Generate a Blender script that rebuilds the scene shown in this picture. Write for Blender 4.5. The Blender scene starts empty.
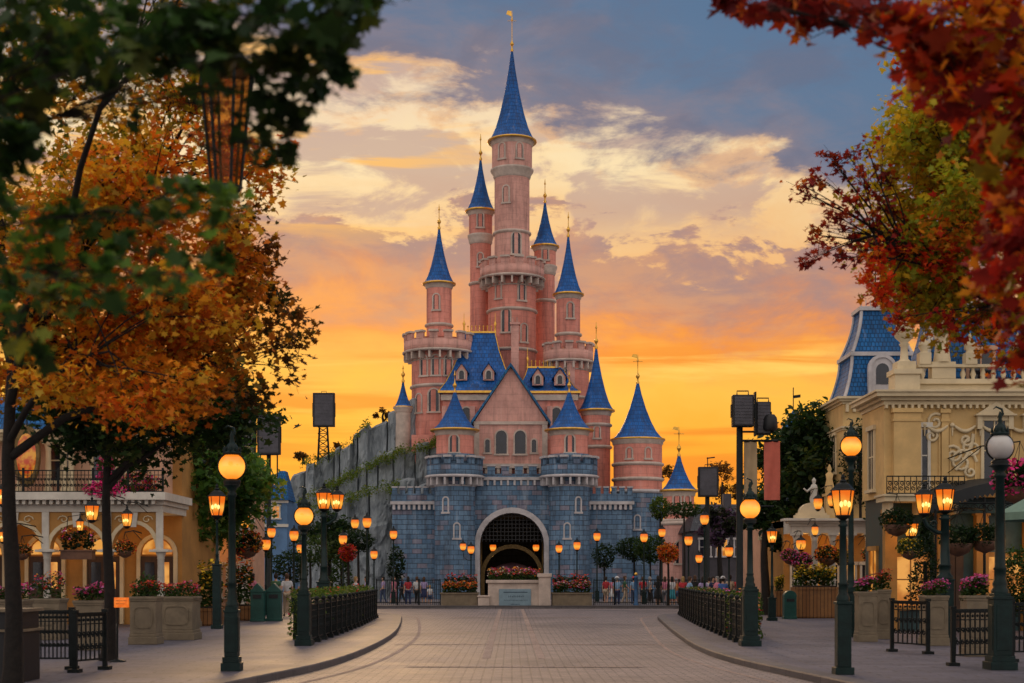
import bpy, math, random
import numpy as np
from mathutils import Vector, Matrix
R = math.radians
rnd = random.Random(7)
rng = np.random.default_rng(11)
S = bpy.context.scene
COL = S.collection
F = 1422.2          # focal length in picture widths, used only to turn measured sizes into metres
EYE = 1.6
def W(px, d): return (px - 512.0) * d / F
def Z(py, d): return EYE + (577.0 - py) * d / F
def at(px, py, d): return (W(px, d), d, Z(py, d))

# ------------------------------------------------------------------ materials
def new_mat(name):
    m = bpy.data.materials.new(name); m.use_nodes = True
    nt = m.node_tree; nt.nodes.clear()
    out = nt.nodes.new('ShaderNodeOutputMaterial')
    return m, nt, out
def N(nt, t, **kw):
    n = nt.nodes.new(t)
    for k, v in kw.items():
        if k.startswith('i_'):
            key = k[2:]
            n.inputs[int(key) if key.isdigit() else key.replace('_', ' ')].default_value = v
        else: setattr(n, k, v)
    return n
def L(nt, a, b): nt.links.new(a, b)
def mixc(nt, fac, a, b, blend='MIX'):
    n = nt.nodes.new('ShaderNodeMix'); n.data_type = 'RGBA'; n.blend_type = blend
    for sock, v in ((n.inputs[0], fac), (n.inputs[6], a), (n.inputs[7], b)):
        if hasattr(v, 'is_linked') or hasattr(v, 'links'): nt.links.new(v, sock)
        elif isinstance(v, (int, float)): sock.default_value = v
        else: sock.default_value = (v[0], v[1], v[2], 1)
    return n.outputs[2]
def mth(nt, op, a, b=None, c=None, clamp=False):
    n = nt.nodes.new('ShaderNodeMath'); n.operation = op; n.use_clamp = clamp
    for i, v in enumerate((a, b, c)):
        if v is None: continue
        if isinstance(v, (int, float)): n.inputs[i].default_value = v
        else: nt.links.new(v, n.inputs[i])
    return n.outputs[0]
def smooth(nt, v, a, b):
    n = nt.nodes.new('ShaderNodeMapRange'); n.interpolation_type = 'SMOOTHSTEP'
    nt.links.new(v, n.inputs[0]); n.inputs[1].default_value = a; n.inputs[2].default_value = b
    n.inputs[3].default_value = 0; n.inputs[4].default_value = 1
    return n.outputs[0]

def plain(name, col, rough=0.6, var=0.25, scale=3.0, metal=0.0, bump=0.0, bscale=20, dirt=0.0, spec=0.4):
    m, nt, out = new_mat(name)
    p = N(nt, 'ShaderNodeBsdfPrincipled'); p.inputs['Metallic'].default_value = metal
    p.inputs['Specular IOR Level'].default_value = spec
    tc = N(nt, 'ShaderNodeTexCoord')
    nz = N(nt, 'ShaderNodeTexNoise', i_Scale=scale, i_Detail=6.0, i_Roughness=0.65); L(nt, tc.outputs['Object'], nz.inputs['Vector'])
    lo = [c * (1 - var) for c in col]; hi = [min(1, c * (1 + var)) for c in col]
    f = smooth(nt, nz.outputs[0], 0.3, 0.7)
    c = mixc(nt, f, lo, hi)
    if dirt > 0:
        n2 = N(nt, 'ShaderNodeTexNoise', i_Scale=scale * 0.35, i_Detail=8.0, i_Roughness=0.7); L(nt, tc.outputs['Object'], n2.inputs['Vector'])
        c = mixc(nt, mth(nt, 'MULTIPLY', smooth(nt, n2.outputs[0], 0.45, 0.75), dirt), c, [x * 0.35 for x in col])
    L(nt, c, p.inputs['Base Color'])
    r = N(nt, 'ShaderNodeMapRange'); L(nt, nz.outputs[0], r.inputs[0]); r.inputs[3].default_value = max(0, rough - .12); r.inputs[4].default_value = min(1, rough + .12)
    L(nt, r.outputs[0], p.inputs['Roughness'])
    if bump > 0:
        n3 = N(nt, 'ShaderNodeTexNoise', i_Scale=bscale, i_Detail=6.0); L(nt, tc.outputs['Object'], n3.inputs['Vector'])
        b = N(nt, 'ShaderNodeBump', i_Strength=bump, i_Distance=0.02); L(nt, n3.outputs[0], b.inputs['Height']); L(nt, b.outputs[0], p.inputs['Normal'])
    L(nt, p.outputs[0], out.inputs[0])
    return m

def brick(name, c1, c2, mortar, bw, bh, ms=0.02, rough=0.8, bump=0.4, var=0.3, nscale=0.6, odd=None, dirt=0.3, offset=0.5, spec=0.3, rough_var=0.1, streak=0.0, patch=0.0):
    m, nt, out = new_mat(name)
    p = N(nt, 'ShaderNodeBsdfPrincipled'); p.inputs['Specular IOR Level'].default_value = spec
    uv = N(nt, 'ShaderNodeUVMap')
    br = N(nt, 'ShaderNodeTexBrick', offset=offset)
    br.inputs['Color1'].default_value = (*c1, 1); br.inputs['Color2'].default_value = (*c2, 1); br.inputs['Mortar'].default_value = (*mortar, 1)
    br.inputs['Scale'].default_value = 1.0; br.inputs['Mortar Size'].default_value = ms; br.inputs['Mortar Smooth'].default_value = 0.3
    br.inputs['Brick Width'].default_value = bw; br.inputs['Row Height'].default_value = bh; br.inputs['Bias'].default_value = -0.1
    L(nt, uv.outputs[0], br.inputs['Vector'])
    tc = N(nt, 'ShaderNodeTexCoord')
    nz = N(nt, 'ShaderNodeTexNoise', i_Scale=nscale, i_Detail=8.0, i_Roughness=0.7); L(nt, tc.outputs['Object'], nz.inputs['Vector'])
    c = br.outputs['Color']
    if odd:
        br2 = N(nt, 'ShaderNodeTexBrick', offset=offset)
        for k in ('Scale', 'Mortar Size', 'Mortar Smooth', 'Brick Width', 'Row Height'): br2.inputs[k].default_value = br.inputs[k].default_value
        br2.inputs['Color1'].default_value = (0, 0, 0, 1); br2.inputs['Color2'].default_value = (1, 1, 1, 1); br2.inputs['Mortar'].default_value = (0, 0, 0, 1)
        br2.inputs['Bias'].default_value = 0.0
        mp = N(nt, 'ShaderNodeVectorMath', operation='ADD'); L(nt, uv.outputs[0], mp.inputs[0]); mp.inputs[1].default_value = (bw * 14, bh * 8, 0)
        L(nt, mp.outputs[0], br2.inputs['Vector'])
        c = mixc(nt, mth(nt, 'MULTIPLY', smooth(nt, br2.outputs['Color'], .78, .9), 0.55), c, odd)
    c = mixc(nt, smooth(nt, nz.outputs[0], 0.3, 0.7), mixc(nt, var, c, (0, 0, 0)), c)
    n2 = N(nt, 'ShaderNodeTexNoise', i_Scale=nscale * 7, i_Detail=5.0); L(nt, tc.outputs['Object'], n2.inputs['Vector'])
    c = mixc(nt, mth(nt, 'MULTIPLY', smooth(nt, n2.outputs[0], 0.5, 0.8), dirt), c, (0.03, 0.03, 0.035))
    if streak > 0:      # rain stains running down the wall
        mp = N(nt, 'ShaderNodeMapping'); mp.inputs['Scale'].default_value = (1.5, 1.5, .13); L(nt, tc.outputs['Object'], mp.inputs[0])
        n4 = N(nt, 'ShaderNodeTexNoise', i_Scale=1.3, i_Detail=7.0, i_Roughness=.7); L(nt, mp.outputs[0], n4.inputs['Vector'])
        c = mixc(nt, mth(nt, 'MULTIPLY', smooth(nt, n4.outputs[0], .46, .70), streak), c, mixc(nt, .8, c, (.05, .045, .05)))
        c = mixc(nt, mth(nt, 'MULTIPLY', smooth(nt, n4.outputs[0], .46, .30), streak * .5), c, mixc(nt, .35, c, (.9, .85, .8)))
    if patch > 0:       # worn, cleaned and stained areas of paving
        n5 = N(nt, 'ShaderNodeTexNoise', i_Scale=.16, i_Detail=9.0, i_Roughness=.72, i_Distortion=.6); L(nt, tc.outputs['Object'], n5.inputs['Vector'])
        c = mixc(nt, mth(nt, 'MULTIPLY', smooth(nt, n5.outputs[0], .48, .66), patch), c, mixc(nt, .55, c, (.02, .02, .025)))
        n6 = N(nt, 'ShaderNodeTexNoise', i_Scale=2.6, i_Detail=9.0, i_Roughness=.8); L(nt, tc.outputs['Object'], n6.inputs['Vector'])
        c = mixc(nt, mth(nt, 'MULTIPLY', smooth(nt, n6.outputs[0], .56, .66), patch * .8), c, mixc(nt, .5, c, (.015, .015, .02)))
    L(nt, c, p.inputs['Base Color'])
    rr = N(nt, 'ShaderNodeMapRange'); L(nt, nz.outputs[0], rr.inputs[0]); rr.inputs[3].default_value = max(0.05, rough - rough_var); rr.inputs[4].default_value = min(1, rough + rough_var)
    L(nt, rr.outputs[0], p.inputs['Roughness'])
    h = mth(nt, 'SUBTRACT', mth(nt, 'MULTIPLY', n2.outputs[0], 0.5), br.outputs['Fac'])
    b = N(nt, 'ShaderNodeBump', i_Strength=bump, i_Distance=0.03); L(nt, h, b.inputs['Height']); L(nt, b.outputs[0], p.inputs['Normal'])
    L(nt, p.outputs[0], out.inputs[0])
    return m

def glow(name, c_lo, c_hi, s, z0=-0.3, z1=0.3, scale=9):
    """lit lamp glass: brighter around the bulb, with a little unevenness"""
    m, nt, out = new_mat(name)
    tc = N(nt, 'ShaderNodeTexCoord'); nz = N(nt, 'ShaderNodeTexNoise', i_Scale=scale, i_Detail=2.0); L(nt, tc.outputs['Object'], nz.inputs['Vector'])
    c = mixc(nt, smooth(nt, nz.outputs[0], 0.35, 0.65), c_lo, c_hi)
    e = N(nt, 'ShaderNodeEmission', i_Strength=s); L(nt, c, e.inputs[0])
    g = N(nt, 'ShaderNodeBsdfGlossy', i_Roughness=0.15); g.inputs[0].default_value = (0.05, 0.05, 0.05, 1)
    a = N(nt, 'ShaderNodeAddShader'); L(nt, e.outputs[0], a.inputs[0]); L(nt, g.outputs[0], a.inputs[1])
    L(nt, a.outputs[0], out.inputs[0])
    m.cycles.emission_sampling = 'NONE'
    return m

def leafy(name, trans=0.4, rough=0.55):
    m, nt, out = new_mat(name)
    at_ = N(nt, 'ShaderNodeAttribute', attribute_name='tint')
    p = N(nt, 'ShaderNodeBsdfPrincipled', i_Roughness=rough); p.inputs['Specular IOR Level'].default_value = 0.25
    L(nt, at_.outputs['Color'], p.inputs['Base Color'])
    t = N(nt, 'ShaderNodeBsdfTranslucent'); L(nt, mixc(nt, 1.0, at_.outputs['Color'], (1.0, 0.95, 0.6), 'MULTIPLY'), t.inputs[0])
    mx = N(nt, 'ShaderNodeMixShader', i_0=trans); L(nt, p.outputs[0], mx.inputs[1]); L(nt, t.outputs[0], mx.inputs[2])
    L(nt, mx.outputs[0], out.inputs[0])
    return m

def roofmat(name, c, row=0.35, bw=0.3, var=0.35, rough=0.45, metal=0.0):
    return brick(name, c, [x * 0.62 for x in c], [x * 0.38 for x in c], bw, row, ms=0.02, rough=rough, bump=0.8, var=var, nscale=0.9, dirt=0.3, spec=0.25, streak=.5)

M = {}
M['stone'] = brick('blue_grey_stone', (.17, .29, .43), (.10, .19, .31), (.06, .085, .13), .78, .38, ms=.022, odd=(.34, .24, .26), bump=.8, dirt=.4, streak=.75)
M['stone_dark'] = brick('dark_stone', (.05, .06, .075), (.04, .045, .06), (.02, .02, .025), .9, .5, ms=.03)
M['pink'] = brick('pink_stone', (.88, .35, .27), (.82, .31, .235), (.70, .26, .20), 1.1, .52, ms=.02, bump=.3, var=.3, nscale=.35, dirt=.2, rough=.8, streak=.55)
M['pink_pale'] = brick('pale_pink_stone', (.82, .44, .36), (.76, .40, .33), (.66, .34, .28), 1.1, .52, ms=.02, bump=.3, var=.28, nscale=.35, dirt=.2, rough=.8, streak=.55)
M['trim'] = plain('pale_trim', (.55, .45, .38), .7, .2, 1.2, dirt=.45, bump=.2, bscale=6)
M['trim_grey'] = plain('grey_trim', (.50, .47, .47), .7, .2, 1.2, dirt=.4, bump=.2, bscale=6)
M['roof'] = roofmat('blue_slate', (.010, .15, .54), .34, .30)
M['roof_teal'] = roofmat('blue_green_slate', (.015, .19, .44), .42, .40)
M['roof_town'] = roofmat('town_blue_slate', (.02, .18, .50), .20, .16, rough=.75)
M['roof_dark'] = roofmat('dark_slate', (.035, .038, .05), .3, .3)
M['gold'] = plain('gold_leaf', (.80, .46, .09), .32, .2, 4, metal=.85)
M['dark_glass'] = plain('dark_window_glass', (.015, .018, .028), .12, .3, 2, spec=.6)
M['iron'] = plain('black_iron', (.009, .012, .012), .5, .35, 6, bump=.15, bscale=40, spec=.2)
M['green_iron'] = plain('dark_green_iron', (.006, .020, .019), .42, .35, 5, bump=.15, bscale=40, spec=.25)
M['bronze'] = plain('bronze_trim', (.16, .10, .035), .4, .3, 8, metal=.6)
def globe_mat():
    m, nt, out = new_mat('lit_orange_globe')
    tc = N(nt, 'ShaderNodeTexCoord'); sp = N(nt, 'ShaderNodeSeparateXYZ'); L(nt, tc.outputs['Object'], sp.inputs[0])
    nz = N(nt, 'ShaderNodeTexNoise', i_Scale=4.0, i_Detail=2.0); L(nt, tc.outputs['Object'], nz.inputs['Vector'])
    q = mth(nt, 'ABSOLUTE', mth(nt, 'ADD', mth(nt, 'ADD', sp.outputs[2], .03), mth(nt, 'MULTIPLY', mth(nt, 'SUBTRACT', nz.outputs[0], .5), .12)))
    c = mixc(nt, smooth(nt, q, .0, .22), (1.35, .52, .07), (1.0, .235, .016))
    e = N(nt, 'ShaderNodeEmission', i_Strength=1.15); L(nt, c, e.inputs[0])
    g = N(nt, 'ShaderNodeBsdfGlossy', i_Roughness=.12); g.inputs[0].default_value = (.06, .06, .06, 1)
    a = N(nt, 'ShaderNodeAddShader'); L(nt, e.outputs[0], a.inputs[0]); L(nt, g.outputs[0], a.inputs[1]); L(nt, a.outputs[0], out.inputs[0])
    m.cycles.emission_sampling = 'FRONT'; return m
M['globe'] = globe_mat()
M['lantern_glass'] = glow('lit_lantern_glass', (.88, .19, .012), (1.0, .34, .03), 1.0, scale=4)
def lantern_mat():
    m, nt, out = new_mat('lit_lantern_glass')
    tc = N(nt, 'ShaderNodeTexCoord'); sp = N(nt, 'ShaderNodeSeparateXYZ'); L(nt, tc.outputs['Object'], sp.inputs[0])
    nz = N(nt, 'ShaderNodeTexNoise', i_Scale=5.0, i_Detail=2.0); L(nt, tc.outputs['Object'], nz.inputs['Vector'])
    q = mth(nt, 'ABSOLUTE', mth(nt, 'ADD', mth(nt, 'ADD', sp.outputs[2], .05), mth(nt, 'MULTIPLY', mth(nt, 'SUBTRACT', nz.outputs[0], .5), .16)))
    c = mixc(nt, smooth(nt, q, .0, .22), (1.0, .44, .055), (.86, .155, .008))
    e = N(nt, 'ShaderNodeEmission', i_Strength=1.0); L(nt, c, e.inputs[0])
    g = N(nt, 'ShaderNodeBsdfGlossy', i_Roughness=.15); g.inputs[0].default_value = (.05, .05, .05, 1)
    a = N(nt, 'ShaderNodeAddShader'); L(nt, e.outputs[0], a.inputs[0]); L(nt, g.outputs[0], a.inputs[1]); L(nt, a.outputs[0], out.inputs[0])
    m.cycles.emission_sampling = 'NONE'; return m
M['lantern_glass'] = lantern_mat()
M['spark'] = glow('lit_bulb', (1.0, .62, .16), (1.0, .75, .25), 1.7)
M['milk'] = plain('white_milk_glass', (.60, .58, .55), .2, .05, 2, spec=.5)
M['cream'] = plain('cream_render', (.66, .44, .18), .75, .16, .8, dirt=.42, bump=.15, bscale=9)
M['cream_pale'] = plain('pale_cream_trim', (.66, .54, .34), .7, .12, 1.2, dirt=.3, bump=.1, bscale=9)
M['ochre'] = plain('ochre_render', (.42, .21, .055), .75, .18, 1.0, dirt=.25, bump=.12)
M['peach'] = plain('peach_render', (.58, .34, .22), .75, .15, 1.0, dirt=.2)
M['white'] = plain('off_white_paint', (.62, .58, .50), .55, .12, 2, dirt=.25)
M['teal_paint'] = plain('dark_teal_paint', (.02, .055, .06), .45, .3, 3)
M['door'] = plain('dark_brown_door', (.06, .028, .012), .5, .3, 3)
M['wood'] = brick('planter_slats', (.30, .14, .05), (.24, .10, .035), (.04, .02, .01), .14, 4.0, ms=.012, offset=0, bump=.5, rough=.6)
M['woodbox'] = plain('dark_flower_box', (.12, .055, .03), .6, .3, 3)
M['planter'] = plain('beige_planter', (.20, .155, .10), .65, .2, 2.5, dirt=.45, bump=.2)
M['screen'] = plain('grey_panel', (.07, .068, .082), .5, .25, 2, bump=.1, bscale=60)
M['black'] = plain('black_casing', (.012, .012, .014), .5, .3, 4)
M['bark'] = plain('dark_bark', (.013, .010, .008), .9, .5, 9, bump=.8, bscale=24)
M['leaf'] = leafy('leaves', .5)
M['flower'] = leafy('flowers', .25, .6)
M['rock'] = None
M['soil'] = plain('dark_soil', (.03, .022, .015), .95, .4, 6)
M['hedge_core'] = plain('hedge_core', (.015, .03, .01), .95, .4, 6)
M['banner_pink'] = plain('pink_banner', (.62, .15, .10), .8, .12, 1.5)
M['banner_beige'] = plain('beige_banner', (.42, .30, .17), .8, .12, 1.5)
M['awning_black'] = plain('black_awning', (.015, .018, .02), .6, .2, 3)
M['awning_green'] = plain('green_canvas', (.16, .26, .20), .8, .15, 2)
M['sign_orange'] = glow('lit_orange_sign', (.75, .13, .01), (.85, .19, .02), 1.0, scale=14)
M['plaque'] = plain('blue_grey_plaque', (.20, .30, .36), .5, .12, 3)
M['ink'] = plain('plaque_ink', (.02, .05, .08), .5, .1, 3)
M['bin'] = plain('green_bin_paint', (.014, .07, .058), .4, .2, 3)
M['glass_warm'] = glow('warm_lit_window', (.55, .17, .02), (.95, .42, .08), .8, scale=2.2)
M['blue_wall'] = plain('pale_blue_wall', (.10, .20, .36), .7, .2, .8, dirt=.2)
M['dark_wall'] = plain('dark_grey_wall', (.06, .055, .065), .7, .3, 1)
M['stained'] = glow('round_sign_face', (.60, .06, .012), (.90, .36, .03), .55, scale=5)

# ------------------------------------------------------------------ mesh builder
class MB:
    def __init__(s): s.v = []; s.f = []; s.sm = []; s.uv = []; s.mi = []
    def add(s, vs, fs, smooth=False, uvs=None, mi=0):
        o = len(s.v); s.v.extend(tuple(p) for p in vs)
        for k, f in enumerate(fs):
            s.f.append(tuple(i + o for i in f)); s.sm.append(smooth); s.mi.append(mi)
            s.uv.append(uvs[k] if uvs else None)
        return s
    def box(s, x0, x1, y0, y1, z0, z1, mi=0):
        vs = [(x, y, z) for x in (x0, x1) for y in (y0, y1) for z in (z0, z1)]
        fs = [(0, 1, 3, 2), (4, 6, 7, 5), (0, 4, 5, 1), (2, 3, 7, 6), (0, 2, 6, 4), (1, 5, 7, 3)]
        return s.add(vs, fs, mi=mi)
    def cbox(s, c, sz, rz=0, mi=0, taper=1.0):
        hx, hy, hz = sz[0] / 2, sz[1] / 2, sz[2] / 2; ca, sa = math.cos(rz), math.sin(rz)
        vs = []
        for x in (-hx, hx):
            for y in (-hy, hy):
                for z in (-hz, hz):
                    k = taper if z > 0 else 1
                    vs.append((c[0] + (x * ca - y * sa) * k, c[1] + (x * sa + y * ca) * k, c[2] + z))
        fs = [(0, 1, 3, 2), (4, 6, 7, 5), (0, 4, 5, 1), (2, 3, 7, 6), (0, 2, 6, 4), (1, 5, 7, 3)]
        return s.add(vs, fs, mi=mi)
    def lathe(s, prof, c=(0, 0, 0), n=24, smooth=True, a0=0, a1=2 * math.pi, caps=True, mi=0, sx=1, sy=1):
        full = abs(a1 - a0 - 2 * math.pi) < 1e-6; m = n if full else n + 1
        vs = []; ln = 0; lens = [0]
        for i in range(1, len(prof)): ln += math.hypot(prof[i][0] - prof[i - 1][0], prof[i][1] - prof[i - 1][1]); lens.append(ln)
        for (r, z) in prof:
            for k in range(m):
                a = a0 + (a1 - a0) * k / n
                vs.append((c[0] + r * math.cos(a) * sx, c[1] + r * math.sin(a) * sy, c[2] + z))
        rr = max(p[0] for p in prof)
        fs = []; uvs = []
        for i in range(len(prof) - 1):
            for k in range(n):
                k2 = (k + 1) % m if full else k + 1
                fs.append((i * m + k, i * m + k2, (i + 1) * m + k2, (i + 1) * m + k))
                u0 = rr * (a1 - a0) * k / n; u1 = rr * (a1 - a0) * (k + 1) / n
                uvs.append(((u0, lens[i]), (u1, lens[i]), (u1, lens[i + 1]), (u0, lens[i + 1])))
        s.add(vs, fs, smooth, uvs, mi)
        if caps and full:
            for i, rev in ((0, True), (len(prof) - 1, False)):
                if prof[i][0] > 1e-4:
                    ring = [(vs[i * m + k]) for k in range(m)]
                    s.add(ring, [tuple(reversed(range(m))) if rev else tuple(range(m))], False, None, mi)
        return s
    def tube(s, pts, rad, n=6, smooth=True, mi=0, cap=True):
        P = [Vector(p) for p in pts]
        if not hasattr(rad, '__len__'): rad = [rad] * len(P)
        vs = []; fs = []
        up = Vector((0.13, 0.21, 1)).normalized(); prev = None
        for i, p in enumerate(P):
            t = (P[min(i + 1, len(P) - 1)] - P[max(i - 1, 0)])
            if t.length < 1e-9: t = Vector((0, 0, 1))
            t.normalize()
            if prev is None:
                x = t.cross(up)
                if x.length < .05: x = t.cross(Vector((1, 0, 0)))
                x.normalize()
            else:
                x = prev - t * prev.dot(t); x.normalize()
            prev = x; y = t.cross(x)
            for k in range(n):
                a = 2 * math.pi * k / n
                vs.append(p + (x * math.cos(a) + y * math.sin(a)) * rad[i])
        for i in range(len(P) - 1):
            for k in range(n):
                k2 = (k + 1) % n
                fs.append((i * n + k, i * n + k2, (i + 1) * n + k2, (i + 1) * n + k))
        s.add(vs, fs, smooth, None, mi)
        if cap:
            s.add([vs[k] for k in range(n)], [tuple(reversed(range(n)))], False, None, mi)
            s.add([vs[(len(P) - 1) * n + k] for k in range(n)], [tuple(range(n))], False, None, mi)
        return s
    def ball(s, c, r, nu=16, nv=10, mi=0, sc=(1, 1, 1)):
        prof = [(max(1e-5, r * math.sin(math.pi * i / nv)), -r * math.cos(math.pi * i / nv) * sc[2]) for i in range(nv + 1)]
        return s.lathe(prof, c, nu, True, caps=False, mi=mi, sx=sc[0], sy=sc[1])
    def prism(s, poly, y0, y1, mi=0, frame=None):
        """poly in (x,z), extruded along y; frame maps local points to world"""
        n = len(poly)
        vs = [(x, y0, z) for x, z in poly] + [(x, y1, z) for x, z in poly]
        fs = [tuple(range(n)), tuple(reversed(range(n, 2 * n)))] + [(i, i + n, (i + 1) % n + n, (i + 1) % n) for i in range(n)]
        if frame: vs = [frame(v) for v in vs]
        return s.add(vs, fs, False, None, mi)
    def ribbon(s, inner, outer, y0, y1, mi=0, frame=None):
        """open strip between two polylines in (x,z), extruded along y (arch surrounds)"""
        n = len(inner)
        vs = [(x, y0, z) for x, z in inner] + [(x, y0, z) for x, z in outer] + [(x, y1, z) for x, z in inner] + [(x, y1, z) for x, z in outer]
        fs = []
        for i in range(n - 1):
            a, b = i, i + 1
            fs += [(a, b, n + b, n + a), (2 * n + a, 3 * n + a, 3 * n + b, 2 * n + b), (a, 2 * n + a, 2 * n + b, b), (n + a, n + b, 3 * n + b, 3 * n + a)]
        fs += [(0, n, 3 * n, 2 * n), (n - 1, 3 * n - 1, 4 * n - 1, 2 * n - 1)]
        if frame: vs = [frame(v) for v in vs]
        return s.add(vs, fs, False, None, mi)
    def clusters(s):
        """groups of faces whose pieces touch: each becomes an object of its own"""
        par = list(range(len(s.v)))
        def find(a):
            while par[a] != a: par[a] = par[par[a]]; a = par[a]
            return a
        for f in s.f:
            for i in f[1:]: par[find(i)] = find(f[0])
        bb = {}
        for i, v in enumerate(s.v):
            r_ = find(i); b_ = bb.setdefault(r_, [list(v), list(v)])
            for k in range(3): b_[0][k] = min(b_[0][k], v[k]); b_[1][k] = max(b_[1][k], v[k])
        ks = list(bb); gp = {k: k for k in ks}
        def gf(a):
            while gp[a] != a: a = gp[a]
            return a
        e = .025
        for i, a in enumerate(ks):
            for c in ks[i + 1:]:
                if all(bb[a][0][k] - e <= bb[c][1][k] and bb[c][0][k] - e <= bb[a][1][k] for k in range(3)): gp[gf(a)] = gf(c)
        out = {}
        for k, f in enumerate(s.f): out.setdefault(gf(find(f[0])), []).append(k)
        return list(out.values())
    def build(s, name, mat, parent=None, bevel=0, loc=None):
        if name in ('moulding', 'roof_trim', 'pilaster', 'arch_surround', 'lower_range', 'ridge_trim', 'relief', 'paving_strip', 'panel_moulding', 'parapet', 'lines', 'rail', 'hanger', 'balcony', 'scroll_ornament', 'scroll', 'lantern_frame', 'hood', 'handle') and len(s.f) < 6000:
            cl = s.clusters()
            if 1 < len(cl) <= 40:
                first = None
                for fs in sorted(cl, key=len, reverse=True):
                    m = MB(); ix = {}
                    for k in fs:
                        for i in s.f[k]:
                            if i not in ix: ix[i] = len(m.v); m.v.append(s.v[i])
                        m.f.append(tuple(ix[i] for i in s.f[k])); m.sm.append(s.sm[k]); m.uv.append(s.uv[k]); m.mi.append(s.mi[k])
                    o = m.build_one(name, mat, parent, bevel, loc); first = first or o
                    if parent is None: tag(o, kind='structure')
                return first
        return s.build_one(name, mat, parent, bevel, loc)
    def build_one(s, name, mat, parent=None, bevel=0, loc=None):
        me = bpy.data.meshes.new(name); me.from_pydata(s.v, [], s.f)
        mats = mat if isinstance(mat, (list, tuple)) else [mat]
        for m in mats: me.materials.append(m)
        me.polygons.foreach_set('use_smooth', s.sm)
        me.polygons.foreach_set('material_index', s.mi)
        lay = me.uv_layers.new(name='UVMap')
        co = s.v; uvs = []
        me.update()
        for p, u in zip(me.polygons, s.uv):
            if u is not None: uvs.extend(u)
            else:
                nx, ny, nz = (abs(q) for q in p.normal)
                for i in p.vertices:
                    x, y, z = co[i]
                    uvs.append((x, y) if nz >= nx and nz >= ny else ((y, z) if nx > ny else (x, z)))
        lay.data.foreach_set('uv', np.array(uvs, dtype=np.float32).ravel())
        o = bpy.data.objects.new(name, me); COL.objects.link(o)
        if parent: o.parent = parent
        if loc: o.location = loc
        if bevel:
            b = o.modifiers.new('bevel', 'BEVEL'); b.width = bevel; b.segments = 2; b.limit_method = 'ANGLE'; b.angle_limit = R(40)
        return o

def thing(name, label, cat, loc=(0, 0, 0), rz=0, group=None, kind=None):
    o = bpy.data.objects.new(name, None); COL.objects.link(o); o.empty_display_size = .2
    o.location = loc; o.rotation_euler = (0, 0, rz); tag(o, label, cat, group, kind)
    return o
def tag(o, label=None, cat=None, group=None, kind=None):
    if label: o['label'] = label
    if cat: o['category'] = cat
    if group: o['group'] = group
    if kind: o['kind'] = kind
    return o
def dup(root, loc, rz=None, label=None, scale=None):
    """a copy of a thing with copies of its parts and sub-parts"""
    r = root.copy(); COL.objects.link(r); r.location = loc
    if rz is not None: r.rotation_euler = (0, 0, rz)
    if label: r['label'] = label
    if scale: r.scale = (scale,) * 3
    for ch in list(root.children):
        c = ch.copy(); COL.objects.link(c); c.parent = r
        for g in list(ch.children):
            d = g.copy(); COL.objects.link(d); d.parent = c
    return r
def arc(cx, cz, r, a0, a1, n): return [(cx + r * math.cos(a0 + (a1 - a0) * i / n), cz + r * math.sin(a0 + (a1 - a0) * i / n)) for i in range(n + 1)]
def arch_poly(w, h, n=10):
    """round-headed opening outline centred on x=0, foot at z=0, open path left foot to right foot"""
    r = w / 2
    return [(-r, 0)] + arc(0, h - r, r, math.pi, 0, n) + [(r, 0)]
def off_arch(w, h, t, n=10):
    r = w / 2
    return [(-r - t, 0)] + arc(0, h - r, r + t, math.pi, 0, n) + [(r + t, 0)]

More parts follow.
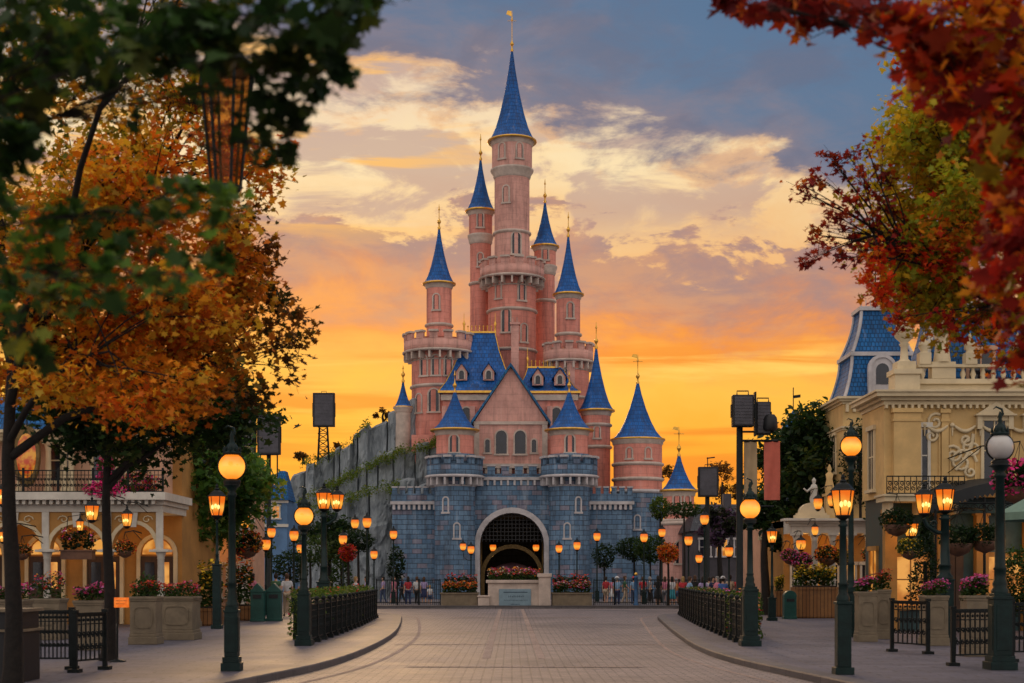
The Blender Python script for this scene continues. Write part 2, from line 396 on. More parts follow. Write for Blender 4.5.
# ------------------------------------------------------------------ leaves
MAPLE = np.array([(0, -.5), (.12, -.22), (.42, -.30), (.33, -.05), (.52, .18), (.24, .17), (.16, .30), (0, .55), (-.16, .30), (-.24, .17), (-.52, .18), (-.33, -.05), (-.42, -.30), (-.12, -.22)])
OVAL = np.array([(0, -.5), (.24, -.18), (.26, .12), (0, .5), (-.26, .12), (-.24, -.18)])
PETAL = np.array([(math.cos(a) * .5 * (1 if k % 2 == 0 else .8), math.sin(a) * .5 * (1 if k % 2 == 0 else .8)) for k, a in enumerate(np.linspace(0, 2 * math.pi, 9)[:-1])])
def leaf_obj(name, P, size, tint, shape, mat, parent, up=0.35, fold=.14):
    n = len(P); k = len(shape)
    nrm = rng.normal(size=(n, 3)); nrm[:, 2] = np.abs(nrm[:, 2]) * (1 + up) + up; nrm /= np.linalg.norm(nrm, axis=1)[:, None]
    t = np.cross(nrm, rng.normal(size=(n, 3))); t /= np.linalg.norm(t, axis=1)[:, None] + 1e-9
    b = np.cross(nrm, t)
    sx = shape[:, 0][None, :, None]; sy = shape[:, 1][None, :, None]
    sz = np.asarray(size).reshape(n, 1, 1)
    asp = rng.uniform(.68, 1.15, (n, 1, 1)); fo = fold * rng.uniform(.2, 3.2, (n, 1, 1)); cu = fold * rng.uniform(-1.5, 3.5, (n, 1, 1)); sk = rng.uniform(-.25, .25, (n, 1, 1))
    V = P[:, None, :] + sz * ((sx * asp + sy * sk) * t[:, None, :] + sy * b[:, None, :] + (np.abs(sx) * fo - sy * sy * cu) * nrm[:, None, :])
    V = V.reshape(-1, 3).astype(np.float32)
    me = bpy.data.meshes.new(name)
    me.vertices.add(n * k); me.vertices.foreach_set('co', V.ravel())
    me.loops.add(n * k); me.loops.foreach_set('vertex_index', np.arange(n * k, dtype=np.int32))
    me.polygons.add(n); me.polygons.foreach_set('loop_start', np.arange(0, n * k, k, dtype=np.int32))
    try: me.polygons.foreach_set('loop_total', np.full(n, k, dtype=np.int32))
    except Exception: pass
    me.update(calc_edges=True)
    a = me.color_attributes.new('tint', 'FLOAT_COLOR', 'POINT')
    c = np.ones((n, k, 4), np.float32); c[:, :, :3] = np.asarray(tint, np.float32)[:, None, :]
    a.data.foreach_set('color', c.ravel())
    me.materials.append(mat)
    o = bpy.data.objects.new(name, me); COL.objects.link(o)
    if parent: o.parent = parent
    return o
def tints(n, pal, jit=.25, own=None):
    w = np.array([p[0] for p in pal], float); w /= w.sum(); c = np.array([p[1] for p in pal])
    i = rng.choice(len(pal), n, p=w) if own is None else own
    t = c[i] * (1 + rng.uniform(-jit, jit, (n, 1))) * (1 + rng.uniform(-.1, .1, (n, 3)))
    return np.clip(t, .002, .95)

def tree(name, label, cat, base, th, tr, clumps, leaf=.1, shape=MAPLE, group=None, lean=(0, 0), fork=.55, twig=7, barkmat=None, limb=1.0):
    """trunk with limbs reaching each clump; clumps = (x,y,z,r,n,palette) in world coordinates"""
    root = thing(name, label, cat, base, group=group)
    b = Vector(base); mb = MB()
    top = Vector((lean[0], lean[1], th))
    def tp(f): return Vector((lean[0] * f ** 1.5 + .04 * math.sin(f * 7), lean[1] * f ** 1.5, th * f))
    fl = [0, .03, .1, .25, .4, .55, .7, .85, 1]
    mb.tube([tp(f) for f in fl], [tr * (1.55 if f == 0 else 1.25 if f < .05 else 1.05 if f < .15 else 1 - .5 * f) for f in fl], 10)
    PP, SS, TT = [], [], []
    C_ = np.array([c[:3] for c in clumps]) - np.array(base)
    K = max(2, min(9, len(clumps) // 5))
    q_ = np.random.default_rng(len(clumps)); cen = C_[q_.choice(len(C_), K, replace=False)]
    for _ in range(12):
        own_ = np.argmin(((C_[:, None] - cen[None]) ** 2).sum(2), 1)
        cen = np.array([C_[own_ == k].mean(0) if (own_ == k).any() else cen[k] for k in range(K)])
    mains = []
    for k in range(K):
        c = Vector(cen[k]); hd = math.hypot(c.x, c.y)
        f = max(fork, min(1.0, (c.z - .7 * hd) / th)); f = min(1.0, max(fork, f + rnd.uniform(-.05, .12))); p0 = tp(f); d_ = (c - p0).length
        mid = p0.lerp(c, .45) + Vector((rnd.uniform(-.12, .12), rnd.uniform(-.12, .12), rnd.uniform(.05, .18))) * d_
        e = p0.lerp(c, .92); pts = [p0.lerp(mid, t).lerp(mid.lerp(e, t), t) + Vector((rnd.uniform(-1, 1), rnd.uniform(-1, 1), rnd.uniform(-1, 1))) * .018 * d_ * (1 if 0 < t < 1 else 0) for t in (0, .125, .25, .375, .5, .625, .75, .875, 1)]
        r0 = min(tr * .55, (.015 + .016 * d_) * limb); mb.tube(pts, [r0 * (1 - .75 * i / 8) for i in range(9)], 7); mains.append((pts, r0))
    for ci, (x, y, z, r, n, pal) in enumerate(clumps):
        c = Vector((x, y, z)) - b
        mp_, r0 = mains[own_[ci]]
        js = min(range(2, 9), key=lambda j_: (mp_[j_] - c).length + .25 * (8 - j_) * 0); js = max(2, js - rnd.choice((0, 1, 1, 2)))
        p0 = mp_[js]; dist = (c - p0).length
        mid = p0.lerp(c, .5) + Vector((rnd.uniform(-.12, .12), rnd.uniform(-.12, .12), rnd.uniform(.0, .14))) * dist
        pts = [p0.lerp(mid, t).lerp(mid.lerp(c, t), t) for t in (0, .2, .4, .6, .8, 1)]
        r1 = min(r0 * (1 - .75 * js / 8) * .8, .008 + .012 * dist * limb)
        mb.tube(pts, [r1 * (1 - .75 * t) for t in (0, .2, .4, .6, .8, 1)], 5)
        cc = np.array(c)
        tw = []
        for k in range(twig):
            d = Vector((rnd.gauss(0, 1), rnd.gauss(0, 1), rnd.gauss(0, .8))).normalized() * r * rnd.uniform(.7, 1.25)
            s0 = pts[rnd.choice((3, 4, 5, 5))]; e = c + d
            m2 = s0.lerp(e, .5) + Vector((0, 0, r * .12))
            mb.tube([s0, m2, e], [.013 * min(1, r) + .003, .008 * min(1, r) + .002, .002], 4, cap=False)
            tw.append((np.array(s0), np.array(m2), np.array(e)))
        na = int(n * .72)
        idx = rng.integers(0, len(tw), na); tt = rng.uniform(.15, 1.05, na)[:, None]
        A = np.array([tw[i][0] for i in idx]); B = np.array([tw[i][1] for i in idx]); E = np.array([tw[i][2] for i in idx])
        p = (1 - tt) ** 2 * A + 2 * tt * (1 - tt) * B + tt ** 2 * E + rng.normal(size=(na, 3)) * r * .16
        q = rng.normal(size=(n - na, 3)); q /= np.linalg.norm(q, axis=1)[:, None]; q = cc + q * r * (rng.uniform(.1, 1, (n - na, 1)) ** .5)
        P = np.vstack([p, q]); PP.append(P)
        base_i = rng.choice(len(pal), p=np.array([w[0] for w in pal]) / sum(w[0] for w in pal))
        own = np.where(rng.random(len(P)) < .5, base_i, rng.choice(len(pal), len(P), p=np.array([w[0] for w in pal]) / sum(w[0] for w in pal)))
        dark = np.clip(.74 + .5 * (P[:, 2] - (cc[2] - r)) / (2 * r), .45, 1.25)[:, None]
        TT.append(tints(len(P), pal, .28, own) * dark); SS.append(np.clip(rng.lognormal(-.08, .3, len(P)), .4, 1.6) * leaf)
    mb.build('trunk', barkmat or M['bark'], root)
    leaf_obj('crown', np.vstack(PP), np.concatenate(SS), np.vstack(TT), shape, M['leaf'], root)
    return root
def ellipse_clumps(cx, cy, ax, ay, d0, d1, count, r, n, pal, seed=1, edge=.35):
    """clumps through an ellipsoidal crown given by its measured outline and depth range"""
    q = random.Random(seed); out = []
    dm = (d0 + d1) / 2
    k = 0
    while len(out) < count and k < count * 40:
        k += 1
        u, v, w = q.uniform(-1, 1), q.uniform(-1, 1), q.uniform(-1, 1)
        e = u * u + v * v + w * w
        if e > 1 or e < edge * q.random(): continue
        x = W(cx, dm) + u * ax * dm / F; z = Z(cy, dm) + v * ay * dm / F; y = dm + w * (d1 - d0) / 2
        rr = r * q.uniform(.7, 1.3)
        out.append((x, y, z, rr, int(n * (rr / r) ** 2), pal))
    return out
def pxc(lst, d, r, n, pal, dj=.4):
    """clumps from measured outline points, at depth d"""
    return [(W(px, dd), dd, Z(py, dd), r * rnd.uniform(.8, 1.2), n, pal) for (px, py) in lst for dd in (d + rnd.uniform(-dj, dj),)]
# ------------------------------------------------------------------ camera
cam = bpy.data.cameras.new('camera'); co = bpy.data.objects.new('camera', cam); COL.objects.link(co)
co.location = (0, 0, EYE); co.rotation_euler = (R(90), 0, 0)
cam.lens = 50; cam.sensor_width = 36; cam.shift_y = (577 - 341.5) / 1024
cam.clip_end = 9000; cam.clip_start = .05
cam.dof.use_dof = True; cam.dof.focus_distance = 75; cam.dof.aperture_fstop = 2.6; cam.dof.aperture_blades = 0
S.camera = co
S.view_settings.view_transform = 'Standard'; S.view_settings.look = 'None'; S.view_settings.exposure = 0
S.cycles.use_denoising = True
S.cycles.max_bounces = 4; S.cycles.diffuse_bounces = 2; S.cycles.use_adaptive_sampling = True; S.cycles.adaptive_threshold = .02; S.cycles.glossy_bounces = 2; S.cycles.transmission_bounces = 3; S.cycles.transparent_max_bounces = 4
S.cycles.sample_clamp_indirect = 4

# ------------------------------------------------------------------ sunset sky
def srgb(r, g, b):
    f = lambda c: (c / 12.92 if c <= .04045 else ((c + .055) / 1.055) ** 2.4)
    return (f(r / 255), f(g / 255), f(b / 255))
world = bpy.data.worlds.new('World'); S.world = world; world.use_nodes = True
nt = world.node_tree; nt.nodes.clear()
wo = N(nt, 'ShaderNodeOutputWorld'); bg = N(nt, 'ShaderNodeBackground', i_Strength=1.0)
tc = N(nt, 'ShaderNodeTexCoord'); sep = N(nt, 'ShaderNodeSeparateXYZ'); L(nt, tc.outputs['Generated'], sep.inputs[0])
x, y, z = sep.outputs
hyp = mth(nt, 'SQRT', mth(nt, 'ADD', mth(nt, 'MULTIPLY', x, x), mth(nt, 'MULTIPLY', y, y)))
T = mth(nt, 'DIVIDE', z, mth(nt, 'MAXIMUM', hyp, .02))               # tangent of the elevation
az = mth(nt, 'ARCTAN2', x, mth(nt, 'ADD', y, 0.0))
def noise(ku, kt, det=6.0, rough=.55, off=0.0, dist=0.0, sc=1.0):
    c = N(nt, 'ShaderNodeCombineXYZ'); L(nt, mth(nt, 'MULTIPLY', az, ku), c.inputs[0]); L(nt, mth(nt, 'MULTIPLY', T, kt), c.inputs[1]); c.inputs[2].default_value = off
    n = N(nt, 'ShaderNodeTexNoise', i_Scale=sc, i_Detail=det, i_Roughness=rough, i_Distortion=dist); L(nt, c.outputs[0], n.inputs['Vector'])
    return n.outputs[0]
nA = noise(10, 20, 8, .6, 1.3, .3); nB = noise(4.5, 34, 6, .55, 4.1, .4); nC = noise(16, 40, 8, .62, 7.7, .3); nD = noise(3.0, 60, 5, .5, 2.2, .5); nE = noise(11, 24, 8, .6, 9.4, .5)
azc = mth(nt, 'MINIMUM', mth(nt, 'MAXIMUM', az, -.5), .5)
# base ramp: orange at the horizon, yellow band, cream, then blue-grey
Td = mth(nt, 'ADD', T, mth(nt, 'MULTIPLY', mth(nt, 'SUBTRACT', nA, .5), .10))
ramp = N(nt, 'ShaderNodeValToRGB'); cr = ramp.color_ramp
stops = [(0, (240, 146, 40)), (.05, (250, 160, 44)), (.085, (253, 172, 50)), (.125, (255, 188, 72)), (.150, (253, 176, 78)), (.175, (243, 156, 74)), (.205, (238, 170, 104)), (.245, (240, 196, 140)), (.29, (247, 222, 176)), (.335, (238, 212, 178)), (.375, (178, 168, 168)), (.42, (104, 130, 162)), (.55, (78, 112, 152)), (1.0, (96, 122, 158))]
Tn = mth(nt, 'MULTIPLY', Td, 1.0)
while len(cr.elements) < len(stops): cr.elements.new(.5)
for e, (p, c) in zip(cr.elements, stops): e.position = p; e.color = (*srgb(*c), 1)
L(nt, Tn, ramp.inputs[0])
col = ramp.outputs[0]
# thin stripes in the glowing band
st = mth(nt, 'MULTIPLY', smooth(nt, nD, .46, .62), mth(nt, 'MULTIPLY', smooth(nt, T, .03, .07), mth(nt, 'SUBTRACT', 1.0, smooth(nt, T, .15, .2))))
col = mixc(nt, mth(nt, 'MULTIPLY', st, .75), col, srgb(240, 134, 38))
st2 = mth(nt, 'MULTIPLY', smooth(nt, noise(3.6, 50, 6, .55, 15.0, .5), .54, .68), mth(nt, 'MULTIPLY', smooth(nt, T, .05, .09), mth(nt, 'SUBTRACT', 1.0, smooth(nt, T, .14, .18))))
col = mixc(nt, mth(nt, 'MULTIPLY', st2, .85), col, srgb(255, 212, 104))
# mauve bank across the middle, lit orange from below
edge = mth(nt, 'ADD', mth(nt, 'ADD', T, mth(nt, 'MULTIPLY', azc, .075)), mth(nt, 'MULTIPLY', mth(nt, 'ADD', mth(nt, 'MULTIPLY', mth(nt, 'SUBTRACT', nA, .5), .20), mth(nt, 'MULTIPLY', mth(nt, 'SUBTRACT', nC, .5), .05)), 1.0))
bank = mth(nt, 'MULTIPLY', smooth(nt, edge, .150, .20), mth(nt, 'SUBTRACT', 1.0, smooth(nt, edge, .236, .246)))
bcol = mixc(nt, smooth(nt, edge, .15, .235), srgb(244, 142, 58), srgb(160, 128, 128))
bcol = mixc(nt, mth(nt, 'MULTIPLY', smooth(nt, nC, .42, .64), .4), bcol, srgb(236, 164, 104))
col = mixc(nt, mth(nt, 'MULTIPLY', bank, .94), col, bcol)
# golden streaks and grey wisps in the cream gap
gap = mth(nt, 'MULTIPLY', smooth(nt, T, .225, .26), mth(nt, 'SUBTRACT', 1.0, smooth(nt, T, .36, .40)))
wisp = mth(nt, 'MULTIPLY', smooth(nt, nE, .46, .57), gap)
col = mixc(nt, mth(nt, 'MULTIPLY', wisp, .68), col, srgb(176, 146, 144))
gold = mth(nt, 'MULTIPLY', smooth(nt, nB, .52, .60), mth(nt, 'MULTIPLY', gap, mth(nt, 'SUBTRACT', 1.0, smooth(nt, az, -.14, .08))))
col = mixc(nt, mth(nt, 'MULTIPLY', gold, .85), col, srgb(255, 190, 92))
# slate-blue deck above, its lower edge falling to the right
e2 = mth(nt, 'ADD', mth(nt, 'ADD', T, mth(nt, 'MULTIPLY', azc, .27)), mth(nt, 'MULTIPLY', mth(nt, 'ADD', mth(nt, 'MULTIPLY', mth(nt, 'SUBTRACT', nA, .5), .22), mth(nt, 'MULTIPLY', mth(nt, 'SUBTRACT', nC, .5), .06)), 1.0))
deck = smooth(nt, e2, .308, .345)
dcol = mixc(nt, smooth(nt, e2, .305, .41), srgb(134, 120, 132), srgb(80, 112, 146))
dcol = mixc(nt, mth(nt, 'MULTIPLY', smooth(nt, nE, .42, .62), .5), dcol, srgb(96, 102, 126))
col = mixc(nt, mth(nt, 'MULTIPLY', deck, .98), col, dcol)
rim = mth(nt, 'MULTIPLY', smooth(nt, e2, .300, .320), mth(nt, 'SUBTRACT', 1.0, smooth(nt, e2, .324, .347)))
col = mixc(nt, mth(nt, 'MULTIPLY', mth(nt, 'MULTIPLY', rim, smooth(nt, nC, .42, .6)), .5), col, srgb(244, 186, 128))
# the open, paler sky overhead and behind, which lights the fronts
back = mth(nt, 'MAXIMUM', smooth(nt, mth(nt, 'MULTIPLY', y, -1.0), -.35, .35), smooth(nt, T, .62, 1.3))
bk = mixc(nt, smooth(nt, nA, .35, .65), (.80, .72, .70), (.98, .88, .80))
col = mixc(nt, back, col, bk)
col = mixc(nt, smooth(nt, z, -.02, .0), (.08, .07, .07), col)
sky = N(nt, 'ShaderNodeTexSky', sky_type='NISHITA', sun_disc=False); sky.sun_elevation = R(7); sky.sun_rotation = R(-6); sky.air_density = 1.5; sky.dust_density = 3
add = mixc(nt, 1.0, col, mixc(nt, .997, sky.outputs[0], (0, 0, 0)), 'ADD')
L(nt, add, bg.inputs[0]); L(nt, bg.outputs[0], wo.inputs[0])
sl = bpy.data.lights.new('sun', 'SUN'); sl.energy = 1.25; sl.angle = R(18); sl.color = (1.0, .62, .30)
so = bpy.data.objects.new('sun', sl); COL.objects.link(so)
so.rotation_euler = Vector((math.sin(R(-6)) * math.cos(R(14)), math.cos(R(-6)) * math.cos(R(14)), math.sin(R(14)))).to_track_quat('Z', 'Y').to_euler()

# ------------------------------------------------------------------ ground, road, pavements
GZ = -.125
M['ground'] = plain('ground', (.12, .115, .115), .8, .25, .2)
M['road'] = brick('road_pavers', (.345, .275, .255), (.245, .20, .195), (.095, .08, .082), .34, .17, ms=.018, rough=.62, bump=.5, var=.3, nscale=.45, dirt=.3, spec=.4, rough_var=.16, patch=.85)
M['pave'] = brick('pavement_pavers', (.165, .150, .185), (.118, .108, .138), (.05, .046, .054), 1.0, .30, ms=.02, rough=.6, bump=.5, var=.35, nscale=.4, dirt=.35, spec=.4, rough_var=.16, patch=.9)
M['strip'] = brick('pale_paving_strip', (.46, .35, .30), (.40, .30, .26), (.16, .13, .12), .6, .2, ms=.01, rough=.9, bump=.2, var=.25, nscale=.8, dirt=.3, spec=.05, patch=.3)
M['kerb'] = brick('kerb_stone', (.16, .14, .14), (.12, .11, .115), (.05, .045, .045), .9, .5, ms=.012, rough=.6, bump=.25, var=.3, dirt=.4)
M['plaza'] = brick('plaza_pavers', (.25, .22, .24), (.21, .19, .21), (.10, .09, .10), .5, .5, ms=.012, rough=.5, bump=.2, var=.3, nscale=.3, dirt=.3, spec=.5)
g = MB(); g.add([(-3000, -400, GZ - .012), (3000, -400, GZ - .012), (3000, 5000, GZ - .012), (-3000, 5000, GZ - .012)], [(0, 1, 2, 3)])
tag(g.build('ground', M['ground']), kind='structure')
def cr_spline(pts, n=8):
    out = []
    P = [pts[0]] + list(pts) + [pts[-1]]
    for i in range(1, len(P) - 2):
        p0, p1, p2, p3 = (Vector(q) for q in P[i - 1:i + 3])
        for k in range(n):
            t = k / n
            out.append(tuple(.5 * ((2 * p1) + (-p0 + p2) * t + (2 * p0 - 5 * p1 + 4 * p2 - p3) * t * t + (-p0 + 3 * p1 - 3 * p2 + p3) * t ** 3)))
    out.append(tuple(pts[-1])); return out
KL = cr_spline([(-4.2, -8), (-4.2, 4), (-4.5, 12), (-4.75, 17.5), (-4.32, 21.7), (-3.55, 26.8), (-3.3, 33), (-3.45, 42), (-4.2, 54), (-4.9, 61), (-6.4, 63.2), (-9, 63.6)])
KR = cr_spline([(4.9, -8), (4.9, 4), (5.2, 12), (5.5, 17.5), (5.1, 22), (4.45, 28), (4.35, 33), (4.7, 40), (5.5, 52), (6.2, 60), (7.6, 63), (10, 63.6)])
g = MB(); n = len(KL)
road = MB()
road.add([(-30, -20, GZ), (30, -20, GZ), (30, 79, GZ), (-30, 79, GZ)], [(0, 1, 2, 3)])
tag(road.build('road', M['road']), kind='structure')
pz = MB(); pz.add([(-60, 79, GZ), (60, 79, GZ), (60, 180, GZ), (-60, 180, GZ)], [(0, 1, 2, 3)]); tag(pz.build('plaza', M['plaza']), kind='structure')
def offset(line, d):
    out = []
    for i, p in enumerate(line):
        a = Vector(line[max(0, i - 1)]); b = Vector(line[min(len(line) - 1, i + 1)]); t = (b - a).normalized()
        out.append((p[0] - t.y * d, p[1] + t.x * d))
    return out
for side, K, X in (('pavement_left', KL, -60), ('pavement_right', KR, 60)):
    s = 1 if X < 0 else -1
    inn = offset(K, .34 * s)
    p = MB()
    poly = [(q[0], q[1], 0) for q in inn] + [(X, 63.94, 0), (X, -8, 0)]
    p.add(poly, [tuple(range(len(poly)))])
    tag(p.build(side, M['pave']), kind='structure')
    k = MB(); m = len(K); f2 = offset(K, .015 * s)
    vs = [(q[0], q[1], GZ - .005) for q in K] + [(q[0], q[1], -.02) for q in K] + [(q[0], q[1], .003) for q in f2] + [(q[0], q[1], .003) for q in inn] + [(q[0], q[1], -.05) for q in inn]
    fs = []; uv = []
    ln = [0]
    for i in range(1, m): ln.append(ln[-1] + math.dist(K[i], K[i - 1]))
    for r_ in range(4):
        for i in range(m - 1):
            fs.append((r_ * m + i, r_ * m + i + 1, (r_ + 1) * m + i + 1, (r_ + 1) * m + i)); v0 = (0, .105, .12, .46, .5)[r_]; v1 = (0, .105, .12, .46, .5)[r_ + 1]
            uv.append(((ln[i], v0), (ln[i + 1], v0), (ln[i + 1], v1), (ln[i], v1)))
    k.add(vs, fs, False, uv)
    tag(k.build('kerb', M['kerb']), kind='structure')
    # the drainage strip running beside the kerb
    a = offset(K, -.62 * s); b = offset(K, -.72 * s)
    d = MB(); sel = range(0, m - 10)
    vs = [(a[i][0], a[i][1], GZ + .004) for i in sel] + [(b[i][0], b[i][1], GZ + .004) for i in sel]; q = len(vs) // 2
    d.add(vs, [(i, i + 1, q + i + 1, q + i) for i in range(q - 1)], False, [((0, ln[i]), (0, ln[i + 1]), (.16, ln[i + 1]), (.16, ln[i])) for i in range(q - 1)])
    tag(d.build('paving_strip', M['strip']), kind='structure')
d = MB()
for (x0, y0, x1, y1, w) in [(-.55, 30, -.62, 76, .09), (.62, 30, .55, 76, .09), (-2.6, 60.2, 3.6, 60.2, .16), (-3, 36.2, 4, 36.2, .08), (-2.0, 27.2, 2.5, 27.2, .08)]:
    t = Vector((x1 - x0, y1 - y0, 0)).normalized(); nn = Vector((-t.y, t.x, 0)) * w; L_ = math.dist((x0, y0), (x1, y1))
    zz = GZ + .008 if abs(x1 - x0) > 1.5 and w != .09 else GZ + .004
    d.add([(x0 - nn.x, y0 - nn.y, zz), (x0 + nn.x, y0 + nn.y, zz), (x1 + nn.x, y1 + nn.y, zz), (x1 - nn.x, y1 - nn.y, zz)], [(3, 2, 1, 0)], False, [((0, L_), (w * 2, L_), (w * 2, 0), (0, 0))])
tag(d.build('paving_strip', M['strip']), kind='structure')

# ------------------------------------------------------------------ rock cliff beside the castle
def rockmat():
    m, nt, out = new_mat('grey_rock')
    p = N(nt, 'ShaderNodeBsdfPrincipled', i_Roughness=.85); p.inputs['Specular IOR Level'].default_value = .25
    tc = N(nt, 'ShaderNodeTexCoord'); mp = N(nt, 'ShaderNodeMapping'); mp.inputs['Scale'].default_value = (1.6, 1.6, .3); L(nt, tc.outputs['Object'], mp.inputs[0])
    n1 = N(nt, 'ShaderNodeTexNoise', i_Scale=1.0, i_Detail=10.0, i_Roughness=.74, i_Distortion=.8); L(nt, mp.outputs[0], n1.inputs['Vector'])
    n2 = N(nt, 'ShaderNodeTexNoise', i_Scale=.35, i_Detail=6.0); L(nt, tc.outputs['Object'], n2.inputs['Vector'])
    c = mixc(nt, smooth(nt, n1.outputs[0], .35, .65), (.17, .20, .225), (.36, .40, .425))
    c = mixc(nt, mth(nt, 'MULTIPLY', smooth(nt, n2.outputs[0], .5, .7), .45), c, (.15, .16, .12))
    L(nt, c, p.inputs['Base Color'])
    b = N(nt, 'ShaderNodeBump', i_Strength=.9, i_Distance=.25); L(nt, n1.outputs[0], b.inputs['Height']); L(nt, b.outputs[0], p.inputs['Normal'])
    L(nt, p.outputs[0], out.inputs[0]); return m
M['rock'] = rockmat()
q = random.Random(5)
def prof(tab, px):
    for (a, ya), (b, yb) in zip(tab, tab[1:]):
        if a <= px <= b: return ya + (yb - ya) * (px - a) / (b - a)
    return tab[-1][1] if px > tab[-1][0] else tab[0][1]
def slabs(mb, tab, d, px0, px1, depth, step=(7, 15)):
    px = px0; tops = []
    while px < px1:
        w = q.uniform(*step); d0 = d + q.uniform(-.5, .5)
        x0, x1 = W(px, d) - .05, W(px + w, d) + .05; zt = Z(prof(tab, px + w / 2), d) + q.uniform(-.35, .35)
        k = 9; base = []; tp = []
        cx, cy = (x0 + x1) / 2, d0 + depth / 2
        for i in range(k):
            a = 2 * math.pi * i / k + q.uniform(-.25, .25)
            rx, ry = (x1 - x0) / 2 * q.uniform(1.0, 1.3), depth / 2 * q.uniform(.85, 1.1)
            base.append((cx + rx * math.cos(a) * 1.06, cy + ry * math.sin(a) - .2, GZ - .1)); s_ = q.uniform(.8, 1.0)
            tp.append((cx + rx * math.cos(a) * s_, cy + ry * math.sin(a) * s_ + .25, zt + q.uniform(-.35, .35) + math.sin(a) * .6))
        midr = [tuple(Vector(b_).lerp(Vector(t_), .55) + Vector((q.uniform(-.1, .1), q.uniform(-.12, .12), 0))) for b_, t_ in zip(base, tp)]
        vs = base + midr + tp + [(cx, cy + .2, zt + .25)]
        fs = [(i, (i + 1) % k, k + (i + 1) % k, k + i) for i in range(k)] + [(k + i, k + (i + 1) % k, 2 * k + (i + 1) % k, 2 * k + i) for i in range(k)] + [(2 * k + i, 2 * k + (i + 1) % k, 3 * k) for i in range(k)]
        mb.add(vs, fs); tops.append((cx, d0, zt, x1 - x0)); px += w * .82
    return tops
TOP = [(262, 505), (280, 488), (290, 470), (310, 462), (330, 456), (345, 448), (358, 434), (370, 424), (385, 416), (400, 409), (412, 400), (430, 394), (446, 390)]
MIDT = [(285, 512), (320, 492), (350, 478), (375, 464), (400, 454), (430, 446), (446, 440)]
LOWT = [(270, 530), (300, 515), (340, 503), (370, 492), (400, 486), (436, 480)]
rk = thing('cliff', None, None, (0, 0, 0), kind='structure'); del_keys = [k for k in ('label', 'category') if k in rk.keys()]
from mathutils import noise as mno
def crag(mb, tab, d, px0, px1, back, seed, lo=GZ - .1):
    """one continuous terrace of rock: upright blocks of uneven width with cracks between them and a sloping top"""
    qq = random.Random(seed); xs = []; x_ = W(px0, d); x1_ = W(px1, d); cells = []
    while x_ < x1_:
        w = qq.choice((.5, .8, 1.1, 1.5, 1.9)) * qq.uniform(.8, 1.2); cells.append((x_, w, qq.uniform(-.55, .45), qq.uniform(-.55, .45), qq.uniform(-.16, .16))); x_ += w
    cols = []
    for (cx, w, do, ho, tilt) in cells:
        n = max(3, int(w / .16))
        for k in range(n):
            t = (k + .5) / n; cols.append((cx + w * t, do + tilt * (t - .5) * 3 - .16 * math.sin(math.pi * t), ho + tilt * (t - .5) * 2))
        cols.append((cx + w * .995, do + .38, ho - .35))
    R_ = 34; vs = []; 
    for (x_, do, ho) in cols:
        zt = Z(prof(tab, x_ * F / d + 512), d) + ho
        for r_ in range(R_):
            z_ = lo + (zt - lo) * r_ / (R_ - 1)
            f = mno.fractal((x_ * .7, seed * 3.1, z_ * .28), 1.0, 2.1, 5) * .38 + mno.fractal((x_ * 2.6, seed, z_ * 1.1), 1.0, 2.0, 4) * .11
            lean = .9 * (z_ - lo) / max(1, zt - lo); step = -.22 if mno.noise((x_ * .5, seed * 7, z_ * .45)) > .12 else 0
            vs.append((x_ + .05 * mno.noise((z_, x_, 3)), d + do + lean + f + step, z_))
        zz_ = zt + .12 * mno.noise((x_ * 2, 1, seed)); vs.append((x_, d + do + 1.6, zz_ + .25)); vs.append((x_, d + do + back, zz_ + .1))
    H_ = R_ + 2; fs = []
    for c_ in range(len(cols) - 1):
        for r_ in range(H_ - 1): a = c_ * H_ + r_; fs.append((a, a + H_, a + H_ + 1, a + 1))
    mb.add(vs, fs, False)
mb = MB(); crag(mb, TOP, 117, 258, 447, 5, 1); crag(mb, MIDT, 114.6, 280, 447, 4, 2); crag(mb, LOWT, 112.4, 266, 434, 3.4, 3)
mb.build('rock_face', M['rock'], rk)
GR = [(3, (.13, .20, .02)), (2, (.17, .23, .03)), (2, (.08, .14, .016)), (1, (.22, .22, .04))]
for tab, dd, nn, lo, hi in ((MIDT, 114.7, 5200, 296, 444), (LOWT, 112.6, 2200, 300, 400), (TOP, 117.0, 900, 300, 370)):
    px = rng.uniform(lo, hi, nn); keep = np.sin(px * .13 + dd) + rng.normal(0, .5, nn) > -.8; px = px[keep]
    yy = dd + rng.uniform(-.9, 1.4, len(px)); zz = np.array([Z(prof(tab, p) , dd) for p in px]) + .10 + (yy - dd) * .25 + rng.normal(0, .22, len(px)) + .12 * np.sin(px * .35)
    P = np.stack([(px - 512) * dd / F, yy, zz], 1); leaf_obj('grass_ledge', P, rng.uniform(.10, .24, len(P)), tints(len(P), GR, .2), OVAL, M['leaf'], rk)
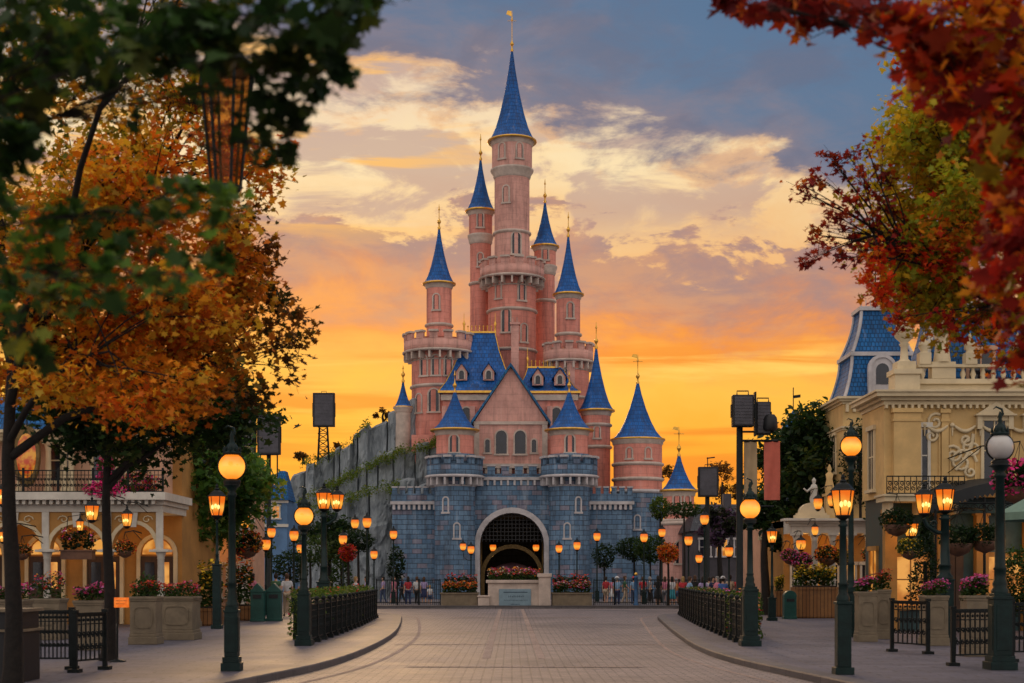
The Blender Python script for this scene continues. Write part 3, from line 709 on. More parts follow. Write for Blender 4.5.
# ------------------------------------------------------------------ a plain generic castle
castle = thing('castle', 'pink castle with blue cone roofs and a grey stone gatehouse closing the street', 'castle', (0, 0, 0))
def frame_at(cx, cy, z0, ang, r):
    """local (x, y, z) on a round wall: x along the wall, -y outward, ang measured from -Y"""
    ca, sa = math.cos(ang), math.sin(ang)
    def f(v):
        x, yy, zz = v
        return (cx + sa * (r - yy) + ca * x, cy - ca * (r - yy) + sa * x, z0 + zz)
    return f
def window(parent, fr, w, h, trim, glass=None, sill=True):
    w *= 1.2; h *= 1.15
    m = MB(); m.ribbon(arch_poly(w, h), off_arch(w, h, .11), -.07, .04, frame=fr)
    if sill: m.prism([(-w / 2 - .18, -.14), (w / 2 + .18, -.14), (w / 2 + .18, 0), (-w / 2 - .18, 0)], -.12, .04, frame=fr)
    o = m.build('window', M[trim], parent)
    g_ = MB(); g_.prism(arch_poly(w, h), -.012, .03, frame=fr)
    for i in (-1, 1): pass
    g_.build('pane', glass or M['dark_glass'], o)
    return o
def merlon_ring(mb, cx, cy, r, z, n, h=.55, t=.3, frac=.55):
    for i in range(n):
        a = 2 * math.pi * i / n; hw = math.pi / n * frac
        vs = []
        for rr in (r - t, r):
            for aa in (a - hw, a, a + hw):
                for zz in (z, z + h): vs.append((cx + rr * math.cos(aa), cy + rr * math.sin(aa), zz))
        I = lambda ri, ai, zi: ri * 6 + ai * 2 + zi
        fs = []
        for ai in (0, 1):
            fs += [(I(1, ai, 0), I(1, ai + 1, 0), I(1, ai + 1, 1), I(1, ai, 1)), (I(0, ai + 1, 0), I(0, ai, 0), I(0, ai, 1), I(0, ai + 1, 1)), (I(0, ai, 1), I(1, ai, 1), I(1, ai + 1, 1), I(0, ai + 1, 1))]
        fs += [(I(0, 0, 0), I(1, 0, 0), I(1, 0, 1), I(0, 0, 1)), (I(1, 2, 0), I(0, 2, 0), I(0, 2, 1), I(1, 2, 1))]
        mb.add(vs, fs)
def merlon_caps(mb, cx, cy, r, z, n, t=.3, frac=.62):
    for i in range(n):
        a = 2 * math.pi * i / n
        mb.cbox((cx + (r - t / 2) * math.cos(a), cy + (r - t / 2) * math.sin(a), z + .06), (t + .18, 2 * math.pi * r / n * frac, .16), a)
def corbel_ring(mb, cx, cy, r0, r1, z, n, h=.5):
    for i in range(n):
        a = 2 * math.pi * i / n; rm = (r0 + r1) / 2
        mb.cbox((cx + rm * math.cos(a), cy + rm * math.sin(a), z + h / 2), ((r1 - r0), .16, h), a)
def cone_roof(parent, cx, cy, r, z0, z1, mat='roof', flare=.22, finial=True, fh=1.6, weathercock=False):
    h = z1 - z0
    prof_ = [(r * 1.16, 0), (r * 1.0, .045 * h), (r * .80, .14 * h), (r * .585, .30 * h), (r * .36, .52 * h), (r * .17, .76 * h), (.05, h)]
    mb = MB(); mb.lathe(prof_, (cx, cy, z0), 28, True)
    o = mb.build('roof', M[mat], parent)
    t = MB(); t.lathe([(r * 1.165, -.10), (r * 1.20, -.04), (r * 1.19, .05), (r * 1.12, .07)], (cx, cy, z0), 28, True)
    if finial:
        t.lathe([(.10, -.35), (.14, -.2), (.07, -.05), (.06, .1), (.15, .25), (.17, .36), (.08, .5), (.035, .62), (.03, fh * .7), (.09, fh * .74), (.05, fh * .8), (.012, fh)], (cx, cy, z1), 10, True)
        if weathercock:
            t.tube([(cx - .38, cy, z1 + fh * .72), (cx + .38, cy, z1 + fh * .72)], .025, 5); t.tube([(cx, cy - .38, z1 + fh * .72), (cx, cy + .38, z1 + fh * .72)], .025, 5)
            t.prism([(cx - .5, z1 + fh * .9), (cx - .05, z1 + fh * .84), (cx - .05, z1 + fh * .98), (cx - .38, z1 + fh)], cy - .012, cy + .012)
    t.build('roof_trim', M['gold'], parent)
    return o
def tower(cx, cy, r, z0, z1, mat='pink', roof_z=None, roof='roof', wins=(), gallery=None, bands=(), n=28, head=None, fh=1.6, cock=False, roof_r=None, trim='trim'):
    """one tower: shaft, mouldings, windows, and a cone roof or a crenellated gallery"""
    mb = MB(); mb.lathe([(r, z0), (r, z1)], (cx, cy, 0), n, True)
    t = mb.build('tower', M[mat], castle)
    tr = MB()
    for zb in bands: tr.lathe([(r + .01, zb - .16), (r + .14, zb - .08), (r + .17, zb), (r + .14, zb + .08), (r + .01, zb + .14)], (cx, cy, 0), n, True, caps=False)
    hr = r
    if head:                                   # a wider lantern storey under the roof
        hz0, hrad = head
        tr.lathe([(r + .01, hz0 - .75), (r + .12, hz0 - .55), (r + .10, hz0 - .45), (hrad + .12, hz0 - .08), (hrad + .14, hz0 + .06), (hrad + .02, hz0 + .12)], (cx, cy, 0), n, True, caps=False)
        hm = MB(); hm.lathe([(hrad, hz0), (hrad, z1)], (cx, cy, 0), n, True); hm.build('tower_head', M[mat], t); hr = hrad
    if roof_z:
        tr.lathe([(hr + .01, z1 - .45), (hr + .10, z1 - .32), (hr + .10, z1 - .2), (hr + .22, z1 - .08), (hr + .22, z1)], (cx, cy, 0), n, True)
        cone_roof(t, cx, cy, (roof_r or hr * 1.12), z1 + .01, roof_z, roof, fh=fh, weathercock=cock)
    if gallery:
        gz, gr, gmat, nm = gallery             # crenellated gallery carried on corbels
        gm = MB(); gm.lathe([(r, gz - .02), (gr, gz), (gr, gz + .95), (gr - .3, gz + .95), (gr - .3, gz + .35), (0.01, gz + .35)], (cx, cy, 0), n, True); merlon_ring(gm, cx, cy, gr, gz + .94, nm)
        gm.build('gallery', M[gmat], t)
        corbel_ring(tr, cx, cy, r - .02, gr + .02, gz - .62, nm + 6, .58)
        tr.lathe([(gr + .01, gz - .06), (gr + .12, gz - .01), (gr + .14, gz + .10), (gr + .01, gz + .17)], (cx, cy, 0), n, True, caps=False)
        merlon_caps(tr, cx, cy, gr + .04, gz + 1.49, nm)
        tr.lathe([(r + .01, gz - .72), (r + .1, gz - .66), (r + .01, gz - .6)], (cx, cy, 0), n, True, caps=False)
    if tr.v: tr.build('moulding', M[trim], t)
    for (ang, zw, ww, hw) in wins:
        rr = hr if (head and zw > head[0]) else r
        window(t, frame_at(cx, cy, zw, R(ang), rr - .03), ww, hw, trim)
    return t
D0 = 110.0
# gatehouse front
gw = MB(); GX0, GX1 = -3.2, 3.2; gy = D0 + .9; GT = 9.6; go, gh = 5.0, 6.6
inner = arch_poly(go, gh, 16)
poly = [(GX0, 0), (GX0, GT), (GX1, GT), (GX1, 0)] + list(reversed(inner))
n = len(inner)
# wall face around the opening as quads
outerp = [(GX0, 0)] + [(GX0 + (GX1 - GX0) * (i) / (n - 3), GT) for i in range(n - 2)] + [(GX1, 0)]
gw.ribbon(inner, outerp, gy, gy + 2.2)
for i in range(6): 
    xx = -2.7 + i * 1.08; gw.box(xx - .3, xx + .3, gy - .05, gy + .45, GT + .002, GT + .62)
gw.box(GX0 + .1, GX1 - .1, gy + 1.9, gy + 2.3, GT + .002, GT + .2)
gate = gw.build('gatehouse', M['stone'], castle)
t_ = MB(); t_.ribbon(inner, off_arch(go, gh, .42, 16), gy - .22, gy + .3)
t_.box(GX0 - .02, GX1 + .02, gy - .16, gy - .001, GT - .45, GT - .22)
for i in range(12): t_.box(-3.0 + i * .52, -2.84 + i * .52, gy - .13, gy - .002, GT - .85, GT - .452)
for i in range(6): t_.box(-2.7 + i * 1.08 - .36, -2.7 + i * 1.08 + .36, gy - .11, gy + .51, GT + .624, GT + .74)
t_.build('arch_surround', M['trim_grey'], gate)
pc = MB()
for i in range(-8, 9):
    xx = i * .29; top = gh - go / 2 + math.sqrt(max(0, (go / 2) ** 2 - xx * xx))
    if top > 4.35: pc.box(xx - .03, xx + .03, gy + .6, gy + .66, 4.35, top - .02)
for k in range(7):
    zz = 4.55 + k * .3; hw = go / 2 if zz < gh - go / 2 else math.sqrt(max(0, (go / 2) ** 2 - (zz - gh + go / 2) ** 2))
    if hw > .1: pc.box(-hw + .02, hw - .02, gy + .604, gy + .656, zz - .03, zz + .03)
pc.build('portcullis', M['black'], gate)
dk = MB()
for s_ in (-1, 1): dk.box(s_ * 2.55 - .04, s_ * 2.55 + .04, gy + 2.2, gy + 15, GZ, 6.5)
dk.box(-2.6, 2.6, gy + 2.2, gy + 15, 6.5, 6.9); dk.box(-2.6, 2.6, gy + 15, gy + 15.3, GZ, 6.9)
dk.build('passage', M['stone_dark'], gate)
ia = MB(); ia.ribbon(arch_poly(4.4, 3.9, 14), off_arch(4.4, 3.9, .32, 14), gy + 3.0, gy + 3.4); ia.build('inner_arch', M['bronze'], gate)
# round gate towers
for s_ in (-1, 1):
    tower(s_ * 4.45, D0 + .6, 1.58, GZ, 11.1, 'stone', wins=((s_ * -8, 4.6, .3, .95), (s_ * 24, 6.6, .3, .95)), gallery=(9.3, 2.2, 'stone', 14), trim='trim_grey')
    tower(s_ * 4.45, D0 + .7, 1.45, 9.6, 13.0, 'pink', roof_z=16.2, wins=((0, 11.2, .55, 1.15),), fh=1.5)
# curtain walls
for (xa, xb) in ((-9.35, -5.9), (5.9, 9.4)):
    c = MB(); c.box(xa, xb, D0 + 1.0, D0 + 2.4, GZ, 7.7); k = int((xb - xa) / .62)
    for i in range(k + 1):
        xx = xa + .2 + i * (xb - xa - .4) / k; c.box(xx - .19, xx + .19, D0 + .80, D0 + 1.15, 8.102, 8.55)
    c.box(xa - .05, xb + .05, D0 + .8, D0 + 2.6, 7.5, 8.1)
    o = c.build('curtain_wall', M['stone'], castle)
    t_ = MB(); t_.box(xa - .12, xb + .12, D0 + .66, D0 + .798, 7.25, 7.5)
    for i in range(9): xx = xa + .15 + i * (xb - xa - .3) / 8; t_.box(xx - .1, xx + .1, D0 + .74, D0 + .998, 6.85, 7.248)
    for i in range(k + 1): xx = xa + .2 + i * (xb - xa - .4) / k; t_.box(xx - .24, xx + .24, D0 + .74, D0 + 1.2, 8.553, 8.66)
    t_.build('moulding', M['trim_grey'], o)
# large round bastions at both ends
tower(10.1, D0 + 4.2, 1.95, GZ, 12.6, 'pink', roof_z=17.4, bands=(10.6, 9.4), wins=((-25, 11.0, .35, .7), (20, 11.0, .35, .7)), roof_r=1.85, fh=2.1, cock=True)
tower(10.1, D0 + 4.15, 2.05, GZ, 8.5, 'stone', wins=((-6, 5.4, .3, .9),), bands=(8.4,), trim='trim_grey')
# keep: two stepped pink blocks under hipped slate roofs
kb = MB(); kb.box(-5.6, 5.2, D0 + 5.2, D0 + 14, 7.0, 16.6); kb.box(-3.6, 3.4, D0 + 3.4, D0 + 5.198, 7.0, 12.6)
keep = kb.build('keep', M['pink'], castle)
def hip(parent, x0, x1, y0, y1, z0, z1, ridge, mat, ov=.35):
    m = MB(); ym = (y0 + y1) / 2; xa, xb = (x0 + x1) / 2 - ridge / 2, (x0 + x1) / 2 + ridge / 2
    x0 -= ov; x1 += ov; y0 -= ov; y1 += ov
    def lerp(t, px, py): return px + (py - px) * t
    rings = []
    for t, k in ((0, 0), (.18, .30), (.42, .58), (.72, .84), (1, 1)):
        zz = z0 + (z1 - z0) * t
        rings.append([(lerp(k, x0, xa), lerp(k, y0, ym - .25), zz), (lerp(k, x1, xb), lerp(k, y0, ym - .25), zz), (lerp(k, x1, xb), lerp(k, y1, ym + .25), zz), (lerp(k, x0, xa), lerp(k, y1, ym + .25), zz)])
    for r0, r1 in zip(rings, rings[1:]):
        for i in range(4): m.add([r0[i], r0[(i + 1) % 4], r1[(i + 1) % 4], r1[i]], [(0, 1, 2, 3)])
    m.add(rings[0], [(3, 2, 1, 0)]); m.add(rings[-1], [(0, 1, 2, 3)])
    o = m.build('roof', M[mat], parent)
    g_ = MB(); g_.box(xa - .06, xb + .06, ym - .31, ym + .31, z1 + .002, z1 + .14)
    k = max(3, int(ridge / .32))
    for i in range(k + 1):
        xx = xa + i * (xb - xa) / k; g_.tube([(xx, ym, z1 + .1), (xx, ym, z1 + .55)], .03, 5); g_.ball((xx, ym, z1 + .6), .075, 6, 5)
    for xx in (xa, xb): g_.lathe([(.09, 0), (.06, .5), (.13, .7), (.03, .95), (.02, 1.5), (.002, 1.7)], (xx, ym, z1 + .1), 8)
    g_.box(x0 - .03, x1 + .03, y0 - .05, y0 - .002, z0 - .12, z0 + .06)
    for p0, p1 in zip(rings, rings[1:]):
        for i in (0, 1): g_.tube([p0[i], p1[i]], .045, 5)
    g_.build('ridge_trim', M['gold'], o)
    return o
hip(keep, -5.6, .2, D0 + 5.2, D0 + 12, 16.6, 21.9, 2.6, 'roof')
hip(keep, .4, 5.2, D0 + 5.4, D0 + 12, 16.6, 19.0, 3.0, 'roof')
gr_ = MB(); gx, gz0, gz1 = -.1, 14.1, 18.3
gr_.prism([(gx - 2.8, gz0 + .002), (gx + 2.8, gz0 + .002), (gx, gz1)], D0 + 3.1, D0 + 3.5); gr_.build('gable', M['pink_pale'], keep)
rr_ = MB()
for s_ in (-1, 1): rr_.prism([(gx, gz1 + .02), (gx + s_ * 3.15, gz0 - .42), (gx + s_ * 3.2, gz0 - .20), (gx, gz1 + .30)], D0 + 2.75, D0 + 9.4)
rr_.build('roof', M['roof_teal'], keep)
bay = MB(); bay.box(-2.9, 2.7, D0 + 3.1, D0 + 5.18, 10.6, 14.1); bay.build('bay', M['pink_pale'], keep)
km = MB()
km.box(-3.15, 2.95, D0 + 2.85, D0 + 3.4, 10.25, 10.6)
for i in range(13): km.box(-3.0 + i * .478 - .12, -3.0 + i * .478 + .12, D0 + 2.92, D0 + 3.38, 9.82, 10.248)
km.box(-3.05, 2.85, D0 + 2.96, D0 + 3.098, 13.72, 13.97); km.box(-3.02, -2.6, D0 + 2.98, D0 + 3.098, 10.602, 13.718); km.box(2.4, 2.82, D0 + 2.98, D0 + 3.098, 10.602, 13.718)
km.box(-5.75, 5.35, D0 + 5.0, D0 + 5.198, 15.9, 16.35); km.box(-5.7, 5.3, D0 + 5.06, D0 + 5.198, 13.1, 13.3)
km.build('moulding', M['trim'], keep)
def flat(x, yy, zz): return lambda v: (x + v[0], yy + v[1], zz + v[2])
for xx in (-.85, .65): window(keep, flat(xx, D0 + 3.1, 11.4), .72, 1.6, 'trim')
for xx in (-1.95, 1.75): window(keep, flat(xx, D0 + 3.1, 11.5), .3, .9, 'trim')
for xx in (-4.7, -3.7, 3.6, 4.5): window(keep, flat(xx, D0 + 5.2, 13.6), .6, 1.5, 'trim')
# tall central tower, plain round, and its companions
tc_ = D0 + 12
tower(.0, tc_, 2.05, 7.0, 27.5, 'pink', wins=((-14, 22.3, .6, 1.7), (24, 25, .5, 1.5), (30, 21.5, .45, 1.3), (-34, 25.2, .4, 1.2)), bands=(24.3, 20.9), gallery=(27.0, 2.75, 'pink_pale', 14))
tower(.0, tc_, 1.5, 27.2, 38.9, 'pink_pale', roof_z=47.0, head=(36.4, 1.72), bands=(31.0,), wins=((-20, 33.4, .4, 1.2), (14, 29.0, .6, 1.6), (-30, 37.1, .42, 1.1), (22, 37.1, .42, 1.1)), fh=3.2, roof_r=1.78, cock=True)
tower(-6.1, D0 + 9, 2.3, GZ, 21.4, 'pink', wins=((-8, 15.2, .7, 1.6), (22, 18.2, .5, 1.4), (-30, 18.2, .5, 1.4), (-4, 18.2, .5, 1.4), (30, 15.2, .5, 1.3), (-44, 15.2, .5, 1.3)), bands=(17.4,), gallery=(20.2, 2.95, 'pink_pale', 15))
tower(-6.1, D0 + 9, 1.05, 21.0, 26.1, 'pink', roof_z=31.0, bands=(22.6,), wins=((-10, 23.8, .4, 1.1),), fh=1.8)
tower(4.75, D0 + 10, 1.75, 14, 20.2, 'pink', bands=(16.6,), wins=((0, 17.6, .5, 1.3),), gallery=(19.6, 2.1, 'pink_pale', 12))
tower(4.75, D0 + 10, 1.0, 19.6, 25.4, 'pink', roof_z=30.6, bands=(22.0,), wins=((8, 23.3, .4, 1.1),), fh=1.8)
tower(-2.75, D0 + 14.5, .92, 14, 33.6, 'pink', roof_z=38.4, head=(31.4, 1.02), wins=((0, 32.0, .4, 1.1), (0, 28.6, .35, 1.0)), bands=(27.2,), fh=2.0)
tower(2.9, D0 + 15, .85, 14, 30.6, 'pink', roof_z=34.8, head=(28.8, .95), wins=((0, 29.3, .4, 1.0),), bands=(25.8,), fh=1.8)
tower(6.9, D0 + 6.5, 1.15, GZ, 15.2, 'pink', roof_z=20.6, bands=(12.2, 14.0), wins=((0, 12.9, .35, .8),), fh=1.9)
tower(-9.0, D0 + 7.5, .62, 9, 15.6, 'trim', roof_z=18.0, fh=1.1)
# dormers, chimneys and buttresses that break up the roofs and walls
for (xx, yy, zz_) in ((-4.1, D0 + 6.0, 17.6), (-1.9, D0 + 6.0, 17.6), (2.1, D0 + 6.0, 17.2), (3.9, D0 + 6.0, 17.2)):
    dm = MB(); dm.prism([(xx - .45, zz_), (xx + .45, zz_), (xx + .45, zz_ + .7), (xx, zz_ + 1.35), (xx - .45, zz_ + .7)], yy - .3, yy + 2); dmo = dm.build('dormer', M['pink_pale'], keep)
    dr = MB()
    for s_ in (-1, 1): dr.prism([(xx, zz_ + 1.38), (xx + s_ * .6, zz_ + .58), (xx + s_ * .62, zz_ + .70), (xx, zz_ + 1.52)], yy - .42, yy + 2)
    dr.build('dormer_roof', M['roof'], dmo)
    window(keep, flat(xx, yy - .3, zz_ + .1), .32, .6, 'trim', sill=False)
for (xx, yy, z1_) in ((-5.1, D0 + 9, 20.6), (4.9, D0 + 8.4, 19.4), (.25, D0 + 8.6, 22.6)):
    ch = MB(); ch.box(xx - .32, xx + .32, yy - .3, yy + .3, 16, z1_); ch.box(xx - .42, xx + .42, yy - .4, yy + .4, z1_ + .001, z1_ + .2); ch.box(xx - .34, xx + .34, yy - .32, yy + .32, z1_ - .6, z1_ - .45)
    for k in (-1, 1): ch.lathe([(.11, 0), (.09, .4), (.11, .45)], (xx + k * .17, yy, z1_ + .2), 8)
    ch.build('chimney', M['pink_pale'], keep)
for xx in (-5.45, -2.3 - .9, 3.05, 5.05):
    bt = MB(); bt.cbox((xx, D0 + 5.0, 11.2), (.42, .5, 8.4)); bt.cbox((xx, D0 + 4.9, 9.0), (.54, .8, 4)); bt.build('buttress', M['pink_pale'], keep)
# low lean-to storeys that tie the keep together
lo = MB(); lo.box(-8.2, -5.5, D0 + 6, D0 + 12, GZ, 13.2); lo.box(5.1, 7.9, D0 + 6.2, D0 + 12, GZ, 11.8)
lo.build('lower_range', M['pink'], castle)

# gate-keeper's turret, standing apart to the right
gt = castle; save = castle
castle = thing('turret', 'small pink turret with a blue cone roof standing apart right of the castle', 'turret', (0, 0, 0))
tower(W(679, 104), 104, 1.1, GZ, 7.9, 'pink', roof_z=10.7, bands=(6.3, 5.7), wins=((-14, 6.7, .4, .75), (26, 6.7, .35, .7)), fh=1.9, roof_r=1.2, cock=True)
tower(W(679, 104), 104, 1.25, GZ, 5.6, 'pink_pale', wins=((0, 2.6, .6, 1.4),), bands=(5.5,))
castle = save
# ------------------------------------------------------------------ buildings
def railing_panel(mb, x0, x1, y, z0, z1, bars=7, scroll=True, r=.014):
    """ornate iron railing between two posts along x"""
    mb.box(x0, x1, y - .02, y + .02, z1 - .035, z1); mb.box(x0, x1, y - .015, y + .015, z0, z0 + .03)
    mb.box(x0, x1, y - .012, y + .012, z1 - .17, z1 - .15)
    w = x1 - x0
    for i in range(bars + 1):
        xx = x0 + w * i / bars; mb.tube([(xx, y, z0), (xx, y, z1 - .02)], r, 4)
    if scroll:
        for i in range(bars):
            cx = x0 + w * (i + .5) / bars; rr = min(w / bars * .40, (z1 - z0) * .16)
            for cz, sg in ((z0 + (z1 - z0) * .30, 1), (z0 + (z1 - z0) * .58, -1)):
                mb.tube([(cx + sg * rr * (1 - t * .75) * math.cos(t * 8.2 + 1.6), y, cz + sg * rr * (1 - t * .75) * math.sin(t * 8.2 + 1.6)) for t in [k / 11 for k in range(12)]], r * .95, 4)
def column(parent, x, y, z0, z1, r, mat='white'):
    m = MB()
    m.cbox((x, y, z0 + .06), (r * 3, r * 3, .12)); m.cbox((x, y, z1 - .05), (r * 3.1, r * 3.1, .10))
    m.lathe([(r * 1.35, .12), (r * 1.35, .18), (r * 1.08, .24), (r, .3), (r * .86, z1 - z0 - .32), (r * 1.0, z1 - z0 - .30), (r * .9, z1 - z0 - .26), (r * 1.35, z1 - z0 - .10)], (x, y, z0), 14)
    return m.build('column', M[mat], parent)
def sash(parent, x, y, z, w, h, frame='white', pane=None, name='window', bars=True):
    """window standing in front of plane y: casing, sill, glazing bars and pane"""
    m = MB(); t = .09
    m.box(x - w / 2 - t, x - w / 2, y - .06, y + .03, z, z + h); m.box(x + w / 2, x + w / 2 + t, y - .06, y + .03, z, z + h)
    m.box(x - w / 2 - t - .05, x + w / 2 + t + .05, y - .10, y + .03, z + h + .001, z + h + .14); m.box(x - w / 2 - t - .06, x + w / 2 + t + .06, y - .14, y + .03, z - .1, z - .001)
    if bars:
        m.box(x - .02, x + .02, y - .045, y + .02, z, z + h); m.box(x - w / 2, x + w / 2, y - .041, y + .02, z + h * .55 - .02, z + h * .55 + .02)
    o = m.build(name, M[frame], parent)
    g_ = MB(); g_.box(x - w / 2, x + w / 2, y - .02, y + .015, z, z + h); g_.build('pane', pane or M['dark_glass'], o)
    return o
def cornice(mb, x0, x1, y, z, steps=((.06, .10), (.14, .08), (.24, .07)), dep=.3):
    zz = z
    for (o_, h) in steps: mb.box(x0 - o_ * .9, x1 + o_ * .9, y - o_, y + dep + o_ * .5, zz, zz + h - .001); zz += h
    return zz

def side_sash(parent, xw, yc, z, w, h, frame='white', pane=None):
    """the same window on a wall that faces the street (-x)"""
    o = sash(parent, 0, 0, z, w, h, frame, pane)
    for ob in (o, o.children[0] if o.children else None):
        if ob is None: continue
        for v in ob.data.vertices: v.co = (xw + v.co.y, yc - v.co.x, v.co.z)
        ob.data.update()
    return o
# left: arcaded shop with a balcony
d = 45.0
lb = thing('arcade_building', 'peach building on the left with an arcade of round arches and an iron balcony', 'building', (0, 0, 0))
x0, x1 = W(-110, d), W(160, d)
cols = [W(p, d) for p in (-140, -78, -16, 46, 108, 160)]
zsp, zcr, zent, zbal = Z(549, d), Z(524, d), Z(512, d), Z(493, d)
m = MB()
for a, b in zip(cols, cols[1:]):
    w = b - a - .26; cx = (a + b) / 2; zc = zsp; r = w / 2; k = 12
    rise = zcr - zsp
    inn = [(cx + r * math.cos(math.pi - math.pi * i / k), zc + rise * math.sin(math.pi * i / k)) for i in range(k + 1)]
    out = [(a + (b - a) * i / k, zent) for i in range(k + 1)]
    m.ribbon(inn, out, d, d + .35)
    t = [(cx + (r + .13) * math.cos(math.pi - math.pi * i / k), zc + (rise + .12) * math.sin(math.pi * i / k)) for i in range(k + 1)]
    m2 = MB(); m2.ribbon([(p[0], p[1]) for p in inn], t, d - .05, d - .003); m2.build('arch_moulding', M['cream_pale'], lb)
m.box(x0, x1, d + 3.0, d + 9, 0, 6.4); m.box(x0, x1, d + .02, d + 3.0, zent + .002, zent + .25)
m.build('wall', M['ochre'], lb)
for c in cols[2:]:
    column(lb, c, d + .12, 0, zsp, .125, 'white')
    pl = MB(); pl.box(c - .11, c + .11, d - .07, d - .004, zsp + .003, zent - .004); pl.cbox((c, d + .1, zsp - .055), (.62, .5, .07)); pl.build('pilaster', M['white'], lb)
e = MB(); zz = zent + .26
e.box(x0, x1 + .1, d - .08, d + 3.2, zent + .001, zent + .22); e.box(x0, x1 + .18, d - .20, d + 3.2, zent + .222, zent + .36); e.box(x0, x1 + .3, d - .55, d + 3.2, zent + .362, zbal)
e.build('entablature', M['white'], lb)
br = MB()
for i in range(40):
    bx_ = x0 + (x1 - x0) * (i + .5) / 40; br.box(bx_ - .05, bx_ + .05, d - .44, d - .202, zent + .23, zent + .358)
br.build('dentils', M['white'], lb)
for a, b in zip(cols[1:], cols[2:]):
    ky = MB(); kx = (a + b) / 2; ky.prism([(kx - .09, zcr - .1), (kx + .09, zcr - .1), (kx + .14, zent - .02), (kx - .14, zent - .02)], d - .09, d - .052); ky.build('keystone', M['white'], lb)
    fl_ = MB()
    for s_ in (-1, 1): fl_.tube([(kx + s_ * (.42 + .18 * (1 - t * .8) * math.cos(t * 7)), d - .03, zent - .24 + .14 * (1 - t * .8) * math.sin(t * 7)) for t in [k_ / 10 for k_ in range(11)]], .022, 5)
    fl_.build('scroll', M['cream_pale'], lb)
rl = MB(); xs = [x0 + (x1 + .2 - x0) * i / 8 for i in range(9)]
for a, b in zip(xs, xs[1:]): railing_panel(rl, a + .03, b - .03, d - .45, zbal + .01, Z(471, d), 9)
for a in xs: rl.box(a - .03, a + .03, d - .485, d - .415, zbal + .002, Z(469, d))
rl.build('balcony_railing', M['iron'], lb)
up = MB(); ux = W(150, d)
up.box(x0, ux, d + 1.6, d + 9, zbal + .004, Z(436, d)); up.build('upper_wall', M['peach'], lb)
for p in (8, 37, 53.5, 60.5, 118): column(lb, W(p, d), d + 1.1, zbal + .003, Z(438, d), .10, 'cream_pale')
c = MB(); cornice(c, x0, ux, d + .95, Z(437.8, d), ((.05, .14), (.16, .10), (.3, .10))); c.box(x0, ux, d + 1.2, d + 9, Z(437.8, d), Z(437.8, d) + .33); c.build('cornice', M['cream_pale'], lb)
rf = MB(); zr = Z(437.8, d) + .345; rf.add([(x0, d + .8, zr), (ux + .2, d + .8, zr), (ux - .3, d + 2.0, zr + 1.2), (x0, d + 2.0, zr + 1.2), (x0, d + 9, zr), (ux + .2, d + 9, zr), (ux - .3, d + 7.5, zr + 1.2), (x0, d + 7.5, zr + 1.2)], [(0, 1, 2, 3), (1, 5, 6, 2), (5, 4, 7, 6), (3, 2, 6, 7), (0, 3, 7, 4)])
rf.build('roof', M['roof_town'], lb)
for p in (45, 90): sash(lb, W(p, d) , d + 1.6, zbal + .5, .7, 1.2, 'cream_pale')
for p in (-48, 15, 77, 134):
    dr = MB(); xx = W(p, d); dr.box(xx - .55, xx + .55, d + 2.93, d + 2.998, .02, 2.3); dr.box(xx - .45, xx - .04, d + 2.9, d + 2.928, .2, 1.1); dr.box(xx + .04, xx + .45, d + 2.9, d + 2.928, .2, 1.1)
    o = dr.build('door', M['door'], lb)
    g_ = MB(); g_.prism([(xx + a_, b_) for a_, b_ in arch_poly(1.0, .9)], d + 2.93, d + 2.99); 
    g_ = MB(); g_.prism([(xx + a_, 2.36 + b_) for a_, b_ in [(-.5, 0)] + arc(0, .02, .5, math.pi, 0, 10) + [(.5, 0)]], d + 2.92, d + 2.99); g_.build('fanlight', M['glass_warm'], o)
    for s_ in (-1, 1): w_ = MB(); w_.box(xx + s_ * .25 - .16, xx + s_ * .25 + .16, d + 2.905, d + 2.927, 1.2, 2.1); w_.build('pane', M['glass_warm'] if s_ > 0 else M['dark_glass'], o)
    fr_ = MB(); fr_.ribbon([(xx - .56, .02), (xx - .56, 2.38)] + [(xx + a_, 2.36 + b_) for a_, b_ in arc(0, .02, .56, math.pi, 0, 10)] + [(xx + .56, 2.38), (xx + .56, .02)], [(xx - .68, .02), (xx - .68, 2.38)] + [(xx + a_, 2.36 + b_) for a_, b_ in arc(0, .02, .68, math.pi, 0, 10)] + [(xx + .68, 2.38), (xx + .68, .02)], d + 2.86, d + 2.998); fr_.build('door_frame', M['cream_pale'], o)
sg = thing('round_sign', 'orange oval sign board hung in a dark ring beside the balcony columns', 'sign', (W(23, d), d + .35, Z(455, d)))
mm = MB(); mm.lathe([(.92, -.06), (1.0, -.02), (1.0, .04), (.90, .06)], (0, 0, 0), 28); mm.v = [(x_ * .44, z_, y_ * 1.0) for (x_, y_, z_) in mm.v]; mm.build('frame', M['bronze'], sg)
mm = MB(); mm.ball((0, 0, 0), .88, 24, 12); mm.v = [(x_ * .44, y_ * .12, z_) for x_, y_, z_ in mm.v]; mm.build('face', M['stained'], sg)
mm = MB(); mm.tube([(0, .02, .95), (0, .02, 1.25)], .02, 5); mm.tube([(0, .02, 1.25), (0, .75, 1.25)], .02, 5); mm.build('bracket', M['iron'], sg)

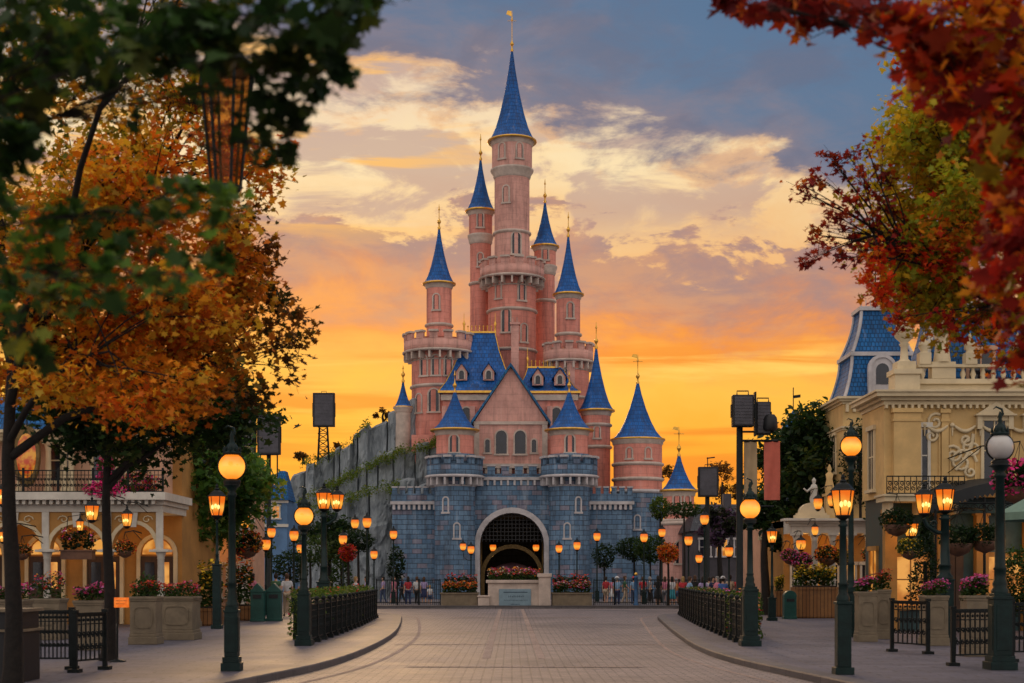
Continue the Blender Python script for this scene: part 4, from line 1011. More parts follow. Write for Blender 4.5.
# left, further on: low shop with a curved porch
d = 60.0
l2 = thing('porch_shop', 'small ochre shop with a white porch partly hidden by the green tree on the left', 'building', (0, 0, 0))
x0, x1 = W(100, d), W(246, d)
m = MB(); m.box(x0, x1, d + 1.6, d + 4.5, 0, 6.2); m.build('wall', M['peach'], l2)
for p in (112, 137, 160, 190, 216, 242): column(l2, W(p, d), d + .1, 0, Z(533, d), .15, 'white')
c = MB(); c.box(x0, x1, d, d + 1.7, Z(533, d), Z(527, d)); cornice(c, x0, x1, d, Z(527, d) + .001, ((.08, .12), (.2, .10), (.34, .10))); c.box(x0, x1, d + .3, d + 1.7, Z(527, d), Z(527, d) + .3); c.build('entablature', M['white'], l2)
c = MB(); cornice(c, x0, x1, d + 1.6, 6.2, ((.08, .12), (.2, .12), (.34, .10)), 2.9); c.build('cornice', M['cream_pale'], l2)
rl = MB(); railing_panel(rl, x0 + .05, x1, d + .1, Z(527, d) + .33, Z(511, d), 18); rl.build('balcony_railing', M['iron'], l2)
for p in (125, 149, 175, 203, 230):
    sash(l2, W(p, d), d + 1.6, .75, .8, 1.35, 'white', M['glass_warm'] if p in (149, 203) else None); sash(l2, W(p, d), d + 1.6, 3.9, .75, 1.5, 'white')

# beyond it: blue pavilion with two pointed roofs
d = 98.0
bp = thing('blue_pavilion', 'pale blue pavilion with steep bright blue roofs left of the rock cliff', 'building', (0, 0, 0))
x0, x1 = W(252, d), W(287, d)
m = MB(); m.box(x0, x1, d, d + 5, GZ, Z(500, d)); m.build('wall', M['blue_wall'], bp)
def pyr(mb, x0, x1, y0, y1, z0, z1, top=.06, ov=.15):
    cx, cy = (x0 + x1) / 2, (y0 + y1) / 2; x0 -= ov; x1 += ov; y0 -= ov; y1 += ov
    a = [(x0, y0, z0), (x1, y0, z0), (x1, y1, z0), (x0, y1, z0)]; t = [(cx + (px_ - cx) * top, cy + (py_ - cy) * top, z1) for px_, py_, _ in a]
    for i in range(4): mb.add([a[i], a[(i + 1) % 4], t[(i + 1) % 4], t[i]], [(0, 1, 2, 3)])
    mb.add(a, [(3, 2, 1, 0)]); mb.add(t, [(0, 1, 2, 3)])
r_ = MB(); pyr(r_, x0, (x0 + x1) / 2 + .1, d, d + 4, Z(500, d) + .002, Z(468, d)); pyr(r_, (x0 + x1) / 2 + .25, x1, d - .2, d + 3, Z(500, d) + .002, Z(470, d), .35); r_.build('roof', M['roof_town'], bp)
for p in (259, 276): sash(bp, W(p, d), d, Z(518, d), .45, .8, 'white', M['glass_warm'])
c = MB(); c.box(x0 - .1, x1 + .1, d - .12, d - .002, Z(527, d), Z(524, d)); c.box(x0 - .1, x1 + .1, d - .12, d - .002, Z(503, d), Z(500.5, d)); c.build('moulding', M['white'], bp)

# right: cream building with a blue mansard roof
d = 42.0
rb = thing('mansard_building', 'ornate cream building with blue mansard roofs and an iron balcony on the right', 'building', (0, 0, 0))
X = lambda p: W(p, d)
x0, x1 = X(884), X(1180)
zc = Z(405, d)
m = MB(); m.box(x0, x1, d, d + 2.6, Z(497, d), zc); m.build('wall', M['cream'], rb)
gf = MB(); gf.box(x0 + .1, x1, d + .5, d + 2.6, 0, Z(497, d) - .002)
gf.build('shop_front', M['teal_paint'], rb)
pl = MB()
for (a, b, o_) in ((892, 919, .22), (941, 948, .08), (1068, 1095, .22)):
    pl.box(X(a), X(b), d - o_, d - .002, Z(497, d) + .01, zc - .25)
    pl.box(X(a) - .05, X(b) + .05, d - o_ - .05, d - .003, zc - .245, zc - .12); pl.box(X(a) - .03, X(b) + .03, d - o_ - .03, d - .003, zc - .5, zc - .42)
for (a, b) in ((920, 940), (949, 976), (1010, 1066)):       # framed wall panels
    za, zb = Z(428, d), Z(482, d)
    for (q0, q1, w0, w1) in ((X(a) , X(b), za - .05, za), (X(a), X(b), zb, zb + .05), (X(a), X(a) + .05, zb + .051, za - .051), (X(b) - .05, X(b), zb + .051, za - .051)): pl.box(q0, q1, d - .045, d - .001, w0, w1)
pl.build('pilaster', M['cream'], rb)
c = MB(); ztop = cornice(c, x0 + .05, x1, d, zc, ((.10, .12), (.22, .10), (.40, .12), (.46, .06)), 2.6)
nb = 46
for i in range(nb):
    xx = x0 + (x1 - x0) * i / nb; c.box(xx, xx + .07, d - .19, d - .003, zc - .11, zc - .003)
c.build('cornice', M['cream_pale'], rb)
pa = MB(); pz0 = ztop + .002
pa.box(X(919), x1, d + .05, d + .5, pz0, Z(384, d)); pa.box(X(917), x1, d - .05, d + .55, Z(384, d) + .001, Z(379, d))
pa.box(X(893), X(918), d - .22, d + .5, pz0, Z(375, d)); pa.box(X(891.5), X(919.5), d - .28, d + .56, Z(375, d) + .001, Z(370, d))
for i in range(9):
    a = X(925) + i * .33; pa.box(a, a + .22, d + .015, d + .048, Z(399, d), Z(389, d))
pa.build('parapet', M['cream_pale'], rb)
ur = MB(); ux, uz = X(905.5), Z(370, d) + .002
ur.cbox((ux, d + .14, uz + .12), (.55, .55, .24)); ur.lathe([(.22, .24), (.12, .34), (.10, .7), (.16, .78), (.1, .82), (.27, .98), (.31, 1.15), (.24, 1.35), (.10, 1.44), (.14, 1.5), (.05, 1.56), (.09, 1.66), (.02, 1.82)], (ux, d + .14, uz), 16); ur.build('urn', M['cream_pale'], rb)
sc = MB(); sx_ = X(945)
sc.cbox((sx_, d + .3, Z(378, d) + .25), (.7, .4, .5)); sc.lathe([(.26, 0), (.2, .5), (.24, 1.0), (.34, 1.3)], (sx_, d + .3, Z(378, d) + .5), 14)
sc.tube([(sx_ - .05 + .34 * (1 - t * .7) * math.cos(2.2 - t * 9), d + .12, Z(378, d) + 1.75 + .40 * (1 - t * .7) * math.sin(2.2 - t * 9)) for t in [i / 16 for i in range(17)]], .10, 6); sc.build('scroll_ornament', M['cream_pale'], rb)
# relief ornament on the wall
ro = MB()
for (cx, cz, r, sgn, ph) in ((962, 462, .42, 1, 0), (953, 455, .28, -1, 1), (972, 448, .3, 1, 2), (966, 440, .2, -1, 3), (935, 422, .26, 1, 1), (931, 436, .2, -1, 2), (970, 472, .18, 1, 2)):
    ro.tube([(X(cx) + sgn * r * (1 - t * .8) * math.cos(t * 8 + ph), d - .03, Z(cz, d) + r * (1 - t * .8) * math.sin(t * 8 + ph)) for t in [i / 14 for i in range(15)]], .05, 5)
ro.tube([(X(955), d - .03, Z(470, d)), (X(965), d - .03, Z(458, d)), (X(971), d - .03, Z(446, d)), (X(973), d - .03, Z(434, d))], .06, 5); ro.build('relief', M['cream_pale'], rb)
sash(rb, X(921), d - .004, Z(490, d), .36, 1.85, 'white'); sash(rb, X(994), d - .004, Z(487, d), .62, 1.95, 'cream_pale'); sash(rb, X(1040), d - .004, Z(487, d), .62, 1.95, 'cream_pale')
# swags, window hoods and consoles
sw = MB()
for i in range(7):
    xa_ = X(926) + i * .82; pts_ = [(xa_ + .62 * t, d - .07, zc - .62 - .16 * math.sin(math.pi * t)) for t in [k_ / 8 for k_ in range(9)]]
    sw.tube(pts_, [.03, .045, .055, .06, .065, .06, .055, .045, .03], 6)
    sw.ball((xa_ - .06, d - .06, zc - .60), .075, 8, 6); sw.tube([(xa_ - .06, d - .06, zc - .62), (xa_ - .06, d - .06, zc - .92)], [.04, .015], 5)
sw.build('garland', M['cream_pale'], rb)
for p_, zt_ in ((994, Z(487, d) + 1.95), (1040, Z(487, d) + 1.95)):
    hm = MB(); hm.prism([(X(p_) - .55, zt_ + .19), (X(p_) + .55, zt_ + .19), (X(p_), zt_ + .55)], d - .2, d - .003); hm.box(X(p_) - .6, X(p_) + .6, d - .24, d - .002, zt_ + .14, zt_ + .188)
    for s_ in (-1, 1): hm.box(X(p_) + s_ * .46 - .07, X(p_) + s_ * .46 + .07, d - .16, d - .002, zt_ - .25, zt_ + .138)
    hm.build('window_hood', M['cream_pale'], rb)
bs = MB()
for i in range(15): 
    bx_ = X(921) + .1 + i * .30
    if abs(bx_ - sx_) > .45: bs.lathe([(.07, 0), (.05, .05), (.09, .16), (.045, .3), (.06, .36)], (bx_, d + .2, Z(379, d) + .004), 8)
bs.box(X(919), X(1120), d + .06, d + .36, Z(379, d) + .365, Z(379, d) + .45); bs.build('balustrade', M['cream_pale'], rb)
for p_ in (926, 972, 1020, 1062):
    fn = MB(); fn.cbox((X(p_), d + .2, Z(379, d) + .62), (.34, .34, .34)); fn.lathe([(.14, 0), (.1, .06), (.17, .2), (.15, .32), (.05, .4), (.07, .46), (.01, .62)], (X(p_), d + .2, Z(379, d) + .79), 12); fn.build('finial', M['cream_pale'], rb)
# balcony
bl = MB(); bl.box(X(876), X(956), d - 1.0, d - .001, Z(503, d), Z(498, d)); bl.box(X(874), X(958), d - 1.06, d - .002, Z(498, d) + .001, Z(496, d)); 
for p in (884, 914, 948): bl.box(X(p) - .06, X(p) + .06, d - .8, d - .004, Z(503, d) - .35, Z(503, d) - .002)
bal = bl.build('balcony', M['cream_pale'], rb)
rl = MB(); railing_panel(rl, X(878), X(954), d - .98, Z(496, d) + .005, Z(478, d), 13); rl.build('railing', M['iron'], bal)
# ground floor: piers, doors, shop windows
for p in (893, 946, 985, 1034):
    pr = MB(); pr.box(X(p) - .18, X(p) + .18, d + .2, d + .498, 0, Z(508, d)); pr.cbox((X(p), d + .34, .3), (.46, .36, .6)); pr.cbox((X(p), d + .34, Z(512, d)), (.46, .36, .18)); pr.build('pier', M['ochre'], rb)
dr = MB(); dr.box(X(951), X(968), d + .42, d + .497, .02, Z(548, d)); dr.box(X(953), X(959), d + .39, d + .418, .3, Z(553, d)); dr.box(X(960), X(966), d + .39, d + .418, .3, Z(553, d)); dr.build('door', M['door'], rb)
for p in (915, 1010): sash(rb, X(p), d + .5, .7, .95, 1.5, 'ochre', M['glass_warm'], bars=True)
fa = MB(); fa.box(x0 + .05, x1, d + .12, d + .49, Z(513, d), Z(503.5, d)); fa.build('fascia', M['teal_paint'], rb)
for zz_, hh_ in ((Z(487, d), 1.8),): side_sash(rb, x0, d + 1.35, zz_, .6, hh_, 'cream_pale')
side_sash(rb, x0 + .1, d + 1.5, .8, .8, 1.6, 'ochre', M['glass_warm'])
# mansard roof over the front block
mr = MB()
def mans(mb, x0, x1, y0, y1, z0, z1, ins, ov=0):
    a = [(x0, y0), (x1, y0), (x1, y1), (x0, y1)]; k = 7
    rings = []
    for i in range(k + 1):
        t = i / k; inn = ins * (1 - (1 - t) ** 1.7)
        rings.append([(x0 + inn, y0 + inn, z0 + (z1 - z0) * t), (x1 - inn, y0 + inn, z0 + (z1 - z0) * t), (x1 - inn, y1 - inn, z0 + (z1 - z0) * t), (x0 + inn, y1 - inn, z0 + (z1 - z0) * t)])
    for r0, r1 in zip(rings, rings[1:]):
        for i in range(4): mb.add([r0[i], r0[(i + 1) % 4], r1[(i + 1) % 4], r1[i]], [(0, 1, 2, 3)])
    mb.add(rings[-1], [(0, 1, 2, 3)]); mb.add(rings[0], [(3, 2, 1, 0)])
    return rings
R1 = mans(mr, X(921), x1, d + .6, d + 3.6, Z(392, d), Z(298, d), .8)
mr.build('mansard_roof', M['roof_town'], rb)
mt = MB()
for i in (0, 1): mt.tube([r_[i] for r_ in R1], .09, 6)
mt.box(R1[-1][0][0] - .1, R1[-1][1][0] + .1, R1[-1][0][1] - .1, R1[-1][2][1] + .1, Z(298, d) + .001, Z(298, d) + .18); mt.build('roof_trim', M['white'], rb)
for p in (990, 1050): sash(rb, X(p), d + .85, Z(383, d), .7, 1.1, 'peach')

# the corner tower of the same terrace, set further back
d = 61.0
tb = thing('corner_tower', 'corner tower with a two tier blue mansard roof and mast beside the cream building', 'building', (0, 0, 0))
x0, x1 = W(843, d), W(928, d)
m = MB(); m.box(x0, x1, d, d + 3.4, 0, Z(404, d)); m.build('wall', M['cream'], tb)
c = MB(); z_ = cornice(c, x0, x1, d, Z(404, d), ((.06, .1), (.2, .1), (.34, .10)), 3.4); cornice(c, x0, x1, d, Z(430, d), ((.05, .08), (.12, .08)), 3.4)
for i in range(9): xx = x0 + .1 + i * .3; c.box(xx, xx + .12, d - .15, d - .002, Z(412, d), Z(404.4, d))
c.build('cornice', M['cream_pale'], tb)
rm = MB(); A = mans(rm, x0 + .1, x1 - .1, d + .1, d + 3.3, z_ + .002, Z(354, d), .42); B = mans(rm, x0 + .55, x1 - .55, d + .55, d + 2.9, Z(350, d), Z(306, d), .5)
rm.build('mansard_roof', M['roof_town'], tb)
tr = MB(); tr.box(x0 + .42, x1 - .42, d + .42, d + 3.0, Z(354, d) + .002, Z(350, d) - .002); tr.box(x0 + .95, x1 - .95, d + .95, d + 2.5, Z(306, d) + .001, Z(302, d))
for rr in (A, B):
    for i in range(4): tr.tube([q_[i] for q_ in rr], .075, 6)
for ring in (B[-1],):
    for i in range(9):
        xx = ring[0][0] + (ring[1][0] - ring[0][0]) * i / 8; tr.tube([(xx, ring[0][1], Z(302, d)), (xx, ring[0][1], Z(302, d) + .28)], .02, 4); 
tr.build('roof_trim', M['trim_grey'], tb)
# round dormers
dm = MB(); cx = (x0 + x1) / 2 - .1; zb = Z(392, d)
dm.prism([(cx + a_, zb + b_) for a_, b_ in arch_poly(.95, 1.5)], d + .12, d + .6)
dm.box(cx - .62, cx + .62, d + .05, d + .6, zb - .1, zb - .001); dm.ribbon([(cx + a_, zb + b_) for a_, b_ in arch_poly(.95, 1.5)], [(cx + a_, zb + b_) for a_, b_ in off_arch(.95, 1.5, .14)], d + .06, d + .3)
dmo = dm.build('dormer', M['trim_grey'], tb)
g_ = MB(); g_.prism([(cx + a_, zb + .35 + b_) for a_, b_ in arch_poly(.55, .9)], d + .10, d + .118); g_.build('pane', M['dark_glass'], dmo)
ms = MB(); mx = (x0 + x1) / 2; ms.lathe([(.16, 0), (.08, .2), (.12, .35), (.05, .5), (.11, .65), (.04, .8), (.025, 1.6), (.02, 1.95)], (mx, d + 1.7, Z(302, d)), 8)
ms.tube([(mx + .2 * math.cos(t), d + 1.7, Z(302, d) + 1.75 + .2 * math.sin(t)) for t in [i * .6 for i in range(12)]], .02, 4); ms.build('mast', M['iron'], tb)
for p, w_ in ((856, .5), (905, .5)):
    sash(tb, W(p, d), d, Z(470, d), w_, 1.35, 'cream_pale')
sash(tb, W(876, d), d, Z(430, d) + .25, .9, .55, 'cream_pale', M['glass_warm'])
side_sash(tb, x0, d + 1.7, Z(470, d), .8, 1.6, 'cream_pale')
for p in (848, 885, 921):
    q_ = MB(); q_.box(W(p, d) - .13, W(p, d) + .13, d - .1, d - .002, 0, Z(432, d)); q_.build('pilaster', M['cream'], tb)

# low white pavilion with a pediment
d = 57.5
wp = thing('pediment_porch', 'low white porch building with columns and a small pediment on the right', 'building', (0, 0, 0))
x0, x1 = W(792, d), W(888, d)
m = MB(); m.box(x0, x1, d + 1.8, d + 6, 0, Z(518, d)); m.build('wall', M['ochre'], wp)
for p in (797, 815, 833, 851, 869, 886): column(wp, W(p, d), d + .1, 0, Z(533, d), .14, 'white')
c = MB(); c.box(x0, x1, d - .02, d + 1.9, Z(533, d), Z(526, d)); zz = cornice(c, x0, x1, d - .02, Z(526, d) + .001, ((.08, .1), (.22, .1), (.42, .1))); c.box(x0, x1, d + .3, d + 6, Z(526, d) + .002, zz - .002)
c.build('entablature', M['white'], wp)
pd = MB(); xa, xb = W(797, d), W(826, d); cx = (xa + xb) / 2; zt = zz + .002
pd.prism([(xa, zt), (xa, zt + .22)] + [(cx + (xb - xa) / 2 * math.cos(math.pi - math.pi * i / 10) * .86, zt + .22 + .42 * math.sin(math.pi * i / 10)) for i in range(11)] + [(xb, zt + .22), (xb, zt)], d - .2, d + .3)
pd.box(xa - .08, xb + .08, d - .3, d + .35, zt + .002, zt + .14); pd.build('pediment', M['cream_pale'], wp)
st = MB(); sz = zt + .63
st.lathe([(.15, 0), (.18, .15), (.13, .40), (.15, .6), (.12, .72), (.05, .78), (.08, .86), (.085, .93), (.02, 1.02)], (cx + .1, d, sz), 10); st.tube([(cx + .05, d - .05, sz + .66), (cx - .2, d - .1, sz + .46), (cx - .34, d - .1, sz + .58)], [.06, .05, .035], 6); st.build('finial_figure', M['white'], wp)
st = MB(); xq = W(830, d); st.box(xq - .18, xq + .18, d - .1, d + .3, zt, zt + .9); st.cbox((xq, d + .1, zt + .95), (.5, .5, .1)); st.lathe([(.16, 0), (.2, .25), (.12, .6), (.16, .8), (.05, .9), (.1, 1.0), (.02, 1.2)], (xq, d + .1, zt + 1.0), 10); st.build('pedestal_finial', M['cream'], wp)
for p in (806, 824, 842, 860, 878): sash(wp, W(p, d), d + 1.8, .7, .42, 1.4, 'white', M['glass_warm'] if p in (824, 860) else None)

# far right background: slate roofed house, dark roofed house and the small tower with a vane
d = 82.0
sh = thing('slate_turret', 'small grey turret with a blue pyramid roof and weather vane behind the dark tree', 'turret', (0, 0, 0))
x0, x1 = W(785, d), W(806, d)
m = MB(); m.box(x0, x1, d, d + 1.3, GZ, Z(430, d)); m.build('wall', M['white'], sh)
sash(sh, (x0 + x1) / 2, d, Z(440, d), .5, .45, 'trim_grey')
r_ = MB(); pyr(r_, x0, x1, d, d + 1.3, Z(430, d), Z(409, d), .03, .12); r_.build('roof', M['roof_town'], sh)
v = MB(); mx = (x0 + x1) / 2; v.tube([(mx, d + .65, Z(410, d)), (mx, d + .65, Z(386, d))], .03, 5); v.prism([(mx, Z(397, d)), (mx + .42, Z(396, d)), (mx + .42, Z(393, d)), (mx, Z(394, d))], d + .64, d + .66); v.build('weather_vane', M['iron'], sh)
d = 96.0
dh = thing('dark_roofed_house', 'dark house with a steep grey roof right of the small pink turret', 'house', (0, 0, 0))
x0, x1 = W(694, d), W(772, d)
m = MB(); m.box(x0, x1, d, d + 8, GZ, Z(530, d)); m.build('wall', M['dark_wall'], dh)
r_ = MB(); r_.add([(x0 - .3, d - .3, Z(531, d)), (x1 + .3, d - .3, Z(531, d)), (x1 - .6, d + 3, Z(502, d)), (x0 + .6, d + 3, Z(502, d)), (x0 - .3, d + 8, Z(531, d)), (x1 + .3, d + 8, Z(531, d))], [(0, 1, 2, 3), (1, 5, 2), (0, 3, 4), (3, 2, 5, 4)]); r_.build('roof', M['roof_dark'], dh)
for p in (705, 722, 740, 758): sash(dh, W(p, d), d, Z(556, d), .7, 1.1, 'trim_grey', M['glass_warm'] if p in (722, 758) else None)
c = MB(); c.box(W(728, d), W(736, d), d + 2, d + 2.8, Z(512, d), Z(492, d)); c.build('chimney', M['dark_wall'], dh)
d = 70.0
th = thing('town_house', 'plain pale house behind the tall banner pole on the right', 'house', (0, 0, 0))
x0, x1 = W(760, d), W(812, d)
m = MB(); m.box(x0, x1, d, d + 6, 0, Z(506, d)); m.build('wall', M['peach'], th)
r_ = MB(); r_.add([(x0 - .3, d - .3, Z(506, d)), (x1 + .3, d - .3, Z(506, d)), (x1 - .6, d + 2.5, Z(488, d)), (x0 + .6, d + 2.5, Z(488, d)), (x0 - .3, d + 6, Z(506, d)), (x1 + .3, d + 6, Z(506, d))], [(0, 1, 2, 3), (1, 5, 2), (0, 3, 4), (3, 2, 5, 4)]); r_.build('roof', M['roof_dark'], th)
for p in (772, 790): sash(th, W(p, d), d, Z(560, d), .8, 1.3, 'white', M['glass_warm']); sash(th, W(p, d), d, Z(530, d), .7, 1.0, 'white')
c = MB(); c.box(x0 - .1, x1 + .1, d - .2, d - .002, Z(540, d), Z(536, d)); c.build('moulding', M['cream_pale'], th)

# awnings and parasol
d = 39.8
aw = thing('awning', 'black scalloped awning over the shop front of the cream building', 'awning', (0, 0, 0))
x0, x1 = W(930, d), W(1040, d); k = 22
m = MB(); 
for i in range(k):
    a, b = x0 + (x1 - x0) * i / k, x0 + (x1 - x0) * (i + 1) / k
    def zz(x_): 
        t = (x_ - x0) / (x1 - x0); return Z(500, d) + .55 * math.sin(min(1, t * 1.25) * math.pi / 2)
    m.add([(a, d, zz(a)), (b, d, zz(b)), (b, d + 2.6, zz(b) + .25), (a, d + 2.6, zz(a) + .25), (a, d, zz(a) - .3), ((a + b) / 2, d, zz(a) - .38), (b, d, zz(b) - .3)], [(0, 1, 2, 3), (0, 4, 5, 6, 1)])
m.build('canopy', M['awning_black'], aw)
s_ = MB()
for p in (936, 985, 1034): s_.tube([(W(p, d), d + .05, 0), (W(p, d), d + .05, Z(497, d))], .04, 6)
s_.tube([(x0, d + .02, Z(503, d)), (x1, d + .02, Z(503, d))], .03, 5)
for i in range(11):
    xx = x0 + .3 + i * (x1 - x0 - .5) / 11; s_.tube([(xx + .12 * (1 - t * .7) * math.cos(t * 8), d + .02, Z(508, d) + .12 * (1 - t * .7) * math.sin(t * 8)) for t in [i_ / 10 for i_ in range(11)]], .018, 4)
s_.build('frame', M['iron'], aw)
d = 34.0
um = thing('parasol', 'pale green canvas parasol at the right edge beside the milky globe lamp', 'parasol', (W(1046, d), d, 0))
m = MB(); rr = 1.15; zt, ze = Z(487, d), Z(513, d); k = 8
for i in range(k):
    a, b = 2 * math.pi * i / k, 2 * math.pi * (i + 1) / k
    pa_, pb_ = (rr * math.cos(a), rr * math.sin(a), ze), (rr * math.cos(b), rr * math.sin(b), ze); t_ = (0, 0, zt)
    m.add([t_, pa_, pb_, (pa_[0], pa_[1], ze - .18), (pb_[0], pb_[1], ze - .18)], [(0, 1, 2), (1, 3, 4, 2)])
m.build('canopy', M['awning_green'], um); m = MB(); m.tube([(0, 0, .05), (0, 0, zt + .08)], .03, 8); m.lathe([(.28, 0), (.28, .06), (.06, .12)], (0, 0, 0), 16); m.build('pole', M['wood'], um)

# warm lamps burning inside the arcade and the porches
def glow_light(name, loc, w, col=(1, .48, .12), r=.12):
    l = bpy.data.lights.new(name, 'POINT'); l.energy = w; l.color = col; l.shadow_soft_size = r
    o = bpy.data.objects.new(name, l); COL.objects.link(o); o.location = loc
for p in (15, 77, 134): glow_light('arcade_lamp', (W(p, 45), 46.5, 3.1), 13)
for p in (149, 205): glow_light('porch_lamp', (W(p, 60), 60.7, 2.9), 16)
for p in (806, 842): glow_light('porch_lamp', (W(p, 57.5), 58.3, 3.0), 14)
for p in (908, 975, 1020): glow_light('shop_lamp', (W(p, 41.5), 41.6, 2.7), 10)
glow_light('gate_lamp', (-1.4, D0 + 8, 3.0), 28); glow_light('gate_lamp', (1.4, D0 + 8, 3.0), 28)
# ------------------------------------------------------------------ street lamps
def globe_lamp(label, px, d, zg, rg, pr, bh, bw, lit=True, ring=True, z0=0.0, group='globe street lamps'):
    t = thing('street_lamp', label, 'street lamp', (W(px, d), d, z0), group=group)
    m = MB(); m.cbox((0, 0, .07), (bw * 1.45, bw * 1.45, .14)); m.cbox((0, 0, .19), (bw * 1.25, bw * 1.25, .10)); m.cbox((0, 0, .24 + (bh - .34) / 2), (bw, bw, bh - .34))
    m.cbox((0, 0, bh - .08), (bw * 1.12, bw * 1.12, .05)); m.cbox((0, 0, bh - .03), (bw * .9, bw * .9, .06))
    for s_ in (-1, 1):
        m.cbox((0, s_ * (bw / 2 + .004), .24 + (bh - .34) / 2), (bw * .7, .012, (bh - .34) * .8)); m.cbox((s_ * (bw / 2 + .004), 0, .24 + (bh - .34) / 2), (.012, bw * .7, (bh - .34) * .8))
    m.build('base', M['green_iron'], t, bevel=.008)
    zc = zg - rg - .10
    h = zc - bh; m = MB()
    m.lathe([(pr * 1.7, 0), (pr * 1.75, .05), (pr * 1.3, .10), (pr * 1.5, .16), (pr * 1.15, .24), (pr * 1.1, h * .18), (pr * 1.3, h * .19), (pr * 1.05, h * .21), (pr * .85, h * .9), (pr * 1.2, h * .91), (pr * 1.25, h * .93), (pr * .9, h * .95), (pr * 1.5, h * .985), (pr * 2.2, h)], (0, 0, bh), 14)
    m.build('pole', M['green_iron'], t)
    m = MB(); m.lathe([(pr * 2.2, 0), (rg * .62, .03), (rg * .70, .06), (rg * .62, .09), (rg * .4, .11)], (0, 0, zc), 18)
    for i in range(2):
        a = math.pi * i
        m.tube([((rg * 1.05) * math.cos(a) * math.sin(q_), (rg * 1.05) * math.sin(a) * math.sin(q_), zg - rg * 1.05 * math.cos(q_)) for q_ in [.55 + k * .21 for k in range(11)]], .016, 4)
    if ring: m.tube([(rg * 1.06 * math.sin(q_), 0, zg - rg * 1.06 * math.cos(q_)) for q_ in [.3 + k * .2275 for k in range(25)]], .017, 5)
    m.build('cage', M['iron'], t)
    m = MB(); m.ball((0, 0, 0), rg, 28, 18); m.build('globe', M['globe'] if lit else M['milk'], t, loc=(0, 0, zg))
    zt = zg + rg * .86; m = MB()
    m.lathe([(rg * .56, 0), (rg * .70, .02), (rg * .70, .05), (rg * .48, .07), (rg * .52, .10), (rg * .40, .17), (rg * .18, .22), (rg * .22, .25), (.03, .29), (.045, .33), (.012, .42)], (0, 0, zt), 18)
    for i in range(8):
        a = 2 * math.pi * i / 8; m.lathe([(.018, 0), (.028, .03), (.006, .10)], (rg * .62 * math.cos(a), rg * .62 * math.sin(a), zt + .045), 6)
    m.tube([(0, 0, zt + .30), (.05, 0, zt + .38), (.03, 0, zt + .46), (-.07, 0, zt + .50), (-.12, 0, zt + .46)], [.02, .025, .022, .016, .006], 6)
    m.build('cap', M['green_iron'], t)
    return t
def lantern_parts(t, c, rt, h, sides=6, lit=True, glass='lantern_glass', frame='iron', hang=False, detail=True):
    """tapered lantern: glass, frame with cap and finial; c is the middle of the glass"""
    c0 = c; c = (0, 0, 0); x_, y_, z_ = c; rb = rt * .62
    m = MB()
    if detail: m.lathe([(rb * .96, -h / 2), (rt * .78, -h * .2), (rt * .96, h / 2)], c, sides, False)
    else: m.lathe([(rb * .75, -h * .5), (rt * .82, -h * .28), (rt * .98, h * .05), (rt * .97, h * .3), (rt * .86, h * .5)], c, 12, True)
    if detail: m.lathe([(.004, -h * .36), (rt * .20, -h * .26), (rt * .26, 0), (rt * .12, h * .16), (.004, h * .2)], c, 8, mi=0)
    g_ = m.build('lantern', M[glass] if lit else M['milk'], t, loc=c0)
    f = MB(); f.lathe([(rt * 1.12, h / 2), (rt * 1.14, h / 2 + .03 * h), (rt * .95, h * .58), (rt * .62, h * .76), (rt * .26, h * .86), (rt * .32, h * .9), (rt * .14, h * .98), (rt * .2, h * 1.06), (rt * .03, h * 1.2)], c, max(sides, 8) if not detail else sides, False)
    f.lathe([(rt * .2, -h * .72), (rb * .8, -h * .62), (rb * 1.08, -h * .54), (rb * 1.08, -h * .5), (rb * .5, -h * .49)], c, 10, True)
    if detail:
        for i in range(sides):
            a = 2 * math.pi * i / sides
            f.tube([(x_ + rb * 1.0 * math.cos(a), y_ + rb * 1.0 * math.sin(a), z_ - h / 2), (x_ + rt * .81 * math.cos(a), y_ + rt * .81 * math.sin(a), z_ - h * .2), (x_ + rt * 1.0 * math.cos(a), y_ + rt * 1.0 * math.sin(a), z_ + h / 2)], rt * .055, 4)
    f.build('lantern_frame', M[frame], g_)
    if detail:
        b = MB(); 
        for k in (-1, 0, 1): b.ball((x_ + k * rt * .33, y_ - rt * .40 if False else y_ - rt * .82, z_ - h * .02 - abs(k) * h * .05), rt * .16, 8, 6, sc=(1, .5, 1.7))
        b.build('bulb', M['spark'], g_)
    return g_
